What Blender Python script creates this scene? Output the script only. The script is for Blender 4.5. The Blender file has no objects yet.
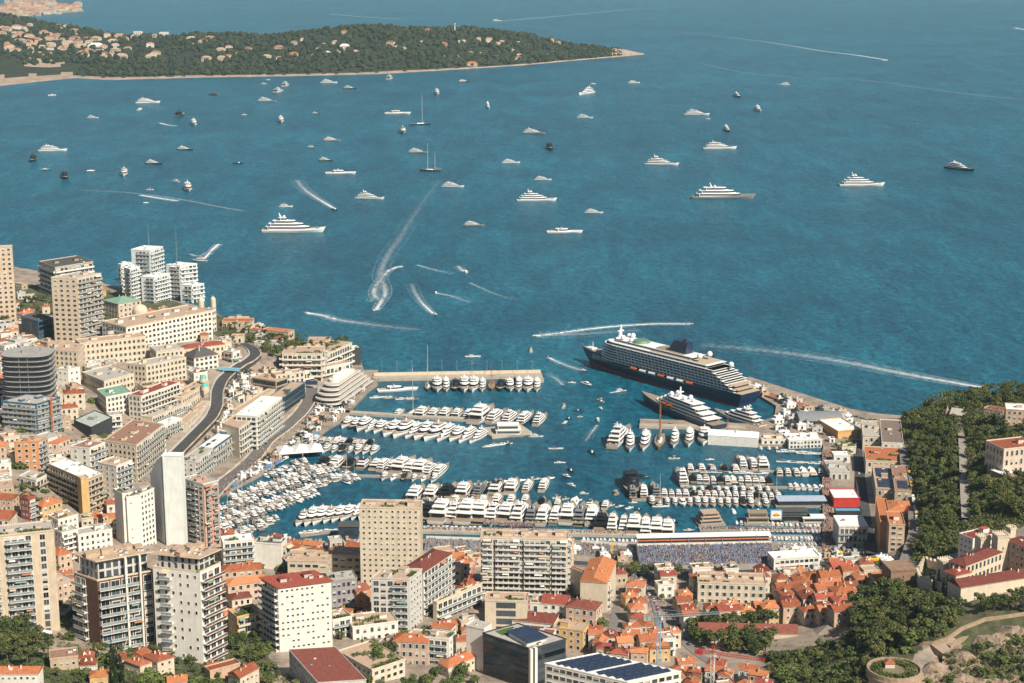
import bpy, math, random
import numpy as np
from mathutils import Vector, noise, Matrix
from mathutils.geometry import delaunay_2d_cdt
R = math.radians
random.seed(7)
S = bpy.context.scene
C = S.collection

# ---------------------------------------------------------------- camera, sky, sun, exposure
FPX, CX, CY, CAMZ, TILT = 1740.0, 512.0, 341.5, 500.0, R(13.3)
cam = bpy.data.cameras.new('camera'); camo = bpy.data.objects.new('camera', cam); C.objects.link(camo)
cam.sensor_width = 36; cam.lens = FPX/1024*36; cam.clip_start = 1; cam.clip_end = 200000
camo.location = (0, 0, CAMZ); camo.rotation_euler = (R(90)-TILT, 0, 0)
S.camera = camo
SUN_AZ, SUN_EL = R(139), R(43)            # clockwise from +Y (the view direction)
w = bpy.data.worlds.new("World"); S.world = w; w.use_nodes = True
nt = w.node_tree; bg = nt.nodes['Background']
sky = nt.nodes.new('ShaderNodeTexSky'); sky.sky_type = 'NISHITA'; sky.sun_disc = False
sky.sun_elevation = SUN_EL; sky.sun_rotation = SUN_AZ; sky.altitude = 300; sky.air_density = 1.0; sky.dust_density = 1.5
nt.links.new(sky.outputs[0], bg.inputs[0]); bg.inputs[1].default_value = 0.05
sl = bpy.data.lights.new('sun', 'SUN'); sl.energy = 5.0; sl.angle = R(0.53); sl.color = (1, .92, .79)
so = bpy.data.objects.new('sun', sl); C.objects.link(so)
sd = Vector((math.sin(SUN_AZ)*math.cos(SUN_EL), math.cos(SUN_AZ)*math.cos(SUN_EL), math.sin(SUN_EL)))
so.rotation_euler = sd.to_track_quat('Z', 'Y').to_euler(); so.location = (0, 0, 900)
S.view_settings.view_transform = 'Standard'; S.view_settings.look = 'None'
S.view_settings.exposure = 0.40; S.view_settings.gamma = 1
S.cycles.use_denoising = True
S.cycles.max_bounces = 6; S.cycles.diffuse_bounces = 2; S.cycles.glossy_bounces = 2; S.cycles.transparent_max_bounces = 8
S.cycles.volume_bounces = 1; S.cycles.caustics_reflective = False; S.cycles.caustics_refractive = False
S.cycles.sample_clamp_indirect = 4

# ---------------------------------------------------------------- picture <-> place helpers
cT, sT = math.cos(TILT), math.sin(TILT)
def ray(px, py):
    a = (px-CX)/FPX; b = -(py-CY)/FPX
    return (a, cT+b*sT, -sT+b*cT)
def pl(px, py, z=0.0):
    d = ray(px, py); t = (z-CAMZ)/d[2]
    return (d[0]*t, d[1]*t)
def proj(x, y, z):
    dz = z-CAMZ; f = y*cT-dz*sT; u = y*sT+dz*cT
    return (CX+FPX*x/f, CY-FPX*u/f)
def z_at(x, y, py):                       # height over (x,y) that shows at picture row py
    k = (CY-py)/FPX                       # u/f = k
    return CAMZ + (k*y*cT - y*sT)/(cT + k*sT)

# ---------------------------------------------------------------- materials (procedural)
MATS = {}
def nmat(name):
    m = bpy.data.materials.new(name); m.use_nodes = True
    return m, m.node_tree.nodes, m.node_tree.links, m.node_tree.nodes['Principled BSDF']
def mat(name, col, rough=.8, var=.18, scale=.25, metal=0, streak=0, spec=.3, rand=0):
    """painted / rendered surface with blotchy wear, optional vertical streaks, optional per-object variation"""
    if name in MATS: return MATS[name]
    m, N, L, b = nmat(name)
    b.inputs['Roughness'].default_value = rough; b.inputs['Metallic'].default_value = metal
    b.inputs['Specular IOR Level'].default_value = spec
    tc = N.new('ShaderNodeNewGeometry')
    n1 = N.new('ShaderNodeTexNoise'); n1.inputs['Scale'].default_value = scale; n1.inputs['Detail'].default_value = 5
    n1.inputs['Roughness'].default_value = .65
    L.new(tc.outputs['Position'], n1.inputs['Vector'])
    mr = N.new('ShaderNodeMapRange'); L.new(n1.outputs['Fac'], mr.inputs[0])
    mr.inputs[1].default_value = .3; mr.inputs[2].default_value = .7
    mr.inputs[3].default_value = 1-var; mr.inputs[4].default_value = 1+var*.6
    fac = mr.outputs[0]
    if streak:
        mp = N.new('ShaderNodeMapping'); mp.inputs['Scale'].default_value = (.9, .9, .06)
        L.new(tc.outputs['Position'], mp.inputs[0])
        n2 = N.new('ShaderNodeTexNoise'); n2.inputs['Scale'].default_value = 1.0; n2.inputs['Detail'].default_value = 3
        L.new(mp.outputs[0], n2.inputs['Vector'])
        m2 = N.new('ShaderNodeMapRange'); L.new(n2.outputs['Fac'], m2.inputs[0])
        m2.inputs[1].default_value = .35; m2.inputs[2].default_value = .7; m2.inputs[3].default_value = 1.0; m2.inputs[4].default_value = 1-streak
        mm = N.new('ShaderNodeMath'); mm.operation = 'MULTIPLY'; L.new(fac, mm.inputs[0]); L.new(m2.outputs[0], mm.inputs[1]); fac = mm.outputs[0]
    if rand:
        oi = N.new('ShaderNodeObjectInfo'); m3 = N.new('ShaderNodeMapRange'); L.new(oi.outputs['Random'], m3.inputs[0])
        m3.inputs[3].default_value = 1-rand; m3.inputs[4].default_value = 1+rand
        mm = N.new('ShaderNodeMath'); mm.operation = 'MULTIPLY'; L.new(fac, mm.inputs[0]); L.new(m3.outputs[0], mm.inputs[1]); fac = mm.outputs[0]
    vm = N.new('ShaderNodeVectorMath'); vm.operation = 'SCALE'; vm.inputs[0].default_value = col
    L.new(fac, vm.inputs['Scale']); L.new(vm.outputs[0], b.inputs['Base Color'])
    MATS[name] = m
    return m
def ramp(N, stops):
    r = N.new('ShaderNodeValToRGB'); e = r.color_ramp.elements
    while len(e) < len(stops): e.new(.5)
    for i, (p, c) in enumerate(stops): e[i].position = p; e[i].color = (*c, 1)
    return r
def leafmat(name, cols):
    if name in MATS: return MATS[name]
    m, N, L, b = nmat(name)
    g = N.new('ShaderNodeNewGeometry'); oi = N.new('ShaderNodeObjectInfo')
    mm = N.new('ShaderNodeMath'); mm.operation = 'MULTIPLY_ADD'; mm.inputs[1].default_value = .5
    L.new(g.outputs['Random Per Island'], mm.inputs[0])
    m4 = N.new('ShaderNodeMath'); m4.operation = 'MULTIPLY'; m4.inputs[1].default_value = .55; L.new(oi.outputs['Random'], m4.inputs[0])
    L.new(m4.outputs[0], mm.inputs[2])
    r = ramp(N, [(i/(len(cols)-1), c) for i, c in enumerate(cols)])
    L.new(mm.outputs[0], r.inputs[0]); L.new(r.outputs[0], b.inputs['Base Color'])
    b.inputs['Roughness'].default_value = .75; b.inputs['Specular IOR Level'].default_value = .2
    MATS[name] = m; return m
def tilemat(name, c1, c2):
    """clay tile roof: blotches of two clays and courses of tile"""
    if name in MATS: return MATS[name]
    m, N, L, b = nmat(name)
    g = N.new('ShaderNodeNewGeometry'); oi = N.new('ShaderNodeObjectInfo')
    n = N.new('ShaderNodeTexNoise'); n.inputs['Scale'].default_value = .5; n.inputs['Detail'].default_value = 6; n.inputs['Roughness'].default_value = .75
    L.new(g.outputs['Position'], n.inputs['Vector'])
    a = N.new('ShaderNodeMath'); a.operation = 'MULTIPLY_ADD'; a.inputs[1].default_value = .5; L.new(oi.outputs['Random'], a.inputs[0])
    s = N.new('ShaderNodeMath'); s.operation = 'SUBTRACT'; s.inputs[1].default_value = .25; L.new(n.outputs['Fac'], s.inputs[0]); L.new(s.outputs[0], a.inputs[2])
    dk = tuple(v*.62 for v in c2)
    r = ramp(N, [(.15, dk), (.4, c2), (.62, c1), (.9, tuple(min(1, v*1.25+.03) for v in c1))])
    L.new(a.outputs[0], r.inputs[0])
    L.new(r.outputs[0], b.inputs['Base Color']); b.inputs['Roughness'].default_value = .85; b.inputs['Specular IOR Level'].default_value = .2
    MATS[name] = m; return m

GLASS = mat('window_glass', (.04, .052, .062), .12, .3, .8, spec=.6, rand=.9)
GLASSB = mat('curtain_glass', (.03, .055, .075), .15, .3, .3, spec=.6)
BLIND = mat('roller_blind', (.5, .47, .42), .7, rand=.3)
WHITE = mat('white_render', (.74, .705, .63), .8, .1, .2, streak=.14)
CREAM = mat('cream_render', (.66, .56, .42), .85, .14, .2, streak=.16)
BEIGE = mat('beige_render', (.60, .49, .36), .85, .15, .2, streak=.18)
TAN = mat('tan_render', (.50, .38, .26), .85, .16, .2, streak=.16)
OCHRE = mat('ochre_render', (.62, .41, .18), .85, .16, .2, streak=.16)
ORANGEW = mat('orange_render', (.58, .28, .13), .85, .15, .2, streak=.14)
PINK = mat('pink_render', (.60, .42, .31), .85, .15, .2, streak=.16)
SALMON = mat('salmon_render', (.58, .40, .27), .85, .15, .2, streak=.16)
GREY = mat('grey_concrete', (.36, .35, .33), .9, .2, .2, streak=.2)
LGREY = mat('pale_concrete', (.56, .54, .50), .9, .15, .2, streak=.16)
SILVER = mat('silver_green_cladding', (.76, .79, .74), .45, .1, .15, streak=.12)
DARK = mat('dark_panel', (.05, .055, .06), .5, .3, .3)
BROWN = mat('brown_cladding', (.13, .065, .045), .7, .25, .3)
STONE = mat('old_stone', (.38, .28, .19), .9, .25, .35, streak=.15)
BRICK = mat('brick_stone', (.30, .19, .13), .9, .3, .4, streak=.15)
ROOFG = mat('gravel_roof', (.42, .39, .35), .95, .25, .5)
ROOFT = mat('tan_terrace', (.46, .33, .24), .95, .25, .5)
ROOFW = mat('white_membrane', (.76, .76, .74), .7, .08, .3)
ROOFD = mat('dark_roof', (.09, .085, .08), .8, .3, .4)
METAL = mat('grey_metal', (.35, .36, .37), .45, .15, .3, metal=.4)
RAIL = mat('glass_rail', (.25, .31, .32), .25, .15, .3, spec=.5)
BLUEGL = mat('blue_glass', (.05, .13, .2), .2, .3, .3, spec=.6)
SOLAR = mat('solar_panel', (.03, .045, .085), .25, .3, .3, spec=.5)
GREENR = mat('copper_green', (.2, .34, .25), .7, .2, .3)
REDP = mat('red_paint', (.5, .05, .04), .5)
TURQ = mat('turquoise_dome', (.1, .42, .35), .5)
TILE = tilemat('terracotta_tile', (.41, .14, .062), (.29, .088, .045))
TILEO = tilemat('orange_tile', (.47, .175, .072), (.35, .115, .05))
TILER = tilemat('maroon_tile', (.22, .07, .05), (.15, .045, .035))
TILEB = tilemat('brick_red_tile', (.34, .085, .055), (.23, .055, .04))
LEAF = leafmat('broadleaf_leaves', [(.018, .03, .010), (.055, .08, .022), (.10, .125, .035), (.16, .16, .05)])
LEAFD = leafmat('pine_needles', [(.018, .028, .011), (.055, .074, .024), (.098, .11, .034), (.165, .15, .05)])
LEAFL = leafmat('pale_leaves', [(.03, .05, .012), (.08, .12, .03), (.13, .16, .045), (.17, .17, .06)])
LEAFC = leafmat('cypress_leaves', [(.008, .018, .008), (.02, .035, .012), (.035, .05, .02)])
BARK = mat('bark', (.12, .085, .06), .9, .3, 1)

# ---------------------------------------------------------------- mesh builder and object tree
class MB:
    def __init__(s): s.v = []; s.f = []; s.m = []
    def add(s, vs, fs, m=0):
        o = len(s.v); s.v += [tuple(v) for v in vs]; s.f += [tuple(i+o for i in f) for f in fs]; s.m += [m]*len(fs)
    def box(s, x, y, z, sx, sy, sz, m=0, a=0):          # centre x,y ; bottom z
        c, n = math.cos(a), math.sin(a); vs = []
        for dz in (0, sz):
            for dx, dy in ((-1, -1), (1, -1), (1, 1), (-1, 1)):
                lx, ly = dx*sx/2, dy*sy/2
                vs.append((x+lx*c-ly*n, y+lx*n+ly*c, z+dz))
        s.add(vs, [(3, 2, 1, 0), (4, 5, 6, 7), (0, 1, 5, 4), (1, 2, 6, 5), (2, 3, 7, 6), (3, 0, 4, 7)], m)
    def prism(s, poly, z0, z1, m=0, mt=None, top=None, bottom=True):
        n = len(poly); tp = top or poly
        vs = [(p[0], p[1], z0) for p in poly]+[(p[0], p[1], z1) for p in tp]
        s.add(vs, [(i, (i+1) % n, n+(i+1) % n, n+i) for i in range(n)], m)
        o = len(s.v)-2*n
        s.f.append(tuple(range(o+n, o+2*n))); s.m.append(m if mt is None else mt)
        if bottom: s.f.append(tuple(range(o+n-1, o-1, -1))); s.m.append(m)
    def tube(s, p0, p1, r0, r1, n=6, m=0, cap=True):
        p0, p1 = Vector(p0), Vector(p1); d = (p1-p0).normalized()
        u = d.orthogonal().normalized(); v = d.cross(u)
        vs = []
        for p, r in ((p0, r0), (p1, r1)):
            for i in range(n):
                a = 2*math.pi*i/n; vs.append(p+u*(r*math.cos(a))+v*(r*math.sin(a)))
        s.add(vs, [(i, (i+1) % n, n+(i+1) % n, n+i) for i in range(n)], m)
        if cap:
            o = len(s.v)-2*n; s.f.append(tuple(range(o+n, o+2*n))); s.m.append(m)
    def ball(s, x, y, z, r, n=8, k=5, m=0, sz=1.0):
        vs = [(x, y, z-r*sz)]
        for j in range(1, k):
            t = math.pi*j/k-math.pi/2
            for i in range(n):
                a = 2*math.pi*i/n; vs.append((x+r*math.cos(t)*math.cos(a), y+r*math.cos(t)*math.sin(a), z+r*sz*math.sin(t)))
        vs.append((x, y, z+r*sz)); fs = []
        for i in range(n): fs.append((0, 1+(i+1) % n, 1+i))
        for j in range(k-2):
            for i in range(n):
                a = 1+j*n; b = a+n; fs.append((a+i, a+(i+1) % n, b+(i+1) % n, b+i))
        l = len(vs)-1; a = 1+(k-2)*n
        for i in range(n): fs.append((a+i, a+(i+1) % n, l))
        s.add(vs, fs, m)
    def mesh(s, name, mats, smooth=False):
        me = bpy.data.meshes.new(name); me.from_pydata(s.v, [], s.f)
        if not isinstance(mats, (list, tuple)): mats = [mats]
        for m in mats: me.materials.append(m)
        if len(mats) > 1: me.polygons.foreach_set('material_index', s.m)
        if smooth: me.polygons.foreach_set('use_smooth', [True]*len(s.f))
        me.update(); return me
    def build(s, name, mats, parent=None, loc=None, smooth=False):
        return link(name, s.mesh(name, mats, smooth), parent, loc)
def link(name, me, parent=None, loc=None, rz=0):
    o = bpy.data.objects.new(name, me); C.objects.link(o)
    if parent is not None: o.parent = parent
    if loc is not None: o.location = loc
    if rz: o.rotation_euler = (0, 0, rz)
    return o
def tag(o, label=None, cat=None, group=None, kind=None):
    if label: o['label'] = label
    if cat: o['category'] = cat
    if group: o['group'] = group
    if kind: o['kind'] = kind
    return o
def thing(name, label, cat, loc=(0, 0, 0), rz=0, group=None):
    o = bpy.data.objects.new(name, None); C.objects.link(o); o.location = loc; o.rotation_euler = (0, 0, rz)
    o.empty_display_size = .5
    return tag(o, label, cat, group)
def dup(root, loc, rz=0, scale=1, label=None, group=None, kids=True):
    r = root.copy(); C.objects.link(r); r.location = loc; r.rotation_euler = (0, 0, rz); r.scale = (scale,)*3 if not isinstance(scale, tuple) else scale
    if label: r['label'] = label
    if group: r['group'] = group
    def rec(a, b):
        for ch in KIDS.get(a.name, ()):
            c = ch.copy(); C.objects.link(c); c.parent = b; rec(ch, c)
    if kids: rec(root, r)
    return r
KIDS = {}
def lettering(body, size, m, name, extrude=.05, ay='BOTTOM', sp=1.0):
    cu = bpy.data.curves.new(name, 'FONT'); cu.body = body; cu.size = size; cu.extrude = extrude; cu.align_x = 'CENTER'; cu.align_y = ay; cu.space_character = sp
    o = bpy.data.objects.new(name, cu); C.objects.link(o); dg = bpy.context.evaluated_depsgraph_get(); dg.update()
    me = bpy.data.meshes.new_from_object(o.evaluated_get(dg)); bpy.data.objects.remove(o); me.materials.clear(); me.materials.append(m); return me
def freeze(root):                          # remember a prototype's children once, for dup()
    def rec(a):
        KIDS[a.name] = list(a.children)
        for c in a.children: rec(c)
    rec(root); return root
ORD = ('first second third fourth fifth sixth seventh eighth ninth tenth eleventh twelfth thirteenth fourteenth fifteenth sixteenth '
       'seventeenth eighteenth nineteenth twentieth twenty-first twenty-second twenty-third twenty-fourth twenty-fifth twenty-sixth '
       'twenty-seventh twenty-eighth twenty-ninth thirtieth').split()
# ---------------------------------------------------------------- ground heights
CP = [(20,300,35),(100,300,24),(150,305,18),(200,316,22),(250,338,26),(300,352,24),(340,350,20),(360,366,6),
 (55,345,48),(120,345,44),(190,352,40),(235,362,36),(256,352,34),(220,392,28),(214,412,21),(195,437,14),(176,457,9),
 (60,430,40),(100,442,28),(130,482,14),(20,470,46),(60,515,32),(160,505,8),(275,385,14),(290,400,9),(250,385,20),(240,400,16),
 (312,392,4),(300,416,3.5),(265,444,3),(222,488,3),(260,405,9),(240,425,6),(225,445,5),(205,460,5),
 (220,545,5),(300,560,6),(400,580,7),(500,595,9),(600,600,7),(700,610,7),(800,605,7),(840,560,4),
 (30,635,52),(130,660,40),(225,655,26),(300,658,24),(400,672,24),(500,675,20),(600,675,14),(700,665,9),(760,655,11),
 (0,760,85),(150,760,70),(300,760,50),(600,760,30),(760,720,25),(0,560,50),(100,535,26),(-80,400,60),(-80,600,70),
 (868,440,3.5),(868,540,3.5),(880,470,4),(880,520,4),(908,450,6),(908,520,7),(925,440,26),(930,505,34),(962,420,44),(965,480,52),
 (1000,430,58),(1000,500,60),(920,565,30),(945,590,56),(1010,590,60),(890,602,34),(852,600,11),(842,650,24),(802,662,14),
 (890,665,44),(945,635,52),(1015,640,56),(1010,690,30),(930,690,34),(1024,770,18),(880,760,18),(880,412,3),(940,402,26),(1020,402,40),(1100,450,60),(1100,600,60)]
_P = np.array([(*pl(x, y, z), z) for x, y, z in CP])
_n = len(_P)
_D = np.hypot(_P[:, None, 0]-_P[None, :, 0], _P[:, None, 1]-_P[None, :, 1])
_A = np.zeros((_n+1, _n+1)); _A[:_n, :_n] = _D - np.eye(_n)*8; _A[_n, :_n] = 1; _A[:_n, _n] = 1
_W = np.linalg.solve(_A, np.append(_P[:, 2], 0))
# shoreline, as picture points at sea level, one loop
COAST = [(-75,276),(30,280),(100,289),(150,297),(205,309),(222,318),(245,324),(275,332),(295,342),(312,350),(345,354),(360,361),(364,372),
 (378,372),(378,386),(369,392),(362,400),(352,410),(347,420),(332,428),(312,442),(316,452),(286,458),(262,476),(222,497),(206,514),(205,536),
 (258,541),(300,546),(345,545),(365,546),(430,541),(480,541),(575,543),(637,545),(700,541),(778,546),(826,550),(824,500),(823,447),
 (760,447),(726,444),(690,430),(668,425),(640,428),(640,421),(700,423),(745,426),(774,420),(776,408),(758,397),(738,391),(736,381),(750,379),
 (800,395),(850,411),(878,416),(905,418),(930,412),(1100,408)]
_cw = [pl(*p) for p in COAST]
LAND = _cw+[(700, 1750), (700, 650), (-1000, 650)]
_s0 = np.array(LAND); _s1 = np.roll(_s0, -1, 0)
HARB = np.array([i for i in range(len(LAND)) if 1 <= i < len(COAST)-1])
def _dist(X, Y):
    best = np.full(X.shape, 1e9)
    for i in range(len(COAST)-1):
        ax, ay = LAND[i]; bx, by = LAND[i+1]; dx, dy = bx-ax, by-ay
        t = np.clip(((X-ax)*dx+(Y-ay)*dy)/(dx*dx+dy*dy), 0, 1)
        best = np.minimum(best, np.hypot(X-ax-t*dx, Y-ay-t*dy))
    return best
def inside(X, Y, poly=None):
    poly = poly or LAND
    r = np.zeros(X.shape, bool); n = len(poly); j = n-1
    for i in range(n):
        xi, yi = poly[i]; xj, yj = poly[j]
        if yi != yj: r ^= ((yi > Y) != (yj > Y)) & (X < (xj-xi)*(Y-yi)/(yj-yi)+xi)
        j = i
    return r
def gnd(X, Y):
    X = np.asarray(X, float); Y = np.asarray(Y, float)
    z = np.hypot(X[..., None]-_P[:, 0], Y[..., None]-_P[:, 1])@_W[:_n]+_W[_n]
    z = np.clip(z, 2.6, 95)
    d = _dist(X, Y); s = np.clip((d-6)/45, 0, 1); s = s*s*(3-2*s)
    return np.where(inside(X, Y), 2.6+s*(z-2.6), 0)
def g1(x, y): return float(gnd(np.array([x]), np.array([y]))[0])
def at(px, py, h=0.0):
    """first point along the picture ray that is h above the ground"""
    d = ray(px, py); zz = np.linspace(130+h, -1, 180)
    t = (zz-CAMZ)/d[2]
    dz = zz-(gnd(d[0]*t, d[1]*t)+h)
    k = np.nonzero(dz <= 0)[0]
    k = k[0] if len(k) else len(zz)-1
    if k == 0: tt = t[0]
    else:
        a, b = dz[k-1], dz[k]; f = a/(a-b) if a != b else 0
        tt = t[k-1]+(t[k]-t[k-1])*f
    return Vector((d[0]*tt, d[1]*tt, CAMZ+d[2]*tt))

# ---------------------------------------------------------------- ground mesh (one sheet, cut along the shoreline)
def pxpoly(pts, h=0): return [tuple(at(x, y, h)[:2]) for x, y in pts]
FOREST = pxpoly([(898,470),(898,420),(930,395),(1130,385),(1130,520),(1040,525),(1000,530),(960,548),(940,562),(915,565),(905,540)])
SLOPE = pxpoly([(880,575),(930,565),(950,590),(1040,610),(1040,640),(1000,650),(930,640),(880,690),(760,690),(770,655),(830,640),(848,610)])
CLIFF = pxpoly([(935,650),(985,634),(1060,622),(1060,700),(925,700)])
SCREE = pxpoly([(827,618),(850,612),(858,640),(850,668),(828,662)])
LEFTG = pxpoly([(-60,640),(60,655),(230,650),(265,640),(270,700),(-60,700)])
HEADL = pxpoly([(-200,277),(-75,278),(100,290),(205,312),(300,338),(352,352),(350,362),(260,352),(200,330),(100,322),(-200,322)])
def ground():
    step = 9.0
    pts = []
    for i in range(len(LAND)):
        a, b = LAND[i], LAND[(i+1) % len(LAND)]
        L = math.hypot(b[0]-a[0], b[1]-a[1]); n = max(1, int(L/14))
        for k in range(n): pts.append((a[0]+(b[0]-a[0])*k/n, a[1]+(b[1]-a[1])*k/n))
    ne = len(pts)
    xs = np.arange(-1000, 700, step); ys = np.arange(700, 2600, step)
    X, Y = np.meshgrid(xs, ys); X = X+np.random.RandomState(1).uniform(-2.5, 2.5, X.shape); Y = Y+np.random.RandomState(2).uniform(-2.5, 2.5, Y.shape)
    ok = inside(X, Y) & (_dist(X, Y) > 4)
    allp = [Vector(p) for p in pts]+[Vector((x, y)) for x, y in zip(X[ok], Y[ok])]
    v, e, f, _, _, _ = delaunay_2d_cdt(allp, [(i, (i+1) % ne) for i in range(ne)], [], 1, 1e-4)
    VX = np.array([p.x for p in v]); VY = np.array([p.y for p in v]); VZ = gnd(VX, VY)
    edge = np.zeros(len(v), bool)
    d = _dist(VX, VY); VZ = np.where(d < 1e-2, 2.6, VZ)
    rock = inside(VX, VY, CLIFF) | inside(VX, VY, SCREE)
    for i in np.nonzero(rock)[0]:
        VZ[i] += 8*noise.fractal(Vector((VX[i]*.07, VY[i]*.07, 0)), .8, 2, 5)
    verts = [(a, b, c) for a, b, c in zip(VX, VY, VZ)]
    faces = [tuple(q) for q in f]
    # skirt down to the sea bed
    cnt = {}
    for q in faces:
        for a, b in zip(q, q[1:]+q[:1]):
            cnt[(a, b)] = cnt.get((a, b), 0)+1
    low = {}
    for (a, b) in list(cnt):
        if (b, a) not in cnt:
            for i in (a, b):
                if i not in low: low[i] = len(verts); verts.append((verts[i][0], verts[i][1], -6))
            faces.append((b, a, low[a], low[b]))
    me = bpy.data.meshes.new('ground'); me.from_pydata(verts, [], faces)
    cx = np.array([sum(verts[i][0] for i in q)/len(q) for q in faces]); cy = np.array([sum(verts[i][1] for i in q)/len(q) for q in faces])
    mi = np.zeros(len(faces), int)
    for poly, k in ((HEADL, 1), (FOREST, 1), (SLOPE, 1), (LEFTG, 1), (CLIFF, 2), (SCREE, 2)): mi[inside(cx, cy, poly)] = k
    # paving
    m0, N, L, b = nmat('paved_ground')
    g = N.new('ShaderNodeNewGeometry')
    n = N.new('ShaderNodeTexNoise'); n.inputs['Scale'].default_value = .045; n.inputs['Detail'].default_value = 7; n.inputs['Roughness'].default_value = .75
    L.new(g.outputs['Position'], n.inputs[0])
    r = ramp(N, [(.3, (.10, .095, .09)), (.42, (.24, .20, .165)), (.55, (.36, .29, .23)), (.68, (.28, .25, .22))]); L.new(n.outputs['Fac'], r.inputs[0])
    n2 = N.new('ShaderNodeTexVoronoi'); n2.inputs['Scale'].default_value = .12; L.new(g.outputs['Position'], n2.inputs[0])
    mx = N.new('ShaderNodeMix'); mx.data_type = 'RGBA'; mx.blend_type = 'MULTIPLY'; mx.inputs[0].default_value = .5
    r2 = ramp(N, [(0, (.6, .58, .55)), (1, (1.1, 1.05, 1))]); L.new(n2.outputs['Color'], r2.inputs[0])
    L.new(r.outputs[0], mx.inputs[6]); L.new(r2.outputs[0], mx.inputs[7])
    L.new(mx.outputs[2], b.inputs['Base Color']); b.inputs['Roughness'].default_value = .9
    # undergrowth
    m1, N, L, b = nmat('undergrowth_ground')
    g = N.new('ShaderNodeNewGeometry')
    n = N.new('ShaderNodeTexNoise'); n.inputs['Scale'].default_value = .12; n.inputs['Detail'].default_value = 8; n.inputs['Roughness'].default_value = .75; L.new(g.outputs['Position'], n.inputs[0])
    r = ramp(N, [(.3, (.02, .028, .012)), (.45, (.055, .065, .025)), (.58, (.11, .10, .05)), (.72, (.22, .17, .11))]); L.new(n.outputs['Fac'], r.inputs[0])
    L.new(r.outputs[0], b.inputs['Base Color']); b.inputs['Roughness'].default_value = .95
    # rock
    m2, N, L, b = nmat('cliff_rock')
    g = N.new('ShaderNodeNewGeometry')
    n = N.new('ShaderNodeTexNoise'); n.inputs['Scale'].default_value = .16; n.inputs['Detail'].default_value = 9; n.inputs['Roughness'].default_value = .72; n.inputs['Distortion'].default_value = .8; L.new(g.outputs['Position'], n.inputs[0])
    r = ramp(N, [(.3, (.05, .05, .03)), (.42, (.20, .14, .10)), (.52, (.42, .30, .21)), (.7, (.50, .40, .31))]); L.new(n.outputs['Fac'], r.inputs[0])
    L.new(r.outputs[0], b.inputs['Base Color']); b.inputs['Roughness'].default_value = .95
    bp = N.new('ShaderNodeBump'); bp.inputs['Strength'].default_value = 1; bp.inputs['Distance'].default_value = 5; L.new(n.outputs['Fac'], bp.inputs['Height']); L.new(bp.outputs[0], b.inputs['Normal'])
    for m in (m0, m1, m2): me.materials.append(m)
    me.polygons.foreach_set('material_index', mi); me.update()
    tag(link('ground', me), kind='structure')
ground()

# ---------------------------------------------------------------- sea
def sea():
    m, N, L, b = nmat('sea_water')
    g = N.new('ShaderNodeNewGeometry')
    def tex(sx, sy, rot, det=6, ro=.62, dist=0):
        mp = N.new('ShaderNodeMapping'); mp.inputs['Scale'].default_value = (sx, sy, 1); mp.inputs['Rotation'].default_value = (0, 0, rot); L.new(g.outputs['Position'], mp.inputs[0])
        n = N.new('ShaderNodeTexNoise'); n.inputs['Scale'].default_value = 1; n.inputs['Detail'].default_value = det; n.inputs['Roughness'].default_value = ro; n.inputs['Distortion'].default_value = dist; L.new(mp.outputs[0], n.inputs[0]); return n
    def mul(a, bb, f=1):
        mx = N.new('ShaderNodeMix'); mx.data_type = 'RGBA'; mx.blend_type = 'MULTIPLY'; mx.inputs[0].default_value = f; L.new(a, mx.inputs[6]); L.new(bb, mx.inputs[7]); return mx.outputs[2]
    n = tex(.0014, .0016, .25, 7, .62, .8)
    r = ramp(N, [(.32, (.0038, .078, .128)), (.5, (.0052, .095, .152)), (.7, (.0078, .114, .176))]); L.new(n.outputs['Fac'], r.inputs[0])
    # wind chop at several sizes: wavelet glints and shade painted into the base colour
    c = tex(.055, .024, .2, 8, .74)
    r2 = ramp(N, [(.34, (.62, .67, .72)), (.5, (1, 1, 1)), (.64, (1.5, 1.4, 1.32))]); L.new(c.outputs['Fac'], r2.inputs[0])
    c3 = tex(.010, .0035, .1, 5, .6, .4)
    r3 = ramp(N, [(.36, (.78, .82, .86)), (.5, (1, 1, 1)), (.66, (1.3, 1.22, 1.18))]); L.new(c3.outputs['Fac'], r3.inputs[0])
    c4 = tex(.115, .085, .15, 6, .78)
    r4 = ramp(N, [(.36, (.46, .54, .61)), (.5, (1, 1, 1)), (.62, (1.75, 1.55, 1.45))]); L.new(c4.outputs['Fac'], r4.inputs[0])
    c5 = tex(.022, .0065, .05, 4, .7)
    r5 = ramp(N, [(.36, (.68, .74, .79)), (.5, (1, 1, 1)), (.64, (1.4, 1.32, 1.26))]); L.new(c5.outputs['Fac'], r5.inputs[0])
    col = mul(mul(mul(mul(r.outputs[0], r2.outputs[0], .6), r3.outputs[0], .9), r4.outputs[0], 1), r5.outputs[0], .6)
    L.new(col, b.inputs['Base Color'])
    b.inputs['Roughness'].default_value = .3; b.inputs['IOR'].default_value = 1.33; b.inputs['Specular IOR Level'].default_value = .4
    bp = N.new('ShaderNodeBump'); bp.inputs['Strength'].default_value = .8; bp.inputs['Distance'].default_value = 7
    L.new(c.outputs['Fac'], bp.inputs['Height']); L.new(bp.outputs[0], b.inputs['Normal'])
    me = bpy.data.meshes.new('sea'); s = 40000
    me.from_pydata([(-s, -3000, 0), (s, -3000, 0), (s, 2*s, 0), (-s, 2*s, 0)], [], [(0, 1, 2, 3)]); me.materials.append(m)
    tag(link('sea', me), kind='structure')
sea()

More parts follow.
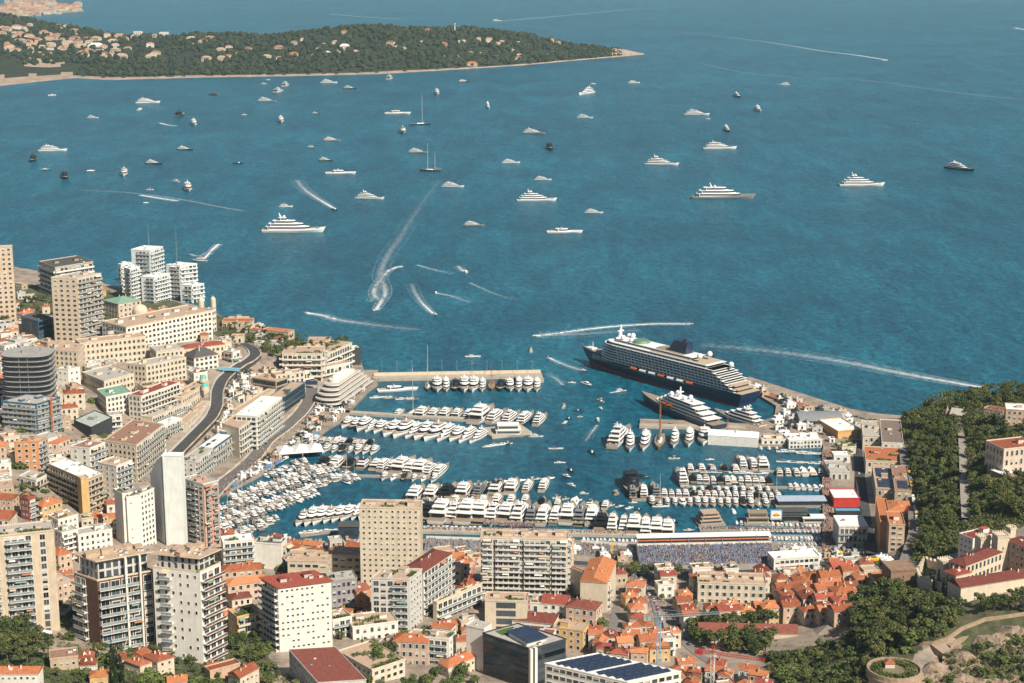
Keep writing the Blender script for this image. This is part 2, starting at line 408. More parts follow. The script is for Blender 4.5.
# ---------------------------------------------------------------- far wooded cape and the town beyond
def lerp(a, b, t): return a+(b-a)*t
def interp(tab, x):
    xs = [p[0] for p in tab]; ys = [p[1] for p in tab]; return float(np.interp(x, xs, ys))
CF = [(-120,90),(0,86),(45,81),(75,78),(110,80),(200,77.5),(300,76),(380,74),(450,70),(520,65.5),(580,60),(620,56.5),(644,54.5)]
CB = [(-120,24),(0,30),(60,36),(100,42),(250,46),(400,47),(500,48.5),(580,51),(620,53),(644,54)]
CS = [(-120,8),(0,14),(40,24),(85,31),(130,36),(170,38),(200,36),(260,38),(300,33),(340,28.5),(400,27.5),(440,28),(500,32),(540,39),(565,44),(590,47.5),(620,50),(644,53.5)]
def cape_pt(px, v, jit=True):
    a = pl(px, interp(CF, px)); b = pl(px, interp(CB, px)); k = .62
    m = (lerp(a[0], b[0], k), lerp(a[1], b[1], k)); H = max(1.0, z_at(m[0], m[1], interp(CS, px)))
    x, y = lerp(a[0], b[0], v), lerp(a[1], b[1], v)
    p = min(1, v/k) if v < k else max(0, (1-v)/(1-k))
    prof = p*p*(3-2*p)*.55+p*.45
    z = H*prof
    if jit: z += noise.fractal(Vector((x*.004, y*.004, 3)), 1, 2, 3)*12*min(1, p*3)
    return Vector((x, y, max(z, 1.2 if v > 0 else -2)))
def cape():
    nu, nv = 190, 26; vs = []; fs = []; mi = []
    for i in range(nu+1):
        px = lerp(-120, 644, i/nu)
        for j in range(nv+1):
            vv = (j/nv)**1.3
            p = cape_pt(px, vv)
            if j == 0: p.x += 0
            if j == 1: p.z = 3+3*noise.noise(Vector((p.x*.02, 0, 0)))
            vs.append(p)
    for i in range(nu):
        for j in range(nv):
            a = i*(nv+1)+j; fs.append((a, a+nv+1, a+nv+2, a+1))
            px = lerp(-120, 644, (i+.5)/nu)
            wob = noise.noise(Vector((px*.12, j*.5, 0))); bare = (px < 72+8*wob and j < 3+wob*2) or (wob+.9*(1-abs(px-44)/26) > .35 and 18 < px < 72 and 6 <= j < 10) or px > 612
            mi.append(1 if j < 1.2+1.6*noise.noise(Vector((px*.15, 7, 0))) or bare else 0)
    me = bpy.data.meshes.new('cape'); me.from_pydata(vs, [], fs)
    me.materials.append(mat('cape_ground', (.032, .037, .018), .95, .4, .02)); me.materials.append(mat('shore_rock', (.38, .28, .21), .95, .35, .03))
    me.polygons.foreach_set('material_index', mi); me.update()
    tag(link('cape', me), kind='structure')
    # woods on the cape: one uncountable mass of crowns
    rnd = random.Random(4); b = MB()
    for _ in range(6600):
        px = rnd.uniform(-60, 622); v = rnd.uniform(.045, .85)
        if px < 78 and v < .16: continue
        if px > 560 and v > .5 and rnd.random() < .6: continue
        if 22 < px < 64 and .24 < v < .35 and rnd.random() < .7: continue
        d = noise.noise(Vector((px*.03, v*7, 1.3)))
        if d < (-.22 if px > 130 else -.08) and rnd.random() < .7: continue
        p = cape_pt(px, v); r = rnd.uniform(6, 13)*(1 if px < 555 else max(.35, 1-(px-555)/95)); n = 6
        o = len(b.v); vs = []
        for k, (zz, rr) in enumerate(((-.1, .7), (.5, 1.0), (1.05, .75), (1.35, .25))):
            for q in range(n):
                a = 2*math.pi*(q+.5*k)/n+rnd.uniform(-.25, .25); q2 = r*rr*rnd.uniform(.75, 1.2)
                vs.append((p.x+q2*math.cos(a), p.y+q2*math.sin(a), p.z+r*zz*rnd.uniform(.85, 1.15)))
        f2 = []
        for k in range(3):
            for q in range(n): f2.append((k*n+q, k*n+(q+1) % n, (k+1)*n+(q+1) % n, (k+1)*n+q))
        f2.append(tuple(range(3*n, 4*n)))
        b.add(vs, f2)
    lm = leafmat('far_woods_leaves', [(.010, .016, .009), (.025, .034, .015), (.045, .052, .022), (.075, .07, .035)])
    o = b.build('cape_woods', lm); tag(o, 'dense dark woods covering the far cape', 'woods', kind='stuff')
cape()
def town_land():
    b = MB()
    P = [pl(*p) for p in [(-200,30),(0,21),(22,16),(30,14.5),(50,13.5),(70,12.5),(84,11.5),(80,9.5),(50,8),(0,6),(-200,4)]]
    b.prism(P, -3, 5); o = b.build('far_shore', mat('far_shore_ground', (.34, .27, .2), .95, .3, .01)); tag(o, kind='structure')
town_land()

# ---------------------------------------------------------------- haze: the air over the whole bay
def haze():
    b = MB(); b.box(0, 15200, -3.2, 12000, 31600, 509)
    m = bpy.data.materials.new('haze_air'); m.use_nodes = True; N = m.node_tree.nodes; L = m.node_tree.links
    N.remove(N['Principled BSDF']); v = N.new('ShaderNodeVolumePrincipled')
    v.inputs['Color'].default_value = (.62, .90, 1, 1); v.inputs['Density'].default_value = HAZE_D; v.inputs['Anisotropy'].default_value = 0
    L.new(v.outputs[0], N['Material Output'].inputs['Volume'])
    o = b.build('haze', m); tag(o, 'pale blue sea haze thickening towards the horizon', 'haze', kind='stuff')
HAZE_D = 1.7e-5
if HAZE_D: haze()
# ---------------------------------------------------------------- building parts (shared meshes)
WM = {}
def win_mesh(kind, ww, wh, frame):
    k = (kind, round(ww, 1), round(wh, 1), frame.name)
    if k in WM: return WM[k]
    ww, wh = k[1], k[2]; b = MB()                       # outward is -y, origin at the sill centre
    b.box(0, -.03, 0, ww, .06, wh, 0)
    f = max(.12, .085*wh)
    if kind != 'bare':
        for sx in (-1, 1): b.box(sx*(ww/2+f/2), -.09, -f, f, .18, wh+2*f, 1)
        b.box(0, -.09, -f, ww, .18, f, 1); b.box(0, -.09, wh, ww, .18, f, 1)
    if kind == 'door': b.box(0, -.05, 0, .1, .1, wh, 1)
    if kind == 'blind': b.box(0, -.07, wh*.45, ww, .08, wh*.55, 2)
    if kind == 'shutter':
        for sx in (-1, 1): b.box(sx*(ww/2+f+.28), -.06, 0, .5, .12, wh, 2)
    if kind == 'awning': b.add([(-ww/2-.2, -.05, wh), (ww/2+.2, -.05, wh), (ww/2+.2, -1.1, wh-.7), (-ww/2-.2, -1.1, wh-.7)], [(0, 1, 2, 3)], 2)
    sh = {'shutter': mat('shutter_paint', (.20, .27, .24), .6), 'awning': mat('awning_cloth', (.55, .42, .28), .8)}.get(kind, BLIND)
    WM[k] = b.mesh('window', [GLASS, frame, sh]); return WM[k]
AM = {}
def awning_mesh(w, dep, k):
    if (w, dep, k) not in AM:
        b = MB(); b.add([(-w/2, -.06, 0), (w/2, -.06, 0), (w/2, -dep-.5, -1.0), (-w/2, -dep-.5, -1.0), (w/2, -dep-.5, -1.3), (-w/2, -dep-.5, -1.3)], [(0, 1, 2, 3), (3, 2, 4, 5)])
        AM[(w, dep, k)] = b.mesh('awning', mat(*[('awning_sand', (.58, .47, .33)), ('awning_white', (.72, .70, .66)), ('awning_rust', (.42, .20, .12)), ('awning_green', (.22, .30, .24))][k]))
    return AM[(w, dep, k)]
def planter_mesh(k):
    if k not in AM: AM[k] = garden_mesh(2.2, .7, 90+k, hgt=1.5).mesh('planter', [LEAF, LEAFL, LEAFC][k])
    return AM[k]
BM = {}
def balc_mesh(Lb, dep, slab, rail, style, rs=1):
    dep = round(dep, 1); rs = round(rs, 1); k = (round(Lb, 1), dep, slab.name, rail.name, style, rs)
    if k in BM: return BM[k]
    Lb = k[0]; b = MB()
    b.box(0, -dep/2, -.25*rs, Lb, dep, .25*rs, 0)
    t = .1
    if style == 'solid':
        b.box(0, -dep+t/2, 0, Lb, t, 1.0*rs, 1); b.box(-Lb/2+t/2, -dep/2, 0, t, dep-.12, 1.0*rs, 1); b.box(Lb/2-t/2, -dep/2, 0, t, dep-.12, 1.0*rs, 1)
    elif style == 'rail':
        b.box(0, -dep+t/2, .93*rs, Lb, t, .1*rs, 0); b.box(0, -dep+t/2, .08, Lb, .04, .83*rs, 1)
        n = max(1, int(Lb/2.5))
        for i in range(n+1): b.box(-Lb/2+.05+(Lb-.1)*i/n, -dep+t/2, 0, .07, .09, .95, 0)
    BM[k] = b.mesh('balcony', [slab, rail]); return BM[k]
def facade(root, x, y, u, Lf, n, z0, z1, st, wall, cap, zb, ge=(0, 0)):
    """openings of one wall; (x,y) start, u direction, n outward"""
    if st in (None, 'plain'): return
    kind = st.get('k', 'punch'); fh = st.get('fh', 3.1); bw = st.get('bw', 3.6); mg = st.get('mg', 1.0)
    H = z1-z0; nf = max(1, int((H-.3)/fh)); fh = (H-.2)/nf
    ang = math.atan2(u[1], u[0]); rx, ry = root.location.x, root.location.y; rz = root.location.z
    frame = st.get('frame', WHITE); nb = max(1, int((Lf-2*mg)/bw+.5)); bw = (Lf-2*mg)/nb
    ww = st.get('ww', bw*.42); wh = st.get('wh', fh*.52); sill = st.get('sill', fh*.28); vars_ = st.get('v', ('plain', 'plain', 'blind'))
    skip = st.get('skip', 0); off0 = st.get('from', 0); cnt = cap
    rr = random.Random(int(abs(x*7+y*13)))
    fl = range(nf-1, off0-1, -1)
    if kind == 'glass':
        for i in fl:
            o = link('window_band', win_mesh('bare', Lf-2*mg, fh*.72, frame), root, (x+u[0]*Lf/2-rx, y+u[1]*Lf/2-ry, z0+i*fh+fh*.18-rz), ang)
        return
    if kind in ('balc', 'balcw'):
        dep = st.get('dep', 1.5); cols = st.get('cols', [(0, 1)]); slab = st.get('slab', WHITE); rail = st.get('rail', RAIL); sty = st.get('sty', 'rail')
        for i in fl:
            zz = z0+i*fh+.1
            if zz+2 < min(ge): continue
            for (c0, c1) in cols:
                m = lerp(c0, c1, .5)*Lf; L2 = (c1-c0)*Lf
                if i > 0 or st.get('ground', 0): link('balcony', balc_mesh(L2, dep, slab, rail, sty, st.get('s', 1)), root, (x+u[0]*m-rx, y+u[1]*m-ry, zz+.15-rz), ang)
        aw = random.Random(int(abs(x*5+y*3)))
        for i in fl:
            for (c0, c1) in cols:
                if aw.random() < st.get('aw', .38) and Lf > 8:
                    f = aw.uniform(.15, .85); m = lerp(c0, c1, f)*Lf; zz = z0+i*fh+fh*.93
                    if zz-2 > lerp(ge[0], ge[1], m/Lf): link('awning', awning_mesh(round(aw.choice((2.5, 3.5, 4.5))*st.get('s', 1)), round(dep, 1), aw.randrange(4)), root, (x+u[0]*m-rx, y+u[1]*m-ry, zz-rz), ang)
                if aw.random() < st.get('pl', .3) and i > 0:
                    f = aw.uniform(.1, .9); m = lerp(c0, c1, f)*Lf; link('planter', planter_mesh(aw.randrange(3)), root, (x+u[0]*m-rx+n[0]*(dep-.35), y+u[1]*m-ry+n[1]*(dep-.35), z0+i*fh+.2-rz), ang)
        ww = st.get('ww', bw*.74); wh = st.get('wh', fh*.74); sill = st.get('sill', .18); vars_ = st.get('v', ('door', 'door', 'blind'))
    for i in fl:
        zz = z0+i*fh+sill
        if zz < zb-1: continue
        for j in range(nb):
            if skip and rr.random() < skip: continue
            if 'only' in st and not any(a <= (j+.5)/nb <= b_ for a, b_ in st['only']): continue
            m = mg+(j+.5)*bw
            if zz+wh < lerp(ge[0], ge[1], m/Lf): continue
            cnt[0] -= 1
            if cnt[0] < 0:
                if len(cnt) < 2: cnt.append(MB())
                q = win_mesh(rr.choice(vars_), min(ww, bw-.35), wh, frame); cnt[1].box(x+u[0]*m-rx+n[0]*.03, y+u[1]*m-ry+n[1]*.03, zz-rz, min(ww, bw-.35), .08, wh, 0, ang); continue
            link('window', win_mesh(rr.choice(vars_), min(ww, bw-.35), wh, frame), root, (x+u[0]*m-rx, y+u[1]*m-ry, zz-rz), ang)
def garden_mesh(sx, sy, seed, leaf=None, hgt=2.2):
    b = MB(); rr = random.Random(seed)
    for _ in range(int(min(420, 14+sx*sy*3.2))):
        x, y = rr.uniform(-sx/2, sx/2), rr.uniform(-sy/2, sy/2); h = hgt*(.3+.7*abs(noise.noise(Vector((x*.35+seed, y*.35, 0)))*1.6))
        z = rr.uniform(0, max(.3, h)); s = rr.uniform(.35, .75)
        d = Vector((rr.gauss(0, 1), rr.gauss(0, 1), rr.gauss(.4, 1))).normalized(); uu = d.orthogonal().normalized(); vv = d.cross(uu); p = Vector((x, y, z))
        b.add([p+uu*s, p-uu*s*.5+vv*s, p-uu*s*.6-vv*s*.8], [(0, 1, 2)])
    return b
FOOT = []
def bld(label, N=None, Rr=None, L=None, yb=None, h=None, depth=16, col=CREAM, fR='punch', fL='punch', roof='flat', rcol=None, name='apartment_building',
        cat='building', group=None, corners=None, par=.9, huts=1, garden=0, ac=2, maxwin=100, over=.5, rh=None, sink=0, trim=None, hutcol=None, pent=None, fp=None):
    """N = near roof corner (picture), Rr / L = right / left roof corners; yb = picture row of the near base or h = height"""
    if corners is None:
        nx, ny = N
        if yb is not None:
            p = at(nx, yb); X, Y = p.x, p.y; zr = z_at(X, Y, ny)
        else:
            p = at(nx, ny, h); X, Y = p.x, p.y; zr = p.z
        n = Vector((X, Y)); 
        r = Vector(pl(Rr[0], Rr[1], zr))-n if Rr else None
        l = Vector(pl(L[0], L[1], zr))-n if L else None
        if r is not None and l is None:
            b = r; a = Vector((-b.y, b.x)).normalized()*depth
        elif l is not None and r is None:
            a = l; b = Vector((a.y, -a.x)).normalized()*depth
        elif .42 < abs(math.acos(max(-1, min(1, l.normalized().dot(r.normalized()))))/math.pi) < .72 or abs(l.normalized().dot(r.normalized())) < .5:
            a, b = l, r
        elif l.length > r.length:
            a = l; pd = Vector((a.y, -a.x)).normalized(); b = pd*max(6, min(90, abs(r.dot(pd))))
        else:
            b = r; pd = Vector((-b.y, b.x)).normalized(); a = pd*max(6, min(90, abs(l.dot(pd))))
        P = [n, n+b, n+a+b, n+a]
    else:
        P, zr = corners
        P = [Vector(p) for p in P]
    ztop = zr
    if pent: zr = zr-pent[1]
    cx = sum(p.x for p in P)/4; cy = sum(p.y for p in P)/4
    gz = [g1(p.x, p.y) for p in P]; zb = min(gz)-1-sink; zf = gz[0]
    root = thing(name, label, cat, (cx, cy, zb), 0, group)
    loc = lambda p: (p.x-cx, p.y-cy)
    poly = [loc(p) for p in P]
    cap = [maxwin]
    b = MB(); H = zr-zb
    b.prism(poly, 0, H, 0, bottom=False)
    fst = []
    kpx = (proj(P[0].x, P[0].y, zr-10)[1]-proj(P[0].x, P[0].y, zr)[1])/10; py0 = proj(P[0].x, P[0].y, zr)[1]
    sc_ = max(1, (fp or (6.3 if py0 > 545 else 5.2 if py0 > 420 else 4.6))/(kpx*3.1))
    def scl(q):
        if q in (None, 'plain'): return q
        q = dict(k=q) if isinstance(q, str) else dict(q)
        if q.get('fh', 3.1) > 3.7: return q
        q['s'] = sc_; q['fh'] = q.get('fh', 3.1)*sc_; q['bw'] = q.get('bw', 3.6)*sc_*.9; q['dep'] = q.get('dep', 1.5)*min(sc_, 1.7)
        for a_ in ('ww', 'wh', 'sill'):
            if a_ in q: q[a_] *= sc_
        return q
    fR, fL = scl(fR), scl(fL); SID = [(0, 1, fR), (1, 2, None), (2, 3, None), (3, 0, fL)]
    for i, j, s in SID:
        e = P[j]-P[i]; Lf = e.length
        if Lf < .5: continue
        u = e/Lf; nn = Vector((u.y, -u.x))
        base = fR if isinstance(fR, dict) else fL
        if s is None:
            vis = nn.dot(-Vector((P[i].x, P[i].y)))>0
            fh = 3.1*sc_; nf = max(1, int(H/fh)); nb = max(1, int(Lf/(3.4*sc_)))
            if base not in ('plain', None) and not vis:
                for f in range(nf):
                    for k in range(nb):
                        c = P[i]+u*((k+.5)*Lf/nb)
                        b.box(c.x-cx, c.y-cy, f*fh+fh*.3, fh*.45, .12, fh*.5, 1, math.atan2(u.y, u.x))
                continue
            s = base if vis else None
        fst.append((P[i], u, Lf, nn, s))
    b.build('wall', [col, GLASS], root)
    for (p, u, Lf, nn, s) in fst:
        if s == 'punch': s = dict(k='punch')
        elif s == 'balc': s = dict(k='balc')
        elif s == 'glass': s = dict(k='glass')
        facade(root, p.x, p.y, u, Lf, nn, zb+.5, zr, s, col, cap, zb, (g1(p.x, p.y), g1(p.x+u.x*Lf, p.y+u.y*Lf)))
    if len(cap) > 1: tag(cap[1].build('window', GLASS, root), kind='stuff')
    FOOT.append((P, zr, zf))
    # roof
    e0, e1 = P[1]-P[0], P[3]-P[0]; w0, w1 = e0.length, e1.length
    if w0 < .01 or w1 < .01: return root
    u0, u1 = e0/w0, e1/w1; rr = random.Random(int(abs(cx*3+cy)))
    q = lambda a, c, z=0: (poly[0][0]+u0.x*a+u1.x*c, poly[0][1]+u0.y*a+u1.y*c)
    ang = math.atan2(u0.y, u0.x)
    if roof == 'flat':
        rc = rcol or ROOFG; rb = MB()
        o = over*.5
        rb.prism([q(-o, -o), q(w0+o, -o), q(w0+o, w1+o), q(-o, w1+o)], H-.02, H+.3, 1, 0)
        if par:
            t = .35; tz = H+.3
            for (a0, c0, a1, c1) in ((-o, -o, w0+o, -o+t), (-o, w1+o-t, w0+o, w1+o), (-o, -o+t, -o+t, w1+o-t), (w0+o-t, -o+t, w0+o, w1+o-t)):
                rb.prism([q(a0, c0), q(a1, c0), q(a1, c1), q(a0, c1)], tz-.01, tz+par, 1)
        ro = rb.build('roof', [rc, trim or col], root)
        if pent:
            i0 = pent[0]; ph = pent[1]; A = [q(i0, i0), q(w0-i0, i0), q(w0-i0, w1-i0), q(i0, w1-i0)]
            pb = MB(); pb.prism(A, H+.2, H+ph-.6, 0); pb.build('penthouse', [pent[2]], root)
            n0 = max(2, int(w0/5)); 
            for k in range(n0):
                for (a, c, an, sp) in ((i0+(k+.5)*(w0-2*i0)/n0, i0-.05, ang, (w0-2*i0)/n0),):
                    x, y = q(a, c); pb = MB(); pb.box(x, y, H+.5, sp*.7, .12, ph*.34, 0, an); pb.box(x, y, H+.5+ph*.46, sp*.7, .12, ph*.3, 0, an); pb.build('penthouse_window', [GLASS], root)
            n1 = max(2, int(w1/5))
            for k in range(n1):
                x, y = q(i0-.05, i0+(k+.5)*(w1-2*i0)/n1); pb = MB(); pb.box(x, y, H+.5, .12, (w1-2*i0)/n1*.7, ph*.34, 0, ang); pb.box(x, y, H+.5+ph*.46, .12, (w1-2*i0)/n1*.7, ph*.3, 0, ang); pb.build('penthouse_window', [GLASS], root)
            pb = MB(); o2 = .8; pb.prism([q(-o2, -o2), q(w0+o2, -o2), q(w0+o2, w1+o2), q(-o2, w1+o2)], H+ph-.6, H+ph, 1, 0); pb.build('penthouse_roof', [rc, trim or col], root)
            for k in range(5):
                x, y = q(w0*rr.uniform(.05, .95), 1.4); gm = garden_mesh(rr.uniform(3, 6), 1.6, k+int(cx) % 31, hgt=1.6); go = gm.build('roof_garden', LEAF if k % 2 else LEAFL, root, (x, y, H+.4)); go.rotation_euler = (0, 0, ang)
            H = H+ph-.3
        if huts:
            for k in range(huts):
                a, c = w0*(rr.uniform(.25, .75) if huts == 1 else (k+.5)/huts), w1*rr.uniform(.4, .65); s0, s1 = min(w0*.35, rr.uniform(4, 8)), min(w1*.4, rr.uniform(3, 6)); hh = rr.uniform(2.2, 3.6)
                hb = MB(); x, y = q(a, c); hb.box(x, y, H+.28, s0, s1, hh, 0, ang); hb.box(x, y, H+.28+hh, s0+.5, s1+.5, .2, 1, ang)
                hb.build('roof_hut', [hutcol or col, rc], root)
        for k in range(ac):
            a, c = rr.uniform(1.5, max(1.6, w0-1.5)), rr.uniform(1.5, max(1.6, w1-1.5)); x, y = q(a, c)
            hb = MB(); s = rr.uniform(.9, 2.0); hb.box(x, y, H+.28, s*1.4, s, s*.8, 0, ang); hb.box(x, y, H+.28+s*.8, s*1.1, s*.7, .15, 1, ang); hb.build('air_conditioner', [rr.choice((LGREY, METAL, WHITE)), DARK], root)
        if garden:
            for k in range(garden):
                sx, sy = min(w0*.6, rr.uniform(5, 11)), min(w1*.35, rr.uniform(2.5, 5)); a = rr.uniform(sx/2, max(sx/2+.1, w0-sx/2)); c = rr.choice((sy/2+.6, w1*rr.uniform(.3, .7)))
                gm = garden_mesh(sx, sy, k+int(cx) % 50); x, y = q(a, c)
                go = gm.build('roof_garden', LEAF if k % 2 else LEAFL, root, (x, y, H+.5)); go.rotation_euler = (0, 0, ang)
    elif roof in ('hip', 'gable', 'ridge1'):
        rc = rcol or TILE; o = over; hh = rh or min(w0, w1)*.24
        A = [q(-o, -o), q(w0+o, -o), q(w0+o, w1+o), q(-o, w1+o)]
        rb = MB(); z = H
        ins = (min(w0, w1)/2) if roof == 'hip' else 0
        if w0 >= w1: r0, r1 = q(ins if roof == 'hip' else -o, w1/2), q(w0-ins if roof == 'hip' else w0+o, w1/2); fs = [(0, 1, 5, 4), (1, 2, 5), (2, 3, 4, 5), (3, 0, 4)]
        else: r0, r1 = q(w0/2, ins if roof == 'hip' else -o), q(w0/2, w1-ins if roof == 'hip' else w1+o); fs = [(0, 1, 4), (1, 2, 5, 4), (2, 3, 5), (3, 0, 4, 5)]
        rb.add([(*p, z) for p in A]+[(*r0, z+hh), (*r1, z+hh)], fs, 0)
        rb.prism(A, z-.25, z-.01, 1)
        ro = rb.build('roof', [rc, col], root)
        for k in range(2 if max(w0, w1) < 13 else 3):
            cb = MB(); x, y = q(w0*rr.uniform(.25, .75), w1*rr.uniform(.3, .7)); cb.box(x, y, H+hh*.3, .9, .7, hh*.7+1.2, 0, ang); cb.box(x, y, H+hh+1.2, 1.1, .9, .2, 1, ang)
            cb.build('chimney', [col, rc], ro)
        if rr.random() < .5 and min(w0, w1) > 8:
            cb = MB(); x, y = q(w0*rr.uniform(.3, .7), w1*.3); cb.box(x, y, H+hh*.25, 2.2, 1.8, 1.6, 0, ang); cb.build('skylight', [WHITE], ro)
    root['_h'] = 0; del root['_h']
    root2 = dict(root=root, P=P, zr=zr, zb=zb, H=H, q=q, ang=ang, w0=w0, w1=w1)
    return root2
def house(label, px, py, w, d, yaw, h, col, rc, roof='hip', name='house', group=None, maxwin=26, fst=None, **k):
    """small house: (px,py) is where its roof centre shows"""
    p = at(px, py, h); a = R(yaw); u = Vector((math.cos(a), math.sin(a))); v = Vector((-u.y, u.x)); c = Vector((p.x, p.y))
    cs = [c-u*w/2-v*d/2, c+u*w/2-v*d/2, c+u*w/2+v*d/2, c-u*w/2+v*d/2]
    # start the loop at the corner nearest the viewer
    i = min(range(4), key=lambda j: cs[j].y); cs = cs[i:]+cs[:i]
    f = fst or dict(k='punch', bw=3.0, fh=3.1, v=('plain', 'shutter', 'shutter', 'blind'), wh=1.6, ww=1.05)
    return bld(label, corners=(cs, p.z), col=col, rcol=rc, roof=roof, name=name, cat='house', group=group, fR=f, fL=f, maxwin=maxwin, par=.6, **k)

# ---------------------------------------------------------------- trees
LEAFK = leafmat('holm_oak_leaves', [(.020, .03, .010), (.060, .080, .023), (.108, .122, .035), (.175, .16, .055)])
def leaves(b, rr, lobes, n, s0, s1, up=.35, m=0):
    tot = sum(r*r for _, r, _ in lobes)
    for (c, r, sq) in lobes:
        for _ in range(int(n*r*r/tot)):
            d = Vector((rr.gauss(0, 1), rr.gauss(0, 1), rr.gauss(0, 1))).normalized()
            p = Vector(c)+Vector((d.x*r, d.y*r, d.z*r*sq))*rr.uniform(.72, 1.06)
            nn = (d+Vector((rr.gauss(0, .45), rr.gauss(0, .45), rr.gauss(up, .45)))).normalized(); u = nn.orthogonal().normalized(); u.rotate(Matrix.Rotation(rr.uniform(0, 6.28), 3, nn)); v = nn.cross(u); s = rr.uniform(s0, s1)
            b.add([p+u*s, p+v*s*.75-u*s*.3, p-u*s*.8, p-v*s*.75+u*.2*s], [(0, 1, 2, 3)], m)
def tree_proto(kind, seed):
    rr = random.Random(seed); r = thing({'pine': 'pine_tree', 'oak': 'holm_oak', 'cyp': 'cypress_tree', 'palm': 'palm_tree', 'bush': 'shrub'}.get(kind, 'broadleaf_tree'), 'tree', 'tree' if kind != 'bush' else 'shrub')
    t = MB(); c = MB()
    if kind == 'broad':
        t.tube((0, 0, -1.5), (0, 0, 2.2), .38, .26); lob = []
        for k in range(11):
            a = rr.uniform(0, 6.28); q = rr.uniform(.4, 2.7); z = rr.uniform(3.0, 7.2)-q*.3; lob.append(((q*math.cos(a), q*math.sin(a), z), rr.uniform(1.0, 1.8), .85))
        for l, _, _ in lob[:5]: t.tube((0, 0, 2.0), l, .17, .05, 5)
        leaves(c, rr, lob, 620, .3, .62); lm = LEAFL if seed % 4 == 3 else LEAF
    elif kind == 'pine':
        t.tube((0, 0, -1.5), (.3, .1, 5), .34, .22); lob = []
        for k in range(12):
            a = rr.uniform(0, 6.28); q = rr.uniform(.3, 3.5); z = 7.6-q*.28+rr.uniform(-1.2, .9); lob.append(((q*math.cos(a), q*math.sin(a), z), rr.uniform(1.1, 1.7), .55))
        for l, _, _ in lob[:6]: t.tube((.3, .1, 4.6), l, .16, .05, 5)
        leaves(c, rr, lob, 640, .28, .58); lm = LEAFD
    elif kind == 'oak':
        t.tube((0, 0, -1.5), (0, 0, 2.4), .42, .3); lob = []
        for k in range(14):
            a = rr.uniform(0, 6.28); q = rr.uniform(.2, 3.3); z = rr.uniform(2.6, 7.4)-q*.45; lob.append(((q*math.cos(a), q*math.sin(a), z), rr.uniform(1.1, 1.9), .8))
        for l, _, _ in lob[:5]: t.tube((0, 0, 2.2), l, .18, .05, 5)
        leaves(c, rr, lob, 700, .3, .62); lm = LEAFK
    elif kind == 'cyp':
        t.tube((0, 0, -1), (0, 0, 2.5), .22, .15); lob = [((rr.uniform(-.15, .15), rr.uniform(-.15, .15), 1.2+k*1.0), .95*(1-(k/10.5)**1.8)+.12, 1.2) for k in range(10)]
        leaves(c, rr, lob, 420, .2, .42, .2); lm = LEAFC
    elif kind == 'palm':
        t.tube((0, 0, -1), (.2, 0, 7), .26, .2)
        for k in range(16):
            a = 6.28*k/16+rr.uniform(-.15, .15); e = rr.uniform(-.2, .8); pts = []
            for q in range(5):
                f = q/4*2.9; pts.append(Vector((.2+math.cos(a)*f, math.sin(a)*f, 7+e*f-.26*f*f)))
            sd_ = Vector((-math.sin(a), math.cos(a), 0))
            for q in range(4):
                w0, w1 = .34*(1-q/5), .34*(1-(q+1)/5); c.add([pts[q]-sd_*w0, pts[q]+sd_*w0, pts[q+1]+sd_*w1, pts[q+1]-sd_*w1], [(0, 1, 2, 3)])
        lm = LEAF
    else:
        lob = [((rr.uniform(-1, 1), rr.uniform(-1, 1), rr.uniform(.4, 1.2)), rr.uniform(.6, 1.0), .8) for _ in range(6)]
        t.tube((0, 0, -.5), (0, 0, .6), .1, .08, 5); leaves(c, rr, lob, 260, .2, .42); lm = LEAF if seed % 2 else LEAFL
    c.build('crown', lm, r); t.build('trunk', BARK, r); freeze(r); return r
TREES = {k: [tree_proto(k, s) for s in ss] for k, ss in dict(broad=(1, 2, 3, 5), oak=(6, 7, 8, 9), pine=(11, 12, 13), cyp=(21, 22), palm=(31,), bush=(41, 42)).items()}
USED = set()
def tree(kind, px, py, hgt, label, group, pos=None, z=None):
    p = pos or at(px, py); r = random.choice(TREES[kind]); base = dict(broad=8.6, oak=8.4, pine=9.0, cyp=11.2, palm=7.6, bush=2.0)[kind]; s = hgt/base
    zz = p.z if z is None else z
    sc = (s*random.uniform(.9, 1.15), s*random.uniform(.9, 1.15), s)
    loc = (p.x, p.y, zz); rz = random.uniform(0, 6.28)
    if r.name not in USED:
        USED.add(r.name); r.location = loc; r.rotation_euler = (0, 0, rz); r.scale = sc; tag(r, label, None, group); return r
    return dup(r, loc, rz, sc, label, group)
def done_trees():
    for v in TREES.values():
        for r in v:
            if r.name not in USED:
                for c in list(r.children): bpy.data.objects.remove(c)
                bpy.data.objects.remove(r)
# ---------------------------------------------------------------- the town: large buildings one by one
def st(k='punch', **a): return dict(k=k, **a)
PW = st('punch', bw=3.6); SM = st('punch', bw=3.2, ww=1.1, wh=1.2); BAL = st('balc'); BALS = st('balc', sty='solid', rail=WHITE)
LIGHT_RAIL = mat('pale_rail', (.6, .6, .57), .6)
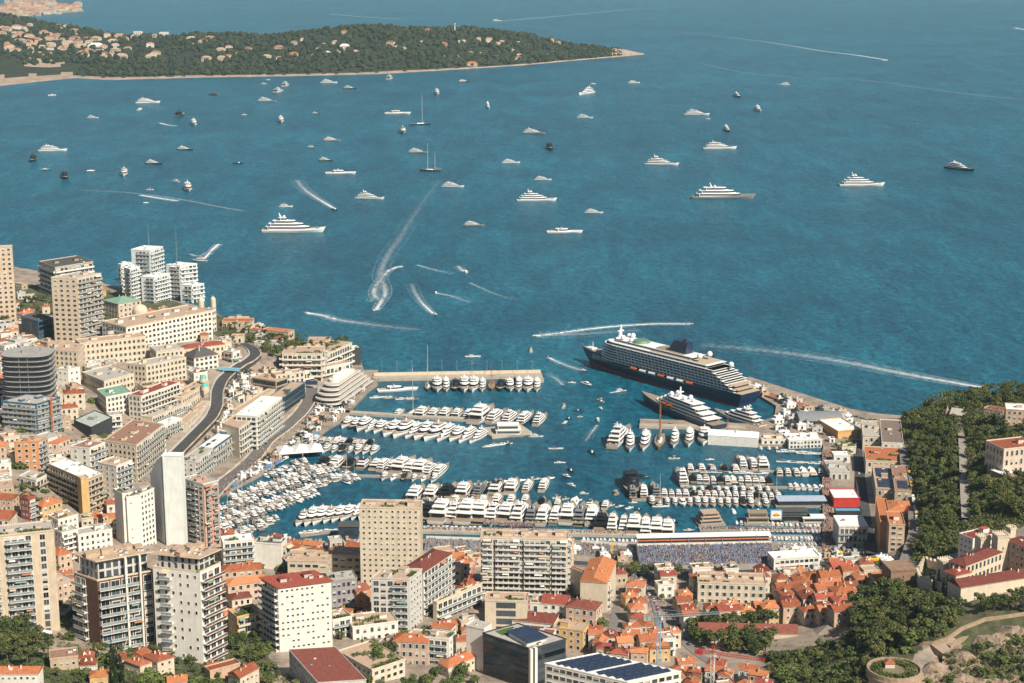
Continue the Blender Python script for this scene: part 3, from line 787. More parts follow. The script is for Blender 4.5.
# --- behind, by the open sea
bld('tall pink slab tower standing above the shore', N=(17,247), Rr=(19.5,245.5), L=(-40,249), yb=322, col=mat('tan_pink_render', (.60, .46, .33), .85, .15, .2, streak=.14), fR='plain', fL=st('punch', bw=4, fh=3.2, ww=1.7, wh=1.5), ac=1)
bld('stepped block with a dark roof terrace behind the beige tower', N=(55,268), Rr=(93,262), L=(39,262), h=40, col=GREY, fR=BALS, fL=BALS, rcol=ROOFD, huts=2, trim=BEIGE)
bld('beige tower of small windows rising left of the white sea towers', N=(81,279), Rr=(101,274), L=(51,278), yb=344, col=BEIGE, fL=st('punch', bw=5.2, ww=2.0, wh=1.4), fR=st('balc', slab=BEIGE), huts=2, trim=CREAM)
bld('low blue-black glass block at the foot of the beige tower', N=(38,322), Rr=(52,318), L=(21,317), h=20, col=BLUEGL, fR='glass', fL='glass', rcol=ROOFD, huts=0)
SEAW = mat('cool_white_render', (.68, .71, .70), .8, .1, .2, streak=.1)
WB = st('balc', sty='solid', rail=SEAW, slab=SEAW, dep=1.1, aw=.05)
WT = dict(col=SEAW, fR=WB, fL=st('balc', cols=[(.3, .95)], only=[(.3, 1)], slab=SEAW, rail=RAIL, dep=1.0, aw=.05), rcol=ROOFW, fp=3.7)
bld('tallest white balcony tower beside the sea, with a mast', N=(150,251), Rr=(163,247), L=(131,250), h=52, **WT)
bld('slim white tower against the left flank of the tallest white tower', N=(121,265), Rr=(132,263), L=(112,266), h=38, **WT)
bld('white connecting block with a stepped top beside the tallest tower', N=(130,270), Rr=(140,267), L=(124,268), h=44, **WT)
bld('lower white tower in front of the tallest white tower', N=(154,278), Rr=(170,274), L=(141,277), h=34, **WT)
bld('white balcony tower with a mast at the seaward end of the cluster', N=(180,266), Rr=(197,264), L=(166,265), h=46, **WT)
bld('low white wing stepping down to the sea from the cluster', N=(192,286), Rr=(204,284), L=(180,285), h=24, **WT)
for n, (x, y0, y1) in enumerate(((149, 249, 224), (177, 264, 228))):
    p = at(x, y0, 50 if n == 0 else 44); z1 = z_at(p.x, p.y, y1); b = MB(); b.tube((0, 0, -2), (0, 0, (z1-p.z)*.6), .45, .3); b.tube((0, 0, (z1-p.z)*.6), (0, 0, z1-p.z), .3, .12)
    tag(b.build('antenna_mast', METAL, None, p), ('tall thin antenna mast on the tallest white tower', 'thin antenna mast on the seaward white tower')[n], 'mast', 'masts on the white towers')
HP = st('punch', bw=3.6, fh=3.2, ww=1.8, wh=1.7, frame=CREAM, v=('plain', 'awning', 'plain'))
hp = bld('long grand white hotel with domes facing the square', N=(126,328), Rr=(212,311), h=24, depth=46, col=WHITE, fR=HP, fL=HP, rcol=ROOFT, huts=6, ac=9, garden=3, trim=CREAM, name='grand_hotel')
def dome(px, py, h, r, m, label, tall=1.0, drum=0, group=None, name='dome'):
    p = at(px, py, h); t = thing(name, label, 'dome', (p.x, p.y, p.z-drum), 0, group)
    b = MB(); n = 14
    b.tube((0, 0, -3), (0, 0, drum), r*1.02, r*1.02, n); b.build('drum', CREAM, t)
    b = MB(); ks = 6
    for k in range(ks):
        a0, a1 = math.pi/2*k/ks, math.pi/2*(k+1)/ks; b.tube((0, 0, drum+r*tall*math.sin(a0)), (0, 0, drum+r*tall*math.sin(a1)), r*math.cos(a0), max(.05, r*math.cos(a1)), n, cap=False)
    b.build('cupola', m, t, smooth=True)
    b = MB(); b.tube((0, 0, drum+r*tall-.3), (0, 0, drum+r*tall*1.25+1), .35, .12, 6); b.build('finial', CREAM, t)
dome(140, 311, 27, 9, CREAM, 'broad cream dome on the grand white hotel', .9, 1)
dome(201, 301, 30, 3.6, CREAM, 'inner small stone cupola at the seaward end of the hotel', 1.3, 5, 'corner cupolas of the grand hotel')
dome(213, 300, 30, 3.4, CREAM, 'outermost small stone cupola at the seaward end of the hotel', 1.3, 6, 'corner cupolas of the grand hotel')
dome(110, 330, 26, 4, DARK, 'small dark dome beside the beige courtyard hotel', 1, 1)
bld('low hall with a pale green copper roof behind the hotel dome', N=(118,304), Rr=(141,300), h=20, depth=34, col=BEIGE, rcol=GREENR, roof='hip', rh=5, fR=PW, fL=PW)
bld('rounded white corner wing at the seaward end of the grand hotel', N=(206,314), Rr=(216,309), L=(199,313), h=24, col=WHITE, fR=HP, fL=HP, rcol=ROOFT)
HB = st('punch', bw=3.4, fh=3.4, ww=1.3, wh=1.9, frame=CREAM, v=('plain', 'shutter', 'plain'))
bld('beige courtyard hotel, wing along the back of the court', N=(80,344), Rr=(146,337), h=22, depth=22, col=CREAM, fR=HB, fL=HB, rcol=ROOFT, ac=5, huts=2)
bld('beige courtyard hotel, short wing beside the dark glass tower', N=(78,352), Rr=(84,345), L=(54,350), h=22, col=CREAM, fR=HB, fL=HB, rcol=ROOFT)
bld('beige courtyard hotel, long front wing with a grey flat roof', N=(146,366), Rr=(186,358), L=(126,364), h=20, col=CREAM, fR=HB, fL=HB, rcol=ROOFG, huts=2)
bld('beige courtyard hotel, wing closing the seaward end of the court', N=(156,352), Rr=(184,349), h=19, depth=26, col=CREAM, fR=HB, fL=HB, rcol=ROOFG)
bld('classical block under a black mansard by the casino road', N=(194,358), Rr=(218,354), h=14, depth=22, col=WHITE, fR=HP, fL=HP, rcol=ROOFD, roof='hip', rh=8, over=.9)
bld('long low range under a red roof behind the black mansard', N=(184,349), Rr=(225,344), h=14, depth=14, col=CREAM, fR=HB, fL=HB, rcol=TILEB, roof='hip')
# --- dark tower under construction on the left edge
def round_tower():
    p = at(28, 352, 62); zb = g1(p.x, p.y)-2; H = p.z-zb
    t = thing('apartment_tower', 'dark rounded tower of steel slabs still under construction on the left edge', 'building', (p.x, p.y, zb))
    def plan(rx, ry, n=28, sq=3.2):
        o = []
        for k in range(n):
            a = 2*math.pi*k/n; c, s = math.cos(a), math.sin(a); o.append((rx*math.copysign(abs(c)**(2/sq), c), ry*math.copysign(abs(s)**(2/sq), s)))
        return o
    rx = 24; ry = 20
    b = MB(); b.prism(plan(rx-1.8, ry-1.8), 0, H-.5, 0); b.build('core', mat('dark_glass_core', (.04, .05, .06), .2, .3, .3, spec=.6), t)
    n = int(H/4.7)
    for i in range(1, n+1):
        b = MB(); b.prism(plan(rx, ry), i*H/n-.45, i*H/n, 0); b.prism(plan(rx+.05, ry+.05), i*H/n-1.5, i*H/n-1.3, 1, bottom=False); b.build('floor_slab', [GREY, DARK], t)
    for k in range(10):
        a = math.pi+math.pi*k/9; b = MB(); b.tube((rx*.97*math.cos(a), ry*.97*math.sin(a), 0), (rx*.97*math.cos(a), ry*.97*math.sin(a), H), .3, .3, 5); b.build('column', METAL, t)
    b = MB(); b.box(3, 2, H, 16, 10, 4, 0); b.build('plant_room', [GREY], t)
round_tower()
bld('dark glass podium at the foot of the tower under construction', N=(38,405), Rr=(60,398), L=(2,402), yb=436, col=BLUEGL, fR=st('balc', slab=LGREY, dep=1.2), fL=st('balc', slab=LGREY, dep=1.2), rcol=ROOFG, huts=2, ac=5)
bld('white house with square windows squeezed right of the dark tower', N=(68,370), Rr=(80,368), L=(57,369), h=18, col=WHITE, fR=SM, fL=SM)
bld('round-cornered cream house under a red roof below it', N=(64,394), Rr=(84,393), h=14, depth=14, col=CREAM, roof='hip', rcol=TILE, fR=PW, fL=PW)
bld('small cream house with an orange roof in front of the round-cornered one', N=(60,409), Rr=(78,407), h=10, depth=12, col=CREAM, roof='hip', rcol=TILE, fR=PW, fL=PW)
bld('cream winter garden hotel front with a broad grey roof', N=(104,382), Rr=(134,374), L=(82,373), h=18, col=CREAM, fR=HB, fL=HB, rcol=ROOFG, huts=2, ac=4)
bld('turn-of-century white house with a green roof edge at the bend', N=(106,398), Rr=(131,393), L=(97,390), h=18, col=WHITE, fR=HB, fL=HB, rcol=GREENR)
bld('pink-white palace apartment row with a red roof strip above the black box', N=(141,397), Rr=(180,383), h=26, depth=16, col=WHITE, fR=st('balc', fh=3.3, slab=CREAM, v=('plain', 'awning'), rail=LIGHT_RAIL), fL=HB, rcol=TILEB, roof='flat', huts=2)
bld('cream terraced row with awnings falling towards the climbing road', N=(182,398), Rr=(209,382), h=15, depth=14, col=CREAM, fR=HB, fL=HB, rcol=ROOFT, garden=1)
bld('low arcaded gallery under the pink-white palace row', N=(152,418), Rr=(192,402), h=9, depth=12, col=CREAM, fR=st('balc', fh=4.2, slab=WHITE), fL=HB, rcol=ROOFG)
dome(205, 386, 16, 4, TURQ, 'nearer of the two turquoise domes beside the climbing road', .9, 1, 'turquoise domes on the terraced row')
dome(203, 378, 17, 3.6, TURQ, 'farther of the two turquoise domes beside the climbing road', .9, 1, 'turquoise domes on the terraced row')
# --- central left
bld('black windowless box with a pale green roof on the slope', N=(92,428), Rr=(112,418), L=(74,421), yb=441, col=DARK, fR='plain', fL='plain', rcol=mat('pale_green_roof', (.42, .47, .42), .6), huts=1, hutcol=METAL)
bld('cream apartment block with a brown tiled terrace and balconies facing the harbour', N=(138,446), Rr=(164,425), L=(104,441), yb=483, col=CREAM, fR=st('balc', slab=CREAM), fL=st('punch', bw=3.6), rcol=mat('brown_terrace', (.30, .17, .12), .9, .3, .5), huts=3, ac=6)
bld('white rendered block with brown terraces left of the cream apartment block', N=(91,449), Rr=(105,443), L=(70,447), yb=474, col=WHITE, fR=st('balc'), fL=st('punch', bw=6, ww=1.4), rcol=mat('brown_terrace', (.3, .17, .12)), huts=1)
bld('white modern block with dark balconies beside the tall silver slab', N=(118,467), Rr=(132,461), L=(98,463), yb=500, col=WHITE, fR=st('balc', slab=LGREY), fL=st('punch', bw=5.5, ww=1.3, wh=1.5), rcol=ROOFT)
bld('long low colonnaded building with a pale roof above the climbing road', N=(160,428), Rr=(182,419), h=12, depth=12, col=WHITE, fR=st('balc', fh=4, slab=WHITE), fL=PW, rcol=ROOFW, ac=2)
bld('cream colonnade along the inner kerb of the climbing road', N=(186,424), Rr=(211,402), h=9, depth=9, col=CREAM, fR=st('punch', fh=4.5, bw=4, ww=1.8, wh=3), fL=PW, rcol=ROOFT)
TS = st('balc', slab=TAN, rail=TAN, sty='solid', dep=1.8)
bld('tan block of wide balconies with an ochre end wall and white roof sheets', N=(88,481), Rr=(103,474), L=(49,465), yb=515, col=TAN, fR=TS, fL=TS, rcol=ROOFW, huts=2, hutcol=ROOFW, ac=5)
bld('blank ochre stair tower on the corner of the tan balcony block', N=(83,479.5), Rr=(88.5,478), L=(77,477), yb=516, col=OCHRE, fR='plain', fL='plain', huts=0, ac=0)
bld('orange-pink house with white window surrounds on the left slope', N=(40,442), Rr=(46,438), L=(14,443), yb=472, col=ORANGEW, fL=st('punch', bw=4, ww=1.6, frame=WHITE), fR=st('balc', slab=LGREY), rcol=ROOFG, huts=2)
bld('rose house under a red roof right of the orange-pink house', N=(58,443), Rr=(70,438), L=(47,443), h=12, col=PINK, roof='hip', rcol=TILE, fR=PW, fL=PW)
bld('low white rounded terrace block below the orange-pink house', N=(36,481), Rr=(47,475), L=(19,477), h=9, col=WHITE, fR=TS, fL=TS, rcol=ROOFG, garden=2)
bld('red-roofed old house cut by the left edge, upper', N=(6,446), Rr=(9,442), L=(-12,447), h=12, col=SALMON, roof='hip', rcol=TILEO, fR=PW, fL=PW)
bld('red-roofed old house cut by the left edge, lower', N=(12,500), Rr=(19,495), L=(-14,498), h=12, col=SALMON, roof='gable', rcol=TILEO, fR=PW, fL=PW)
bld('red-roofed house with grey skylights low on the left edge', N=(10,520), Rr=(17,512), L=(-14,518), h=10, col=CREAM, roof='gable', rcol=TILE, fR=PW, fL=PW)
bld('narrow rust and white house between red roofs', N=(30,500), Rr=(36,497), L=(20,498), yb=522, col=mat('rust_render', (.28, .10, .07)), fR=BAL, fL=SM, rcol=TILE)
bld('ochre house with a salmon roof right of the rust house', N=(42,507), Rr=(62,501), L=(34,503), h=12, col=OCHRE, roof='hip', rcol=TILE, fR=PW, fL=BALS)
bld('cream flat-roofed house in front of the ochre house', N=(58,521), Rr=(78,515), L=(48,516), h=10, col=WHITE, fR=PW, fL=PW, rcol=ROOFT, garden=1)
# silver slab, pink block, white blocks
def slab_tower():
    d = bld('tall narrow silver slab with a sloping shoulder and slot windows', N=(166,456), Rr=(181,456.5), depth=9, yb=545, col=SILVER, fR=st('punch', bw=9, ww=.8, wh=.9, fh=3.2, only=[(0, .4)]), fL='plain', huts=0, ac=1, par=.4, rcol=ROOFW)
    root, P, zr, zb = d['root'], d['P'], d['zr'], d['zb']; l = root.location
    w_ = Vector(pl(149, 449.5, zr))-P[0]; W = w_.length; u = w_/W; nn = (P[3]-P[0])*.95; a = P[0]
    pts = [(.03, zb), (.03, zr-.4), (W*.42, zr-6), (W, zr-20), (W, zb)]; vs = []; b = MB()
    for e in (0, 1):
        for x, z in pts: q = a+u*x+nn*e; vs.append((q.x-l.x, q.y-l.y, z-l.z))
    n = len(pts); b.add(vs, [tuple(range(n)), tuple(range(2*n-1, n-1, -1))]+[(i, i+n, (i+1) % n+n, (i+1) % n) for i in range(n)])
    b.build('sloping_wing', SILVER, root)
    b = MB(); q = P[0]; b.box(q.x-l.x, q.y-l.y-.15, 0, .9, .9, zr-zb-1); b.build('slot_window', DARK, root)
slab_tower()
PKB = mat('pink_brick', (.50, .29, .21), .85, .15, .3)
bld('pink-framed block with white balconies standing at the marina corner', N=(206,485), Rr=(218.5,481), L=(181.5,479), yb=548, fp=5, col=PKB, fL=st('balc', cols=[(.3, .7)], only=[(.04, .2), (.3, .7), (.8, .96)], slab=WHITE), fR=st('balc', cols=[(.1, .45), (.55, .9)], only=[(.1, .45), (.55, .9)], slab=PKB, dep=1.4), rcol=ROOFT, trim=mat('pale_blue_trim', (.45, .62, .7)), huts=2)
bld('white block with leaning fins left of the silver slab', N=(142,495), Rr=(154,489), L=(134,493), yb=546, fp=5.5, col=WHITE, fR=st('punch', bw=2.6, ww=1.3), fL=st('punch', bw=4, ww=.9), rcol=ROOFG, garden=3)
bld('white rounded block with a planted roof next to the leaning-fin block', N=(129,498), Rr=(140.5,496), yb=546, depth=10, fp=8, col=WHITE, fR=st('punch', bw=3, ww=.5, wh=.6, skip=.5), fL='plain', rcol=ROOFG, garden=3)
bld('windowless white block left of the rounded white block', N=(125,495), Rr=(127.5,494), L=(114,490), yb=545, col=WHITE, fR='plain', fL='plain', rcol=ROOFG, garden=3, huts=0)
# --- lower road side
BL2 = st('balc', slab=WHITE, rail=LIGHT_RAIL, dep=1.5)
bld('white balcony apartments stepping along the lower harbour road', N=(258,417), Rr=(282,398), L=(241,412), yb=450, col=WHITE, fR=st('balc', slab=WHITE, dep=1.8), fL=BL2, rcol=ROOFW, huts=2)
bld('cream balcony apartments adjoining the white ones downhill', N=(240,429), Rr=(258,416), L=(222,424), yb=458, col=CREAM, fR=BL2, fL='plain', rcol=ROOFT, garden=2)
bld('blue glass terrace building with planted roofs by the harbour road', N=(214,449), Rr=(240,430), L=(203,444), yb=468, col=BLUEGL, fR=st('balc', slab=WHITE), fL='glass', rcol=ROOFW, garden=2)
bld('low terrace building nearest the marina wall with white roof', N=(196,462), Rr=(213,449), L=(186,457), yb=482, col=LGREY, fR=st('balc', slab=WHITE), fL=PW, rcol=ROOFG, garden=3)
bld('cream arcade house above the dark glass hall', N=(276,376), Rr=(305,372), h=18, depth=14, col=CREAM, fR=st('punch', fh=6, bw=5.5, ww=2.6, wh=4), fL=PW, rcol=ROOFT)
bld('dark glass hall with a planted terrace beside the road fork', N=(284,398), Rr=(305,383), L=(277,392), yb=414, col=BLUEGL, fR='glass', fL='glass', rcol=ROOFT, garden=2)
bld('long cream retaining gallery with slot openings below the casino terraces', N=(240,411), Rr=(275,390), h=8, depth=8, col=CREAM, fR=st('punch', fh=6, bw=3.2, ww=1.4, wh=3.5), fL=PW, rcol=ROOFT, huts=0, ac=0)
bld('small casino pavilion with a dark canopy above the gallery', N=(252,378), Rr=(276,382), h=7, depth=20, col=TAN, fR='glass', fL=PW, rcol=ROOFT, huts=1)
# seaside hotel with roof garden
BH = st('balc', slab=CREAM, fh=3.4, rail=WHITE, sty='solid', dep=2)
bld('seaside terrace hotel with a tree garden on its roof, front wing', N=(282,354), Rr=(322,354), h=20, depth=34, col=CREAM, fR=BH, fL=BH, rcol=ROOFT, garden=6, ac=2, huts=0)
bld('seaside terrace hotel, angled wing running out to the point', N=(322,356), Rr=(352,343), h=20, depth=30, col=CREAM, fR=BH, fL=BH, rcol=ROOFT, garden=6, huts=0)
bld('seaside terrace hotel, lower row of large bays on the quay', N=(302,373), Rr=(350,363), h=9, depth=14, col=WHITE, fR=BH, fL=BH, rcol=ROOFT)
bld('dark prow at the seaward end of the terrace hotel', N=(352,349), Rr=(359,347), L=(348,346), h=20, col=DARK, fR='plain', fL='plain', rcol=ROOFW, huts=0)
for n, (x0, y0, x1, w_, lab, c) in enumerate([(222,322,252,18,'low salmon pavilion with a red deck on the headland',TILE),(228,319,248,10,'long low cream villa on the headland',ROOFT),(262,330,288,14,'low cream beach club with an orange terrace on the headland',TILEO),(231,337,243,12,'small pink house by the hairpin of the climbing road',TILE),(308,340,330,12,'low cream terrace house at the foot of the headland trees',ROOFT)]):
    bld(lab, N=(x0,y0), Rr=(x1,y0-(0 if n != 2 else -3)), h=6, depth=w_, col=CREAM if n % 2 else SALMON, rcol=c, fR=PW, fL=PW, huts=0 if n != 1 else 1, ac=1)
def yacht_club():
    # a building like a liner: curved nose and long receding decks
    zt = 22; A = Vector(pl(325, 407, 4)); Bp = Vector(pl(360, 382, 4)); ax = (Bp-A); Ln = ax.length; ax.normalize(); nn = Vector((ax.y, -ax.x))
    t = thing('yacht_club', 'white liner-shaped yacht club with curved open decks on the quay', 'building', (A.x, A.y, 2.4))
    W = 16
    def outline(x0, x1, w, n=12):
        pts = []
        for k in range(n+1):
            a = -math.pi/2-math.pi*k/n*-1; 
        P = []
        for k in range(n+1):
            a = math.pi/2+math.pi*k/n; P.append((x0+w*.75*math.cos(a)+w*.75, w*math.sin(a)))
        P += [(x1, -w), (x1, w)]
        return [(ax.x*x-nn.x*y, ax.y*x-nn.y*y) for x, y in P]
    levels = [(0, 0), (4.6, 0), (9.0, 4), (13.2, 9), (17.2, 15)]
    for i, (z, x0) in enumerate(levels):
        w = W-1.6*i; x1 = Ln-6*i
        b = MB(); b.prism(outline(x0+2.2, x1-4, w-2.6), z, z+4.3, 0); b.build('glazed_storey', [GLASSB], t)
        b = MB(); b.prism(outline(x0, x1, w), z+3.7, z+4.25, 0); b.prism(outline(x0-.1, x1+.1, w+.1), z+4.25, z+5.1, 0, 1); b.build('deck', [WHITE, mat('pale_decking', (.5, .46, .4), .8)], t)
    b = MB(); b.prism(outline(24, Ln*.7, W-10), 21.8, 25.6, 0); b.build('penthouse', [WHITE], t)
    b = MB(); b.prism(outline(30, Ln*.6, W-12), 25.6, 27.2, 0); b.build('roof_shell', [ROOFW], t)
    for k in range(3):
        b = MB(); p = ax*(Ln*.35+k*12); b.tube((p.x, p.y, 22), (p.x, p.y, 36), .2, .08); b.build('flagpole', METAL, t)
yacht_club()
# --- foreground, left
BW = st('balc', slab=WHITE, dep=1.7, fh=3.1)
bld('pale slab of balconies cut by the left edge, planted along the roof', N=(-34,540), Rr=(54,531), h=56, depth=20, col=BEIGE, fp=7.2, fR=st('balc', cols=[(.0, .36), (.44, .72)], slab=WHITE, fh=3.1, only=[(0, .36), (.44, .72), (.82, .9)], bw=3.0, dep=1.9), fL='plain', rcol=ROOFG, garden=5, huts=3, ac=5)
BR = mat('brown_terrace', (.3, .17, .12))
DKG = mat('dark_glazing', (.06, .065, .07), .25, .2, .3, spec=.5)
tw = bld('brown and white terraced tower, left half with brick-brown panels', N=(101,561), Rr=(153,551), L=(73,553), yb=648, fp=8.3, col=BROWN, fR=st('balc', cols=[(.02, .46), (.5, .71)], only=[(0, .72), (.8, .95)], slab=WHITE, dep=1.8, bw=4.5, aw=.1, pl=.9), fL=st('balc', cols=[(0, .52)], only=[(0, .52)], slab=WHITE, dep=1.8, aw=.5, pl=.5), rcol=ROOFT, over=.2, trim=CREAM, huts=7, garden=0, ac=22, par=.8, pent=(2.6, 14, LGREY), hutcol=TAN)
for f0, f1 in ((.462, .498), (.715, .745)):
    b = MB(); x0, y0 = tw['q'](tw['w0']*(f0+f1)/2, -1.3); b.box(x0, y0, 0, tw['w0']*(f1-f0), 2.8, tw['H']-.3, 0, tw['ang']); b.build('white_fin', WHITE, tw['root'])
tw2 = bld('brown and white terraced tower, right half with a bright white corner', N=(204,558), Rr=(220,549), L=(152,553), yb=664, fp=8.3, col=WHITE, fL=st('balc', cols=[(.17, .40)], slab=WHITE, dep=1.8, bw=3.2, ww=.8, wh=1.2, sill=.9, v=('plain',), skip=.3, aw=.1, pl=.7), fR=st('balc', slab=WHITE, rail=BROWN, dep=2.2, pl=.6), rcol=ROOFT, over=.2, trim=CREAM, huts=6, garden=0, ac=20, par=.8, pent=(2.4, 10, LGREY), hutcol=TAN)
bld('white tower with a flat red roof and a shaded balcony side', N=(280,588), Rr=(331,581), L=(261,578), yb=652, col=WHITE, fR=st('punch', bw=2.6, ww=1.0, wh=.8, fh=3.1, v=('plain', 'bare'), skip=.2), fL=st('balc', slab=WHITE, dep=2, fh=3.1, rail=LGREY), rcol=TILEB, over=2.4, trim=TILEB, huts=2, hutcol=LGREY, ac=3, par=.2)
bld('plain beige tower of small square windows standing before the marina', N=(361,508), Rr=(420,509), yb=590, depth=18, col=CREAM, fR=st('punch', bw=3.5, ww=1.2, wh=1.2, fh=3.1), fL=SM, rcol=ROOFT, huts=3, ac=6, garden=2)
bld('wide cream block of white balconies in front of the grandstand', N=(481,538), Rr=(568,540), yb=594, depth=17, col=CREAM, fR=st('balc', cols=[(.02, .13), (.17, .46), (.5, .78), (.82, .98)], slab=WHITE, rail=LIGHT_RAIL, sty='solid', fh=3.2, bw=3.3, v=('door', 'blind', 'blind')), fL=PW, rcol=ROOFT, huts=5, ac=8, garden=2)
bld('narrow salmon end tower against the wide balcony block', N=(568,541), Rr=(574,540), yb=594, depth=17, col=SALMON, fR=st('punch', bw=4, ww=.9), fL='plain', huts=0)
# maroon roof pair
bld('grey apartment block with a roof garden below the maroon solar roof', N=(410,580), Rr=(422,570), L=(371,579), yb=630, col=LGREY, fL=st('balc', cols=[(.55, .92)], slab=WHITE, fh=3.1), fR=st('punch', bw=3.4, ww=1.3, wh=1.3), rcol=ROOFT, garden=4, huts=2)
mr = bld('white balcony block under a maroon roof with solar panels', N=(424,572), Rr=(452,553), L=(404,568), yb=617, col=WHITE, fR=st('balc', slab=WHITE, dep=1.6), fL='plain', rcol=TILER, roof='hip', rh=4, over=1)
def panels(d, a0, a1, c0, c1, nx, ny, z, m=SOLAR, tilt=.0):
    for i in range(nx):
        for j in range(ny):
            a, c = lerp(a0, a1, (i+.5)/nx), lerp(c0, c1, (j+.5)/ny); x, y = d['q'](a, c); b = MB(); sx, sy = (a1-a0)/nx*.92, (c1-c0)/ny*.86
            b.box(0, 0, 0, sx, sy, .12, 0); b.box(0, 0, -.25, .3, .3, .3, 1)
            o = b.build('solar_panel', [m, METAL], d['root'], (x, y, d['H']+z)); o.rotation_euler = (tilt, 0, d['ang'])
bld('cream terrace house with rust end wall right of the maroon roof', N=(437,603), Rr=(482,584), L=(433,602), yb=620, col=CREAM, fR=st('balc', slab=WHITE, dep=2.2), fL='plain', rcol=ROOFG, garden=5)
bld('white block with stacked balconies above the glass office', N=(449,640), Rr=(456,634), L=(407,636), yb=665, col=WHITE, fL=st('balc', cols=[(.5, .95)], slab=WHITE), fR=PW, rcol=ROOFT, garden=3, huts=1)
bld('rose house with grey shutters under an orange roof', N=(393,641), Rr=(428,643), yb=662, depth=14, col=PINK, fR=st('punch', bw=3.4, v=('shutter', 'shutter', 'blind')), fL=PW, roof='hip', rcol=TILE)
gy = bld('sports hall with a broad maroon roof in front of the white tower', N=(318,683), Rr=(366,680), L=(289,650), h=12, col=LGREY, fR=PW, fL=PW, rcol=TILER, roof='flat', par=.2, huts=0, ac=3)
bld('ochre balcony house with trees on its roof left of the white tower', N=(238,618), Rr=(262,612), L=(228,611), yb=640, col=OCHRE, fR=st('balc', slab=CREAM, rail=CREAM, sty='solid'), fL=PW, rcol=ROOFT, garden=8, huts=0)
bld('white block with a dark roof beside the marina water', N=(255,543), Rr=(281,545), yb=567, depth=14, col=WHITE, fR='plain', fL='plain', rcol=ROOFD, huts=2)
bld('beige balcony house right of the dark-roofed white block', N=(281,549), Rr=(291,543), L=(268,546), yb=570, col=TAN, fR=st('balc', slab=CREAM), fL=PW, rcol=BR)
bld('white balcony house nearest the pink marina block', N=(224,543), Rr=(254,540), yb=568, depth=13, col=WHITE, fR=st('balc', slab=WHITE), fL=PW, rcol=ROOFW, garden=1)
bld('plain white office row behind the white tower', N=(288,561), Rr=(328,562), yb=580, depth=22, col=BEIGE, fR=st('punch', bw=4, ww=2.6, wh=1.5), fL=PW, rcol=ROOFT, huts=3, ac=8)
bld('beige office block touching the foot of the plain beige tower', N=(331,556), Rr=(362,557), yb=578, depth=18, col=BEIGE, fR=st('punch', bw=4, ww=2.2), fL=PW, rcol=ROOFT, huts=2, ac=4)
bld('mauve gridded block right of the white tower', N=(331,582), Rr=(357,579), yb=610, depth=16, col=GREY, fR=st('punch', bw=2.6, ww=1.3, wh=1.9, frame=mat('mauve_frame', (.35, .28, .33))), fL=PW, rcol=ROOFG, garden=1)
bld('orange house under a brown roof beside the mauve block', N=(357,592), Rr=(370,588), yb=610, depth=12, col=ORANGEW, roof='gable', rcol=TILER, fR=SM, fL=SM)
bld('low white block with green balconies behind the courtyard garden', N=(333,621), Rr=(352,617), yb=638, depth=16, col=WHITE, fR=st('balc', slab=WHITE), fL=PW, rcol=ROOFT, garden=2)
bld('long white terrace with planters between the tower and the rose house', N=(353,628), Rr=(398,622), yb=640, depth=22, col=WHITE, fR=PW, fL=PW, rcol=ROOFT, garden=6, huts=2)
bld('cream courtyard block with a hedge garden on its roof', N=(372,671), Rr=(405,660), L=(338,652), h=9, col=CREAM, fR=st('punch', bw=4, ww=2), fL=st('punch', bw=4, ww=2), rcol=ROOFT, garden=10, huts=0)
bld('red and pink house row left of the ochre balcony house', N=(222,572), Rr=(262,569), h=11, depth=14, col=SALMON, roof='hip', rcol=TILE, fR=PW, fL=PW)
bld('orange-roofed house row behind the ochre balcony house', N=(228,586), Rr=(268,580), h=11, depth=13, col=PINK, roof='hip', rcol=TILEO, fR=PW, fL=PW)
bld('cream villa under a brown-red roof beside the brown tower', N=(232,600), Rr=(252,597), h=9, depth=12, col=CREAM, roof='hip', rcol=TILER, fR=PW, fL=PW)
bld('cream villa with an orange roof at the foot of the brown tower', N=(158,662), Rr=(174,657), L=(143,655), yb=676, col=CREAM, roof='hip', rcol=TILE, fR=SM, fL=SM)
bld('low orange-roofed villa wing left of the cream villa', N=(140,666), Rr=(152,662), L=(124,660), h=6, col=CREAM, roof='hip', rcol=TILE, fR=SM, fL=SM)
bld('white villa with a faded red roof low on the left edge', N=(-8,674), Rr=(38,674), h=7, depth=11, col=WHITE, roof='gable', rcol=TILE, fR=SM, fL=SM)
bld('brown-roofed garden house beside the white tent', N=(50,660), Rr=(78,657), h=6, depth=14, col=TAN, rcol=BR, fR=SM, fL=SM, huts=0)
bld('orange garage roof under the brown tower', N=(210,672), Rr=(240,664), h=5, depth=8, col=SALMON, rcol=TILE, fR='plain', fL='plain', huts=0, ac=0)
bld('cream house under an orange roof at the lower left of the white tower', N=(240,678), Rr=(259,668), L=(228,673), h=7, col=CREAM, rcol=TILE, roof='gable', fR=SM, fL=SM)
bld('red-roofed old house tucked behind the pale slab', N=(58,556), Rr=(72,552), h=14, depth=14, col=SALMON, rcol=TILE, roof='hip', fR=PW, fL=PW)
bld('salmon house with a grey flat roof under the old red house', N=(56,586), Rr=(74,580), h=12, depth=16, col=SALMON, rcol=ROOFG, fR=PW, fL=PW)
bld('white stacked house above the brown tower roof', N=(78,536), Rr=(112,530), h=22, depth=14, col=WHITE, fR=PW, fL=PW, rcol=ROOFG)
bld('white house with rust panels above the brown tower roof', N=(62,534), Rr=(78,530), h=22, depth=12, col=WHITE, fR=BALS, fL=PW, rcol=ROOFG, garden=1)
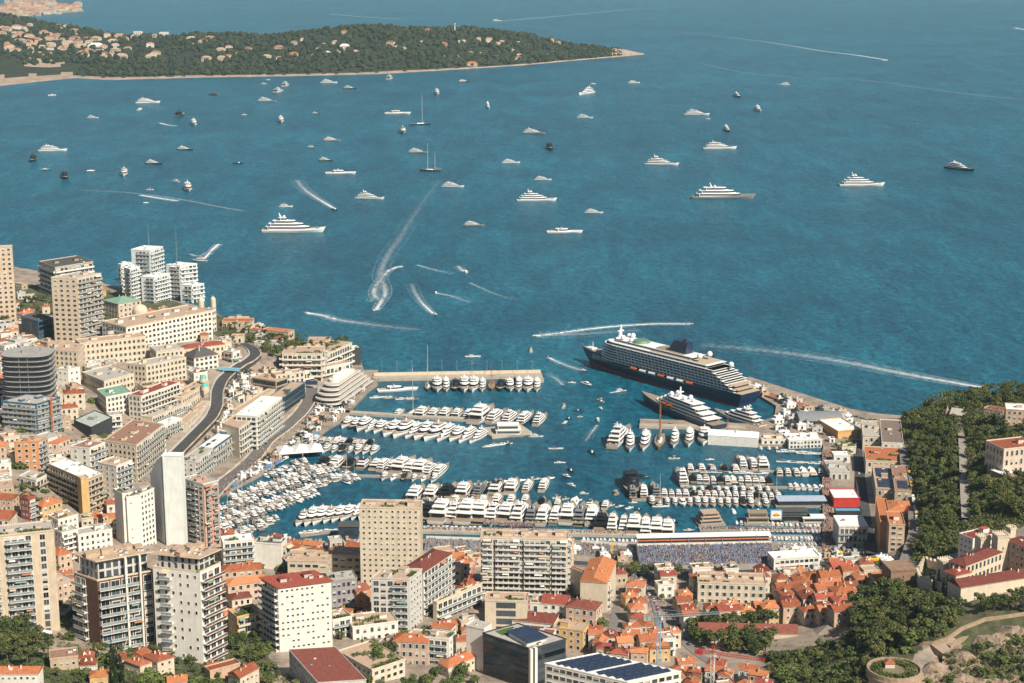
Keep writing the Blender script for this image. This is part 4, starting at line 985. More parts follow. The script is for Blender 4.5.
# --- foreground, centre
def glass_office():
    d = bld('dark curved glass office with white fins and a black-framed roof', N=(531,650), Rr=(566,640), L=(483,634), h=28, col=DARK, fR='glass', fL='glass', rcol=ROOFG, huts=0, ac=5)
    for k in range(2):
        x, y = d['q'](-1.2+k*3.4 if k else -1.4, -1.4 if k == 0 else -1.4); b = MB(); b.box(x, y, 0, 2.0, 2.0, d['H']+1.5, 0, d['ang']); b.build('white_pier', WHITE, d['root'])
    x, y = d['q'](d['w0']*.45, d['w1']*.4); b = MB(); b.box(x, y, d['H']+.3, d['w0']*.55, d['w1']*.5, 3, 0, d['ang']); b.build('roof_hut', WHITE, d['root'])
    b = MB(); b.box(x, y, d['H']+3.3, d['w0']*.6, d['w1']*.58, .5, 0, d['ang']); b.build('solar_canopy', SOLAR, d['root'])
    x, y = d['q'](d['w0']*.5, d['w1']*.85); b = MB(); b.box(x, y, d['H']+.3, d['w0']*.5, d['w1']*.2, .25, 0, d['ang']); b.build('lawn_terrace', mat('lawn', (.07, .13, .03), .9), d['root'])
glass_office()
bld('blank white gable tower left of the dark glass office', N=(466,626), Rr=(484,630), h=30, depth=10, col=WHITE, fR='plain', fL='plain', huts=0, ac=1)
sr = bld('white modern block with rows of solar panels on two roofs', N=(628,683), Rr=(681,672), L=(545,664), h=16, col=WHITE, fR=st('punch', bw=4, ww=2.8, wh=2), fL=st('punch', bw=4, ww=2.8, wh=2), rcol=ROOFW, huts=0, ac=0, par=.4)
panels(sr, 3, sr['w0']-2, 3, sr['w1']*.46, 5, 4, .75, tilt=0); panels(sr, 3, sr['w0']-2, sr['w1']*.52, sr['w1']-3, 5, 5, .75)
bld('cream house with a tall dark glazed bay above the glass office', N=(485,601), Rr=(527,602), yb=630, depth=16, col=CREAM, fR=st('glass', mg=8, fh=3.2), fL=PW, rcol=ROOFT, garden=2, huts=2)
cr = bld('tall cream gable house with a steep orange roof and a dark side', N=(580,581), Rr=(607,583), yb=610, depth=46, col=CREAM, fR='plain', fL='plain', rcol=TILEO, roof='gable', rh=4)
bld('dark windowed flank leaning against the tall cream gable house', N=(607.5,584), Rr=(611,583), yb=610, depth=44, col=CREAM, fR=st('balc', slab=LGREY, fh=3), fL='plain', rcol=TILEO, huts=0, ac=0)
bld('maroon-roofed low house in front of the cream glazed-bay house', N=(512,620), Rr=(553,624), h=9, depth=18, col=WHITE, fR=st('punch', bw=3.4, ww=2.2, wh=1.0), fL=PW, roof='gable', rcol=TILER)
bld('white house under a brick-red roof right of the wide balcony block', N=(541,603), Rr=(566,605), h=9, depth=18, col=WHITE, roof='gable', rcol=TILEB, fR=PW, fL=PW)
bld('white low terrace house in front of the wide balcony block', N=(530,603), Rr=(541,604), h=8, depth=14, col=WHITE, fR=PW, fL=PW, rcol=ROOFT, garden=1)
bld('yellow-ochre house with rose trim left of the narrow old street', N=(553,628), Rr=(583,632), h=13, depth=14, col=OCHRE, fR=PW, fL=PW, rcol=ROOFT)
bld('white house with a pale roof terrace behind the yellow-ochre house', N=(522,634), Rr=(552,637), h=11, depth=12, col=WHITE, fR=BALS, fL=PW, rcol=TILER)
bld('brown-roofed brick house row behind the narrow old street', N=(566,606), Rr=(596,610), h=12, depth=16, col=PINK, fR=PW, fL=PW, rcol=TILER, roof='hip')
bld('red and cream house by the foot of the wide balcony block', N=(486,652), Rr=(470,646), h=0.1, depth=2, col=CREAM, fR='plain', fL='plain') if False else None
bld('grey stone villa with a sand-coloured roof lower left of the glass office', N=(448,668), Rr=(480,655), L=(438,662), h=7, col=CREAM, roof='hip', rcol=TILE, fR=SM, fL=SM)
# --- right of centre
MK = bld('long market hall under one deep-red tiled roof', N=(699,632), Rr=(798,634), h=8, depth=17, col=CREAM, fR=st('punch', bw=5, ww=2.5, wh=3, fh=6), fL=PW, rcol=TILER, roof='gable', rh=4, name='market_hall')
bld('cream palazzo with a grey-green roof before the grandstand', N=(698,583), Rr=(766,585), h=15, depth=22, col=CREAM, fR=st('punch', bw=3.6, v=('plain', 'shutter')), fL=PW, rcol=ROOFT, huts=5, ac=8, garden=2)
bld('white hall with a red glazed front beside the grandstand', N=(772,561), Rr=(800,569), h=10, depth=2, col=REDP, fR='plain', fL='plain') if False else None
bld('white flat-roofed paddock hall with a red front panel', N=(774,560), Rr=(820,557), h=9, depth=16, col=WHITE, fR=st('punch', bw=4, ww=3, wh=2.4, fh=4.5), fL=PW, rcol=ROOFW, huts=0, ac=2)
# right-hand street, the long terrace buildings beneath the rock
SF = st('punch', bw=3.6, v=('plain', 'shutter', 'blind'))
bld('grey-roofed warehouse terrace at the seaward end of the right-hand street', N=(863,436), L=(861,421), h=14, depth=17, col=CREAM, fR=SF, fL=SF, rcol=ROOFG, huts=3, ac=6)
bld('white house with brown slate roof next to the warehouse terrace', N=(882,443), L=(880,420), h=13, depth=20, col=WHITE, fR=SF, fL=SF, rcol=mat('brown_slate', (.2, .15, .12), .8), huts=1)
bld('old customs house with orange roof strips and a roof garden', N=(866,461), L=(864,447), h=13, depth=38, col=CREAM, fR=SF, fL=SF, rcol=TILE, huts=2, garden=5)
sp = bld('long apartment terrace with two blue solar arrays on the left roof', N=(876,489), L=(872,465), h=14, depth=17, col=TAN, fR=SF, fL=SF, rcol=ROOFT, huts=1, ac=2)
panels(sp, 2, sp['w0']-2, 4, sp['w1']*.42, 3, 3, .8); panels(sp, 2, sp['w0']-2, sp['w1']*.5, sp['w1']*.86, 3, 3, .8)
sp2 = bld('long apartment terrace with a single solar array beside the rock road', N=(895,491), L=(891,466), h=13, depth=14, col=TAN, fR=SF, fL=SF, rcol=BR, huts=2, ac=3)
panels(sp2, 3, sp2['w0']-2, 6, sp2['w1']*.4, 2, 2, .8)
bld('orange gabled terrace front facing the yellow banner', N=(879,522), L=(876,499), yb=549, depth=8, col=ORANGEW, fR='plain', fL='plain', rcol=TILEO, huts=0, ac=0)
bld('cream three-window house front under the orange roofs', N=(888,525), L=(886,512), yb=553, depth=12, col=SALMON, fR=st('punch', bw=5, ww=2.4), fL=SF, rcol=TILEO, huts=1, hutcol=WHITE)
bld('orange-roofed terrace end behind the three-window house', N=(887,511), L=(885,500), h=14, depth=20, col=TAN, fR=SF, fL=SF, rcol=TILEO, roof='hip', rh=3)
bld('white paddock building with red trim and spectators on its terrace', N=(838,527), Rr=(868,527), yb=549, depth=26, col=LGREY, fR=st('balc', slab=WHITE, fh=5), fL=PW, rcol=ROOFW, huts=0, ac=1, trim=WHITE)
bld('white team hospitality box with a red upper storey by the quay walk', N=(834,499), Rr=(860,499), h=8, depth=26, col=REDP, fR='plain', fL='plain', rcol=ROOFW, huts=0, ac=1)
bld('blue-roofed team hospitality box by the quay walk', N=(836,512), Rr=(862,512), h=6, depth=9, col=DARK, fR='glass', fL='glass', rcol=mat('light_blue_roof', (.15, .35, .5), .6), huts=0, ac=0)
bld('grey and white low quay building beneath the dark street', N=(830,472), Rr=(850,472), h=7, depth=34, col=LGREY, fR=PW, fL=PW, rcol=ROOFG, huts=2, ac=3)
bld('white tented quay building beside a few trees', N=(834,456), Rr=(850,456), h=7, depth=12, col=WHITE, fR=PW, fL=PW, rcol=ROOFW, huts=0)
bld('white and amber striped terminal shed on the outer quay', N=(838,432), Rr=(861,430), h=7, depth=44, col=mat('amber_render', (.6, .36, .14)), fR='plain', fL='plain', rcol=ROOFW, huts=0, ac=2)
bld('white clubhouse with arches on the inner quay corner', N=(789,441), Rr=(822,440), h=8, depth=22, col=WHITE, fR=st('punch', fh=4, bw=3.6, ww=2, wh=2.4), fL=PW, rcol=ROOFW, huts=3)
bld('white quay shop row beside the clubhouse', N=(762,440), Rr=(786,440), h=6, depth=14, col=WHITE, fR=PW, fL=PW, rcol=ROOFT, huts=2)
bld('long white exhibition tent on the quay behind the moored yachts', N=(708,435), Rr=(758,438), h=10, depth=16, col=WHITE, fR='plain', fL='plain', roof='gable', rcol=ROOFW, rh=4, over=.2)
def arched_hall():
    p = at(800, 426); t = thing('terminal_hall', 'grey ship terminal hall with a low arched metal roof', 'building', (p.x, p.y, p.z-1), R(4))
    b = MB(); n = 10; Ln, Wd = 46, 34
    prof = [(Wd*(k/n), 6+5*math.sin(math.pi*k/n)) for k in range(n+1)]
    vs = [(x, y, z) for x in (0, Ln) for y, z in prof]; m = n+1
    b.add(vs, [(k, k+1, m+k+1, m+k) for k in range(n)]); b.build('roof', METAL, t)
    b = MB(); b.prism([(1, 1), (Ln-1, 1), (Ln-1, Wd-1), (1, Wd-1)], 0, 6); 
    for x in (1, Ln-1): b.add([(x, 1, 5.9)]+[(x, min(Wd-1, max(1, y)), z-.15) for y, z in prof]+[(x, Wd-1, 5.9)], [tuple(range(n+3))])
    b.build('wall', LGREY, t)
    b = MB(); b.box(Ln/2, .9, 1.5, Ln*.8, .25, 3.2); b.build('window_band', GLASS, t)
arched_hall()
bld('small cream harbour office near the terminal hall', N=(842,448), Rr=(856,447), h=7, depth=12, col=CREAM, fR=PW, fL=PW, rcol=mat('lawn', (.07, .13, .03), .9))
# --- the rock
bld('cream palace wing with arcades under a long red roof', N=(1002,570), Rr=(958,552), h=0.1, depth=2) if False else None
AR = st('punch', fh=6.5, bw=4.6, ww=2.2, wh=4.0, frame=CREAM, v=('plain',))
bld('palace wing with tall arcades under a long red roof', N=(966,566), Rr=(1003,552), h=17, depth=14, col=CREAM, fR=AR, fL=AR, rcol=TILER, roof='hip', rh=3, name='palace')
bld('salmon palace wing with three rows of windows at the right edge', N=(1006,540), Rr=(1040,553), h=22, depth=16, col=SALMON, fR=st('punch', bw=4, fh=5), fL=AR, rcol=TILER, roof='hip', rh=3, name='palace')
bld('long low palace range with small dormers under a maroon roof', N=(961,588), Rr=(1050,574), h=12, depth=15, col=CREAM, fR=st('punch', bw=7, ww=1.0, wh=1.5, fh=9), fL='plain', rcol=TILER, roof='gable', rh=4, name='palace')
bld('short palace wing with a red hipped roof behind the battlements', N=(956,576), Rr=(972,572), h=13, depth=12, col=CREAM, fR=SM, fL=SM, rcol=TILEB, roof='hip', name='palace')
def tower(px, py, h, w, label, m=CREAM, name='palace_tower', crown=True, yaw=.3):
    p = at(px, py, h); zb = g1(p.x, p.y)-2; H = p.z-zb; t = thing(name, label, 'tower', (p.x, p.y, zb), yaw)
    b = MB(); b.box(0, 0, 0, w, w, H-1.2); b.build('wall', m, t)
    b = MB(); b.box(0, 0, H-1.2, w+.8, w+.8, 1.2); b.build('parapet', m, t)
    n = max(3, int(w/1.8))
    if crown:
        for i in range(n):
            for (sx, sy) in ((0, -1), (0, 1), (-1, 0), (1, 0)):
                q = -w/2+(i+.5)*w/n; b = MB(); b.box(q if sx == 0 else sx*(w/2+.1), q if sy == 0 else sy*(w/2+.1), H-.02, w/n*.5, w/n*.5, 1.1); b.build('merlon', m, t)
    for k in range(2): b = MB(); b.box(0, -w/2-.03, H*(.4+.25*k), .9, .12, 1.7); b.build('window', GLASS, t)
TW = 'towers of the palace on the rock'
tower(946, 560, 20, 9, 'square battlemented tower beside the palace forecourt'); tower(983, 536, 26, 8, 'left of the pale palace towers at the back'); tower(1001, 534, 27, 9, 'middle pale palace tower, widest at the back', yaw=.2); tower(1011, 527, 28, 5, 'slender round-headed palace turret at the back', yaw=.5)
bld('white palace annexe with a red roof patch between the pale towers', N=(973,540), Rr=(998,534), h=18, depth=14, col=WHITE, fR=SM, fL=SM, rcol=TILEB)
tower(899, 565, 17, 19, 'square brick-red bastion tower at the head of the ramp', BRICK, 'bastion_tower', False, .15)
def batt_wall(pts, h, th, label, m=CREAM, merl=True, name='battlement_wall'):
    P = []
    for (x0, y0), (x1, y1) in zip(pts, pts[1:]):
        for k in range(4): P.append((lerp(x0, x1, k/4), lerp(y0, y1, k/4)))
    P.append(pts[-1]); W_ = [at(x, y) for x, y in P]; zz = [p.z for p in W_]
    for _ in range(3): zz = [zz[0]]+[(zz[i-1]+zz[i]*2+zz[i+1])/4 for i in range(1, len(zz)-1)]+[zz[-1]]
    o = W_[0].copy(); t = thing(name, label, 'wall', o); b = MB(); mb = MB(); n = len(W_); vs = []
    for i, p in enumerate(W_):
        d = W_[min(n-1, i+1)]-W_[max(0, i-1)]; d.z = 0; d.normalize(); nn = Vector((-d.y, d.x, 0))*th/2; zt = zz[i]+h-o.z; q = Vector((p.x-o.x, p.y-o.y, 0))
        for s_, z in ((1, -9+zz[i]-o.z), (1, zt), (-1, zt), (-1, -9+zz[i]-o.z)): vs.append((q.x+nn.x*s_, q.y+nn.y*s_, z))
    fs = [(4*i+k, 4*i+(k+1) % 4, 4*i+4+(k+1) % 4, 4*i+4+k) for i in range(n-1) for k in range(3)]+[(0, 1, 2, 3), (4*n-4, 4*n-1, 4*n-2, 4*n-3)]
    b.add(vs, fs); b.build('wall', m, t)
    if merl:
        for i in range(n-1):
            a, c = W_[i], W_[i+1]; d = c-a; L_ = math.hypot(d.x, d.y); k = max(1, int(L_/3.2)); an = math.atan2(d.y, d.x)
            for j in range(k): f = (j+.5)/k; q = a+d*f; mb.box(q.x-o.x, q.y-o.y, lerp(zz[i], zz[i+1], f)+h-o.z-.1, 1.5, th*.8, 1.5, 0, an)
        mb.build('battlements', m, t)
batt_wall([(916,578),(921,590),(968,594)], 7, 2, 'pale battlemented wall enclosing the palace forecourt')
batt_wall([(914,583),(924,566),(940,570)], 6, 2, 'pale battlemented wall behind the green forecourt lawn')
batt_wall([(898,645),(932,645),(948,640),(962,630),(985,621),(1040,613)], 2.2, 1.6, 'curved stone rampart along the edge of the rock', STONE, False, 'rampart')
batt_wall([(948,644),(966,634),(988,625),(1040,617)], -.5, 5, 'lower stone terrace wall under the curved rampart', STONE, False, 'rampart')
batt_wall([(932,646),(944,655),(943,668),(925,683),(905,694)], 1.2, 1.6, 'stone ramp wall winding down from the bastion', STONE, False, 'rampart')
def bastion():
    p = at(894, 670, 9); zb = g1(p.x, p.y)-24; t = thing('bastion', 'round sand-coloured stone bastion at the foot of the picture', 'fort', (p.x, p.y, zb))
    H = p.z-zb; b = MB(); n = 26
    b.tube((0, 0, 0), (0, 0, H), 18.5, 17, n); b.build('wall', STONE, t)
    b = MB()
    for k in range(n):
        a = 2*math.pi*(k+.5)/n; b.box(16.5*math.cos(a), 16.5*math.sin(a), H-.02, .9, 4.1, 1.6, 0, a)
    b.build('parapet', STONE, t)
    b = MB(); b.tube((0, 0, H-2.2), (0, 0, H-1.6), 17.6, 17.6, n); b.build('string_course', STONE, t)
    for k in range(24):
        a = .1+k*.25; gm = garden_mesh(7, 5, 60+k, hgt=3.2); gm.build('terrace_planting', LEAF if k % 2 else LEAFL, t, (11*math.cos(a), 11*math.sin(a), H))
    b = MB(); b.tube((0, 0, H-.05), (0, 0, H+.06), 15.5, 15.5, 24); b.build('terrace_floor', mat('terrace_earth', (.2, .17, .11), .95), t)
    b = MB(); b.box(-2, 5, H, 6, 5, 3); b.build('guard_house', CREAM, t)
    b = MB(); b.prism([(-5.5, 2), (1.5, 2), (1.5, 8), (-5.5, 8)], H+3, H+5.2, 0, top=[(-2.4, 4.6), (-1.6, 4.6), (-1.6, 5.4), (-2.4, 5.4)]); b.build('guard_house_roof', TILE, t)
bastion()
bld('stately cream villa with columns among the trees at the right edge', N=(1004,450), Rr=(1040,446), h=24, depth=26, col=mat('pale_peach_render', (.66, .52, .42), .85, .15, .2, streak=.14), fR=st('punch', fh=7, bw=5, ww=2, wh=4.4, frame=CREAM), fL=AR, rcol=TILE, huts=1, name='villa')
bld('pale villa with an attic storey above the stately villa', N=(1006,410), Rr=(1040,412), h=16, depth=22, col=SALMON, fR=PW, fL=PW, rcol=ROOFW, name='villa')
bld('low stone ruin below the stately villa', N=(990,471), Rr=(1003,476), h=7, depth=16, col=STONE, fR='plain', fL='plain', rcol=ROOFW, huts=0, ac=0, name='villa')
bld('grey chapel roof among the pines at the head of the avenue', N=(950,414), Rr=(965,416), h=9, depth=14, col=STONE, fR='plain', fL='plain', rcol=ROOFG, roof='gable', rh=5, name='chapel')
def spire():
    p = at(947, 416, 6); t = thing('church_spire', 'sharp stone spire showing above the pines', 'spire', (p.x, p.y, p.z-8)); b = MB(); b.box(0, 0, 0, 4, 4, 10); b.build('belfry', STONE, t)
    b = MB(); b.prism([(-2.3, -2.3), (2.3, -2.3), (2.3, 2.3), (-2.3, 2.3)], 10, 19, 0, top=[(-.1, -.1), (.1, -.1), (.1, .1), (-.1, .1)]); b.build('spire_roof', STONE, t)
spire()
bld('long salmon garden wall house at the right edge above the villas', N=(984,409), Rr=(1003,412), h=8, depth=12, col=SALMON, fR=PW, fL=PW, rcol=TILE, huts=0)
# ---------------------------------------------------------------- piers, roads, barriers
PAVE = mat('quay_paving', (.40, .36, .31), .9, .2, .15); ASPH = mat('asphalt', (.065, .064, .065), .9, .25, .15); CONC = mat('pier_concrete', (.42, .36, .29), .9, .2, .15)
PONT = mat('pontoon_deck', (.30, .27, .23), .9, .2, .3)
ROADS = []
def pier(name, pts, wdt, z, m=CONC, wall=None):
    P = [Vector(pl(x, y, z)) for x, y in pts]; b = MB()
    for a, c in zip(P, P[1:]):
        d = c-a; an = math.atan2(d.y, d.x); mid = (a+c)/2; b.box(mid.x, mid.y, -3, d.length+wdt*.12, wdt, z+3, 0, an)
        if wall: n = Vector((-d.y, d.x)).normalized(); q = mid+n*(wdt/2-1.2); b.box(q.x, q.y, z-.02, d.length, 2.2, wall, 1, an)
    tag(b.build(name, [m, CREAM]), kind='structure')
pier('breakwater_pier', [(374,377),(541,374)], 16, 3.2, CONC, 3.2)
pier('breakwater_head', [(517,377),(541,376.5)], 30, 3.4)
pier('middle_pier', [(340,411),(510,421)], 9, 2.6)
pier('pier_head', [(488,432),(524,428)], 34, 2.55)
pier('quay_pontoon', [(314,448),(373,448.5)], 5, 1.6, PONT)
pier('inner_pontoon', [(322,474),(432,477)], 5, 1.6, PONT)
pier('near_pontoon', [(300,535),(366,527)], 4, 1.4, PONT)
pier('near_quay', [(414,528.5),(640,533)], 12, 2.4, CONC)
for n, (a, c, w_) in enumerate([((738,470),(824,472),4),((686,486),(824,487),4),((632,499),(770,500.5),4.5),((700,528.5),(824,528.5),9),((730,535),(824,535.5),3.5),((728,541.5),(824,542),3)]):
    pier('jetty', [a, c], w_, 1.5, PONT)
pier('cruise_quay', [(640,424.5),(745,427)], 10, 2.7)
pier('ferry_jetty', [(735,381),(768,394),(802,405)], 12, 4.5, mat('rust_deck', (.30, .13, .08), .85, .2, .3))
def ribbon(name, pts, wd, m, lift=.35, mark=True, sub=14):
    P = []
    for (x0, y0), (x1, y1) in zip(pts, pts[1:]):
        for k in range(sub): P.append((lerp(x0, x1, k/sub), lerp(y0, y1, k/sub)))
    P.append(pts[-1]); Wp = [at(x, y) for x, y in P]
    Q = [Vector((p.x, p.y)) for p in Wp]
    for _ in range(6*sub//4): Q = [Q[0]]+[(Q[i-1]+Q[i]*2+Q[i+1])/4 for i in range(1, len(Q)-1)]+[Q[-1]]
    vs = []; fs = []; cl = MB()
    L1, L2 = [], []
    for i, p in enumerate(Q):
        d = (Q[min(i+1, len(Q)-1)]-Q[max(i-1, 0)]).normalized(); nn = Vector((-d.y, d.x)); a, c = p+nn*wd/2, p-nn*wd/2
        z = max(g1(p.x, p.y), g1(a.x, a.y), g1(c.x, c.y))+lift; vs += [(a.x, a.y, z), (c.x, c.y, z)]; L1.append((a.x, a.y, z)); L2.append((c.x, c.y, z)); ROADS.append((p.x, p.y, wd/2))
    n = len(Q); fs = [(2*i, 2*i+1, 2*i+3, 2*i+2) for i in range(n-1)]
    b = MB(); b.add(vs, fs); low = MB()
    for E in (L1, L2):
        for p, q in zip(E, E[1:]): b.add([p, q, (q[0], q[1], q[2]-4), (p[0], p[1], p[2]-4)], [(0, 1, 2, 3)])
    tag(b.build(name, m), kind='structure')
    if mark:
        for f in (.06, .94):
            mb = MB(); R_ = []
            for p, q in zip(L1, L2): R_.append(Vector(p).lerp(Vector(q), f)+Vector((0, 0, .06)))
            for i in range(n-1):
                d = (R_[i+1]-R_[i]); nn = Vector((-d.y, d.x, 0)).normalized()*.22; mb.add([R_[i]-nn, R_[i]+nn, R_[i+1]+nn, R_[i+1]-nn], [(0, 1, 2, 3)])
            tag(mb.build('road_marking', ROOFW), kind='structure')
    return L1, L2
def barrier(E, label, m0, m1, hgt=1.1):
    b = MB(); o = Vector(E[0])
    for i, (p, q) in enumerate(zip(E, E[1:])):
        p, q = Vector(p), Vector(q); d = q-p; nn = Vector((-d.y, d.x, 0)).normalized()*.25; u = Vector((0, 0, hgt)); dn = Vector((0, 0, -.3))
        vs = [p-nn+dn-o, p+nn+dn-o, q+nn+dn-o, q-nn+dn-o, p-nn+u-o, p+nn+u-o, q+nn+u-o, q-nn+u-o]; b.add(vs, [(0, 1, 5, 4), (1, 2, 6, 5), (2, 3, 7, 6), (3, 0, 4, 7), (4, 5, 6, 7)], 1 if (i//4) % 2 else 0)
    tag(b.build('crash_barrier', [m0, m1], None, o), label, 'barrier')
RA = ribbon('hill_road', [(171,460),(184,447),(200,431),(211,420),(217,408),(217,393),(222,381),(234,371),(247,364),(256,356),(253,349),(243,345)], 14, ASPH)
barrier(RA[0], 'pale crash barrier on the hill side of the climbing road', LGREY, LGREY); barrier(RA[1], 'red and cream crash barrier on the harbour side of the climbing road', SALMON, CREAM)
RB = ribbon('harbour_road', [(312,390),(309,403),(299,416),(285,428),(266,442),(254,458),(238,472),(222,484),(210,498)], 16, mat('worn_asphalt', (.15, .135, .125), .9, .25, .15))
barrier(RB[0], 'pale crash barrier along the inland side of the lower harbour road', LGREY, CREAM); barrier(RB[1], 'red and cream crash barrier along the marina side of the lower harbour road', SALMON, CREAM)
RD = ribbon('paddock_street', [(872,556),(868,530),(862,495),(859,465),(857,440)], 9, ASPH, mark=False)
RE = ribbon('rock_road', [(905,563),(915,535),(913,515),(909,490),(905,465),(903,445)], 9, mat('street_grey', (.2, .18, .17), .9), mark=False)
RF = ribbon('park_avenue', [(966,520),(964,490),(963,455),(961,425)], 7, mat('avenue_gravel', (.30, .27, .23), .95), mark=False)
for pts, wd in (([(640,575),(655,600),(662,640)], 6), ([(690,575),(665,615),(690,650),(720,668)], 6), ([(610,640),(618,600),(640,572)], 6), ([(700,615),(755,575)], 6), ([(455,590),(500,560),(560,556)], 8)):
    ribbon('town_street', pts, wd, mat('street_grey', (.2, .18, .17), .9), mark=False)
RG = ribbon('start_straight', [(430,553),(520,558),(640,569),(740,574),(830,563),(872,560)], 12, ASPH, mark=True)
ribbon('quay_walk', [(828,552),(828,520),(827,480),(827,450)], 9, mat('quay_boards', (.30, .18, .13), .9, .3, .4), mark=False)
def banner(px, py, h, wd, hh, label, m, text=None, tcol=None, yaw=0, name='banner_gantry'):
    p = at(px, py); t = thing(name, label, 'banner', p, yaw); b = MB()
    for s in (-1, 1): b.box(s*wd/2, 0, -1, .5, .5, h+hh+1)
    b.build('post', METAL, t); b = MB(); b.box(0, -.1, h, wd-.6, .4, hh); b.box(0, 1.2, h+hh-.3, wd-.6, 2.6, .3); b.build('banner_panel', m, t)
    if text:
        o = link('lettering', lettering(text, hh*1.0, tcol, 'lettering', ay='CENTER'), t); o.location = (0, -.36, h+hh/2); o.rotation_euler = (R(90), 0, 0)
YEL = mat('banner_yellow', (.80, .50, .02), .6, .05)
banner(873, 567, 3, 20, 3.6, 'long yellow banner with red lettering across the track', YEL, 'PIRELLI', REDP)
banner(840, 558, 3, 11, 2, 'short yellow banner over the paddock entrance', YEL)
banner(229, 375, 5, 26, 3, 'sky blue gantry spanning the climbing road', mat('gantry_blue', (.25, .55, .70), .5), yaw=-.25)
banner(311, 390, 6, 15, 4, 'dark gantry with a red top over the tunnel road', NAVYP if 'NAVYP' in globals() else mat('gantry_navy', (.03, .05, .12), .5))
# ---------------------------------------------------------------- boats
BWH = mat('boat_white', (.80, .79, .76), .35, .06, .2, spec=.5)
BNAVY = mat('boat_navy', (.015, .025, .05), .3, .1, .2, spec=.5)
BGREY = mat('boat_grey', (.22, .23, .24), .4, .1, .2, spec=.5)
BDARK = mat('boat_black', (.02, .021, .024), .3, .1, .2, spec=.5)
BTEAK = mat('teak_deck', (.29, .23, .17), .75, .2, .6)
BWIN = mat('boat_window', (.015, .018, .022), .12, .1, .5, spec=.6)
BRED = mat('antifouling_red', (.35, .04, .03), .6)
BTAN = mat('canvas_cover', (.45, .36, .26), .85, .15, .5)
BBLUE = mat('blue_canvas', (.05, .10, .22), .85, .15, .5)
BWOOD = mat('varnished_wood', (.30, .13, .05), .4, .2, .6)
def hull_mb(L, B, h0, h1, dr=.8, n=16, flare=.8, tr=.9, fine=2.2, deckm=1, boot=None):
    """lofted hull, bow +x, waterline z=0, origin amidships"""
    b = MB(); st_ = []
    for i in range(n+1):
        s = i/n; x = -L/2+s*L
        wd = B/2*(tr+(1-tr)*min(1, s/.35)) if s < .5 else B/2*(1-((s-.5)/.5)**fine)
        ww = wd*flare*(1 if s < .5 else 1-.35*((s-.5)/.5)); z = h0+(h1-h0)*s**2.2
        xw = -L/2+L*.02+s*L*.93
        wd = max(wd, .05); ww = max(ww, .03)
        st_.append(((x, wd, z), (x*.6+xw*.4, wd*.97, z*.55), (xw, ww, boot or .02), (xw, ww*.98, 0), (xw, ww*.6, -dr)))
    k = 5; vs = []
    for sec in st_:
        for p in sec: vs.append(p)
        for p in sec: vs.append((p[0], -p[1], p[2]))
    fs = []; ms = []
    for i in range(n):
        a, c = i*2*k, (i+1)*2*k
        for j in range(k-1):
            fs.append((a+j, a+j+1, c+j+1, c+j)); ms.append(2 if j >= 2 and boot else 0)
            fs.append((a+k+j, c+k+j, c+k+j+1, a+k+j+1)); ms.append(2 if j >= 2 and boot else 0)
        fs.append((a, c, c+k, a+k)); ms.append(deckm)
    fs.append((0, k, k+1, 1)); ms.append(0); fs.append((1, k+1, k+2, 2)); ms.append(0); fs.append((2, k+2, k+3, 3)); ms.append(0); fs.append((3, k+3, k+4, 4)); ms.append(0)
    o = len(b.v); b.v += vs; b.f += fs; b.m += ms
    return b
def plan(x0, x1, w, nose=.35, n=6):
    L = x1-x0; f = L*nose; P = [(x0, -w/2), (x1-f, -w/2)]
    for k in range(1, n): a = -math.pi/2+math.pi*k/n; P.append((x1-f+f*math.cos(a), w/2*math.sin(a)))
    P += [(x1-f, w/2), (x0, w/2)]; return P
def tier(root, x0, x1, w, z, h, nose=.4, m=BWH, over=1.5, band=.5, rake=.0):
    b = MB(); P = plan(x0, x1, w, nose); T = [(x-rake*(max(0, x-(x1-(x1-x0)*nose))/((x1-x0)*nose+.01)), y) for x, y in P]
    b.prism(P, z, z+h, 0, top=T); b.prism([(q[0], q[1]) for q in plan(x0-over, x1-rake*.9, w+.1, nose)], z+h, z+h+.06*h+.05, 0); o = b.build('deckhouse', [m], root)
    if band:
        q = MB(); a0, a1 = .34, .36+band; e = .05
        Pm = [(x-rake*a0*(max(0, x-(x1-(x1-x0)*nose))/((x1-x0)*nose+.01)), y) for x, y in plan(x0+.5, x1+e, w+2*e, nose)]
        Pt = [(x-rake*a1*(max(0, x-(x1-(x1-x0)*nose))/((x1-x0)*nose+.01)), y) for x, y in plan(x0+.5, x1+e, w+2*e, nose)]
        q.prism(Pm, z+h*a0, z+h*a1, 0, top=Pt); q.box(x0-.04, 0, z+h*.08, .12, w*.82, h*.78); q.build('window_band', [BWIN], o)
    return o
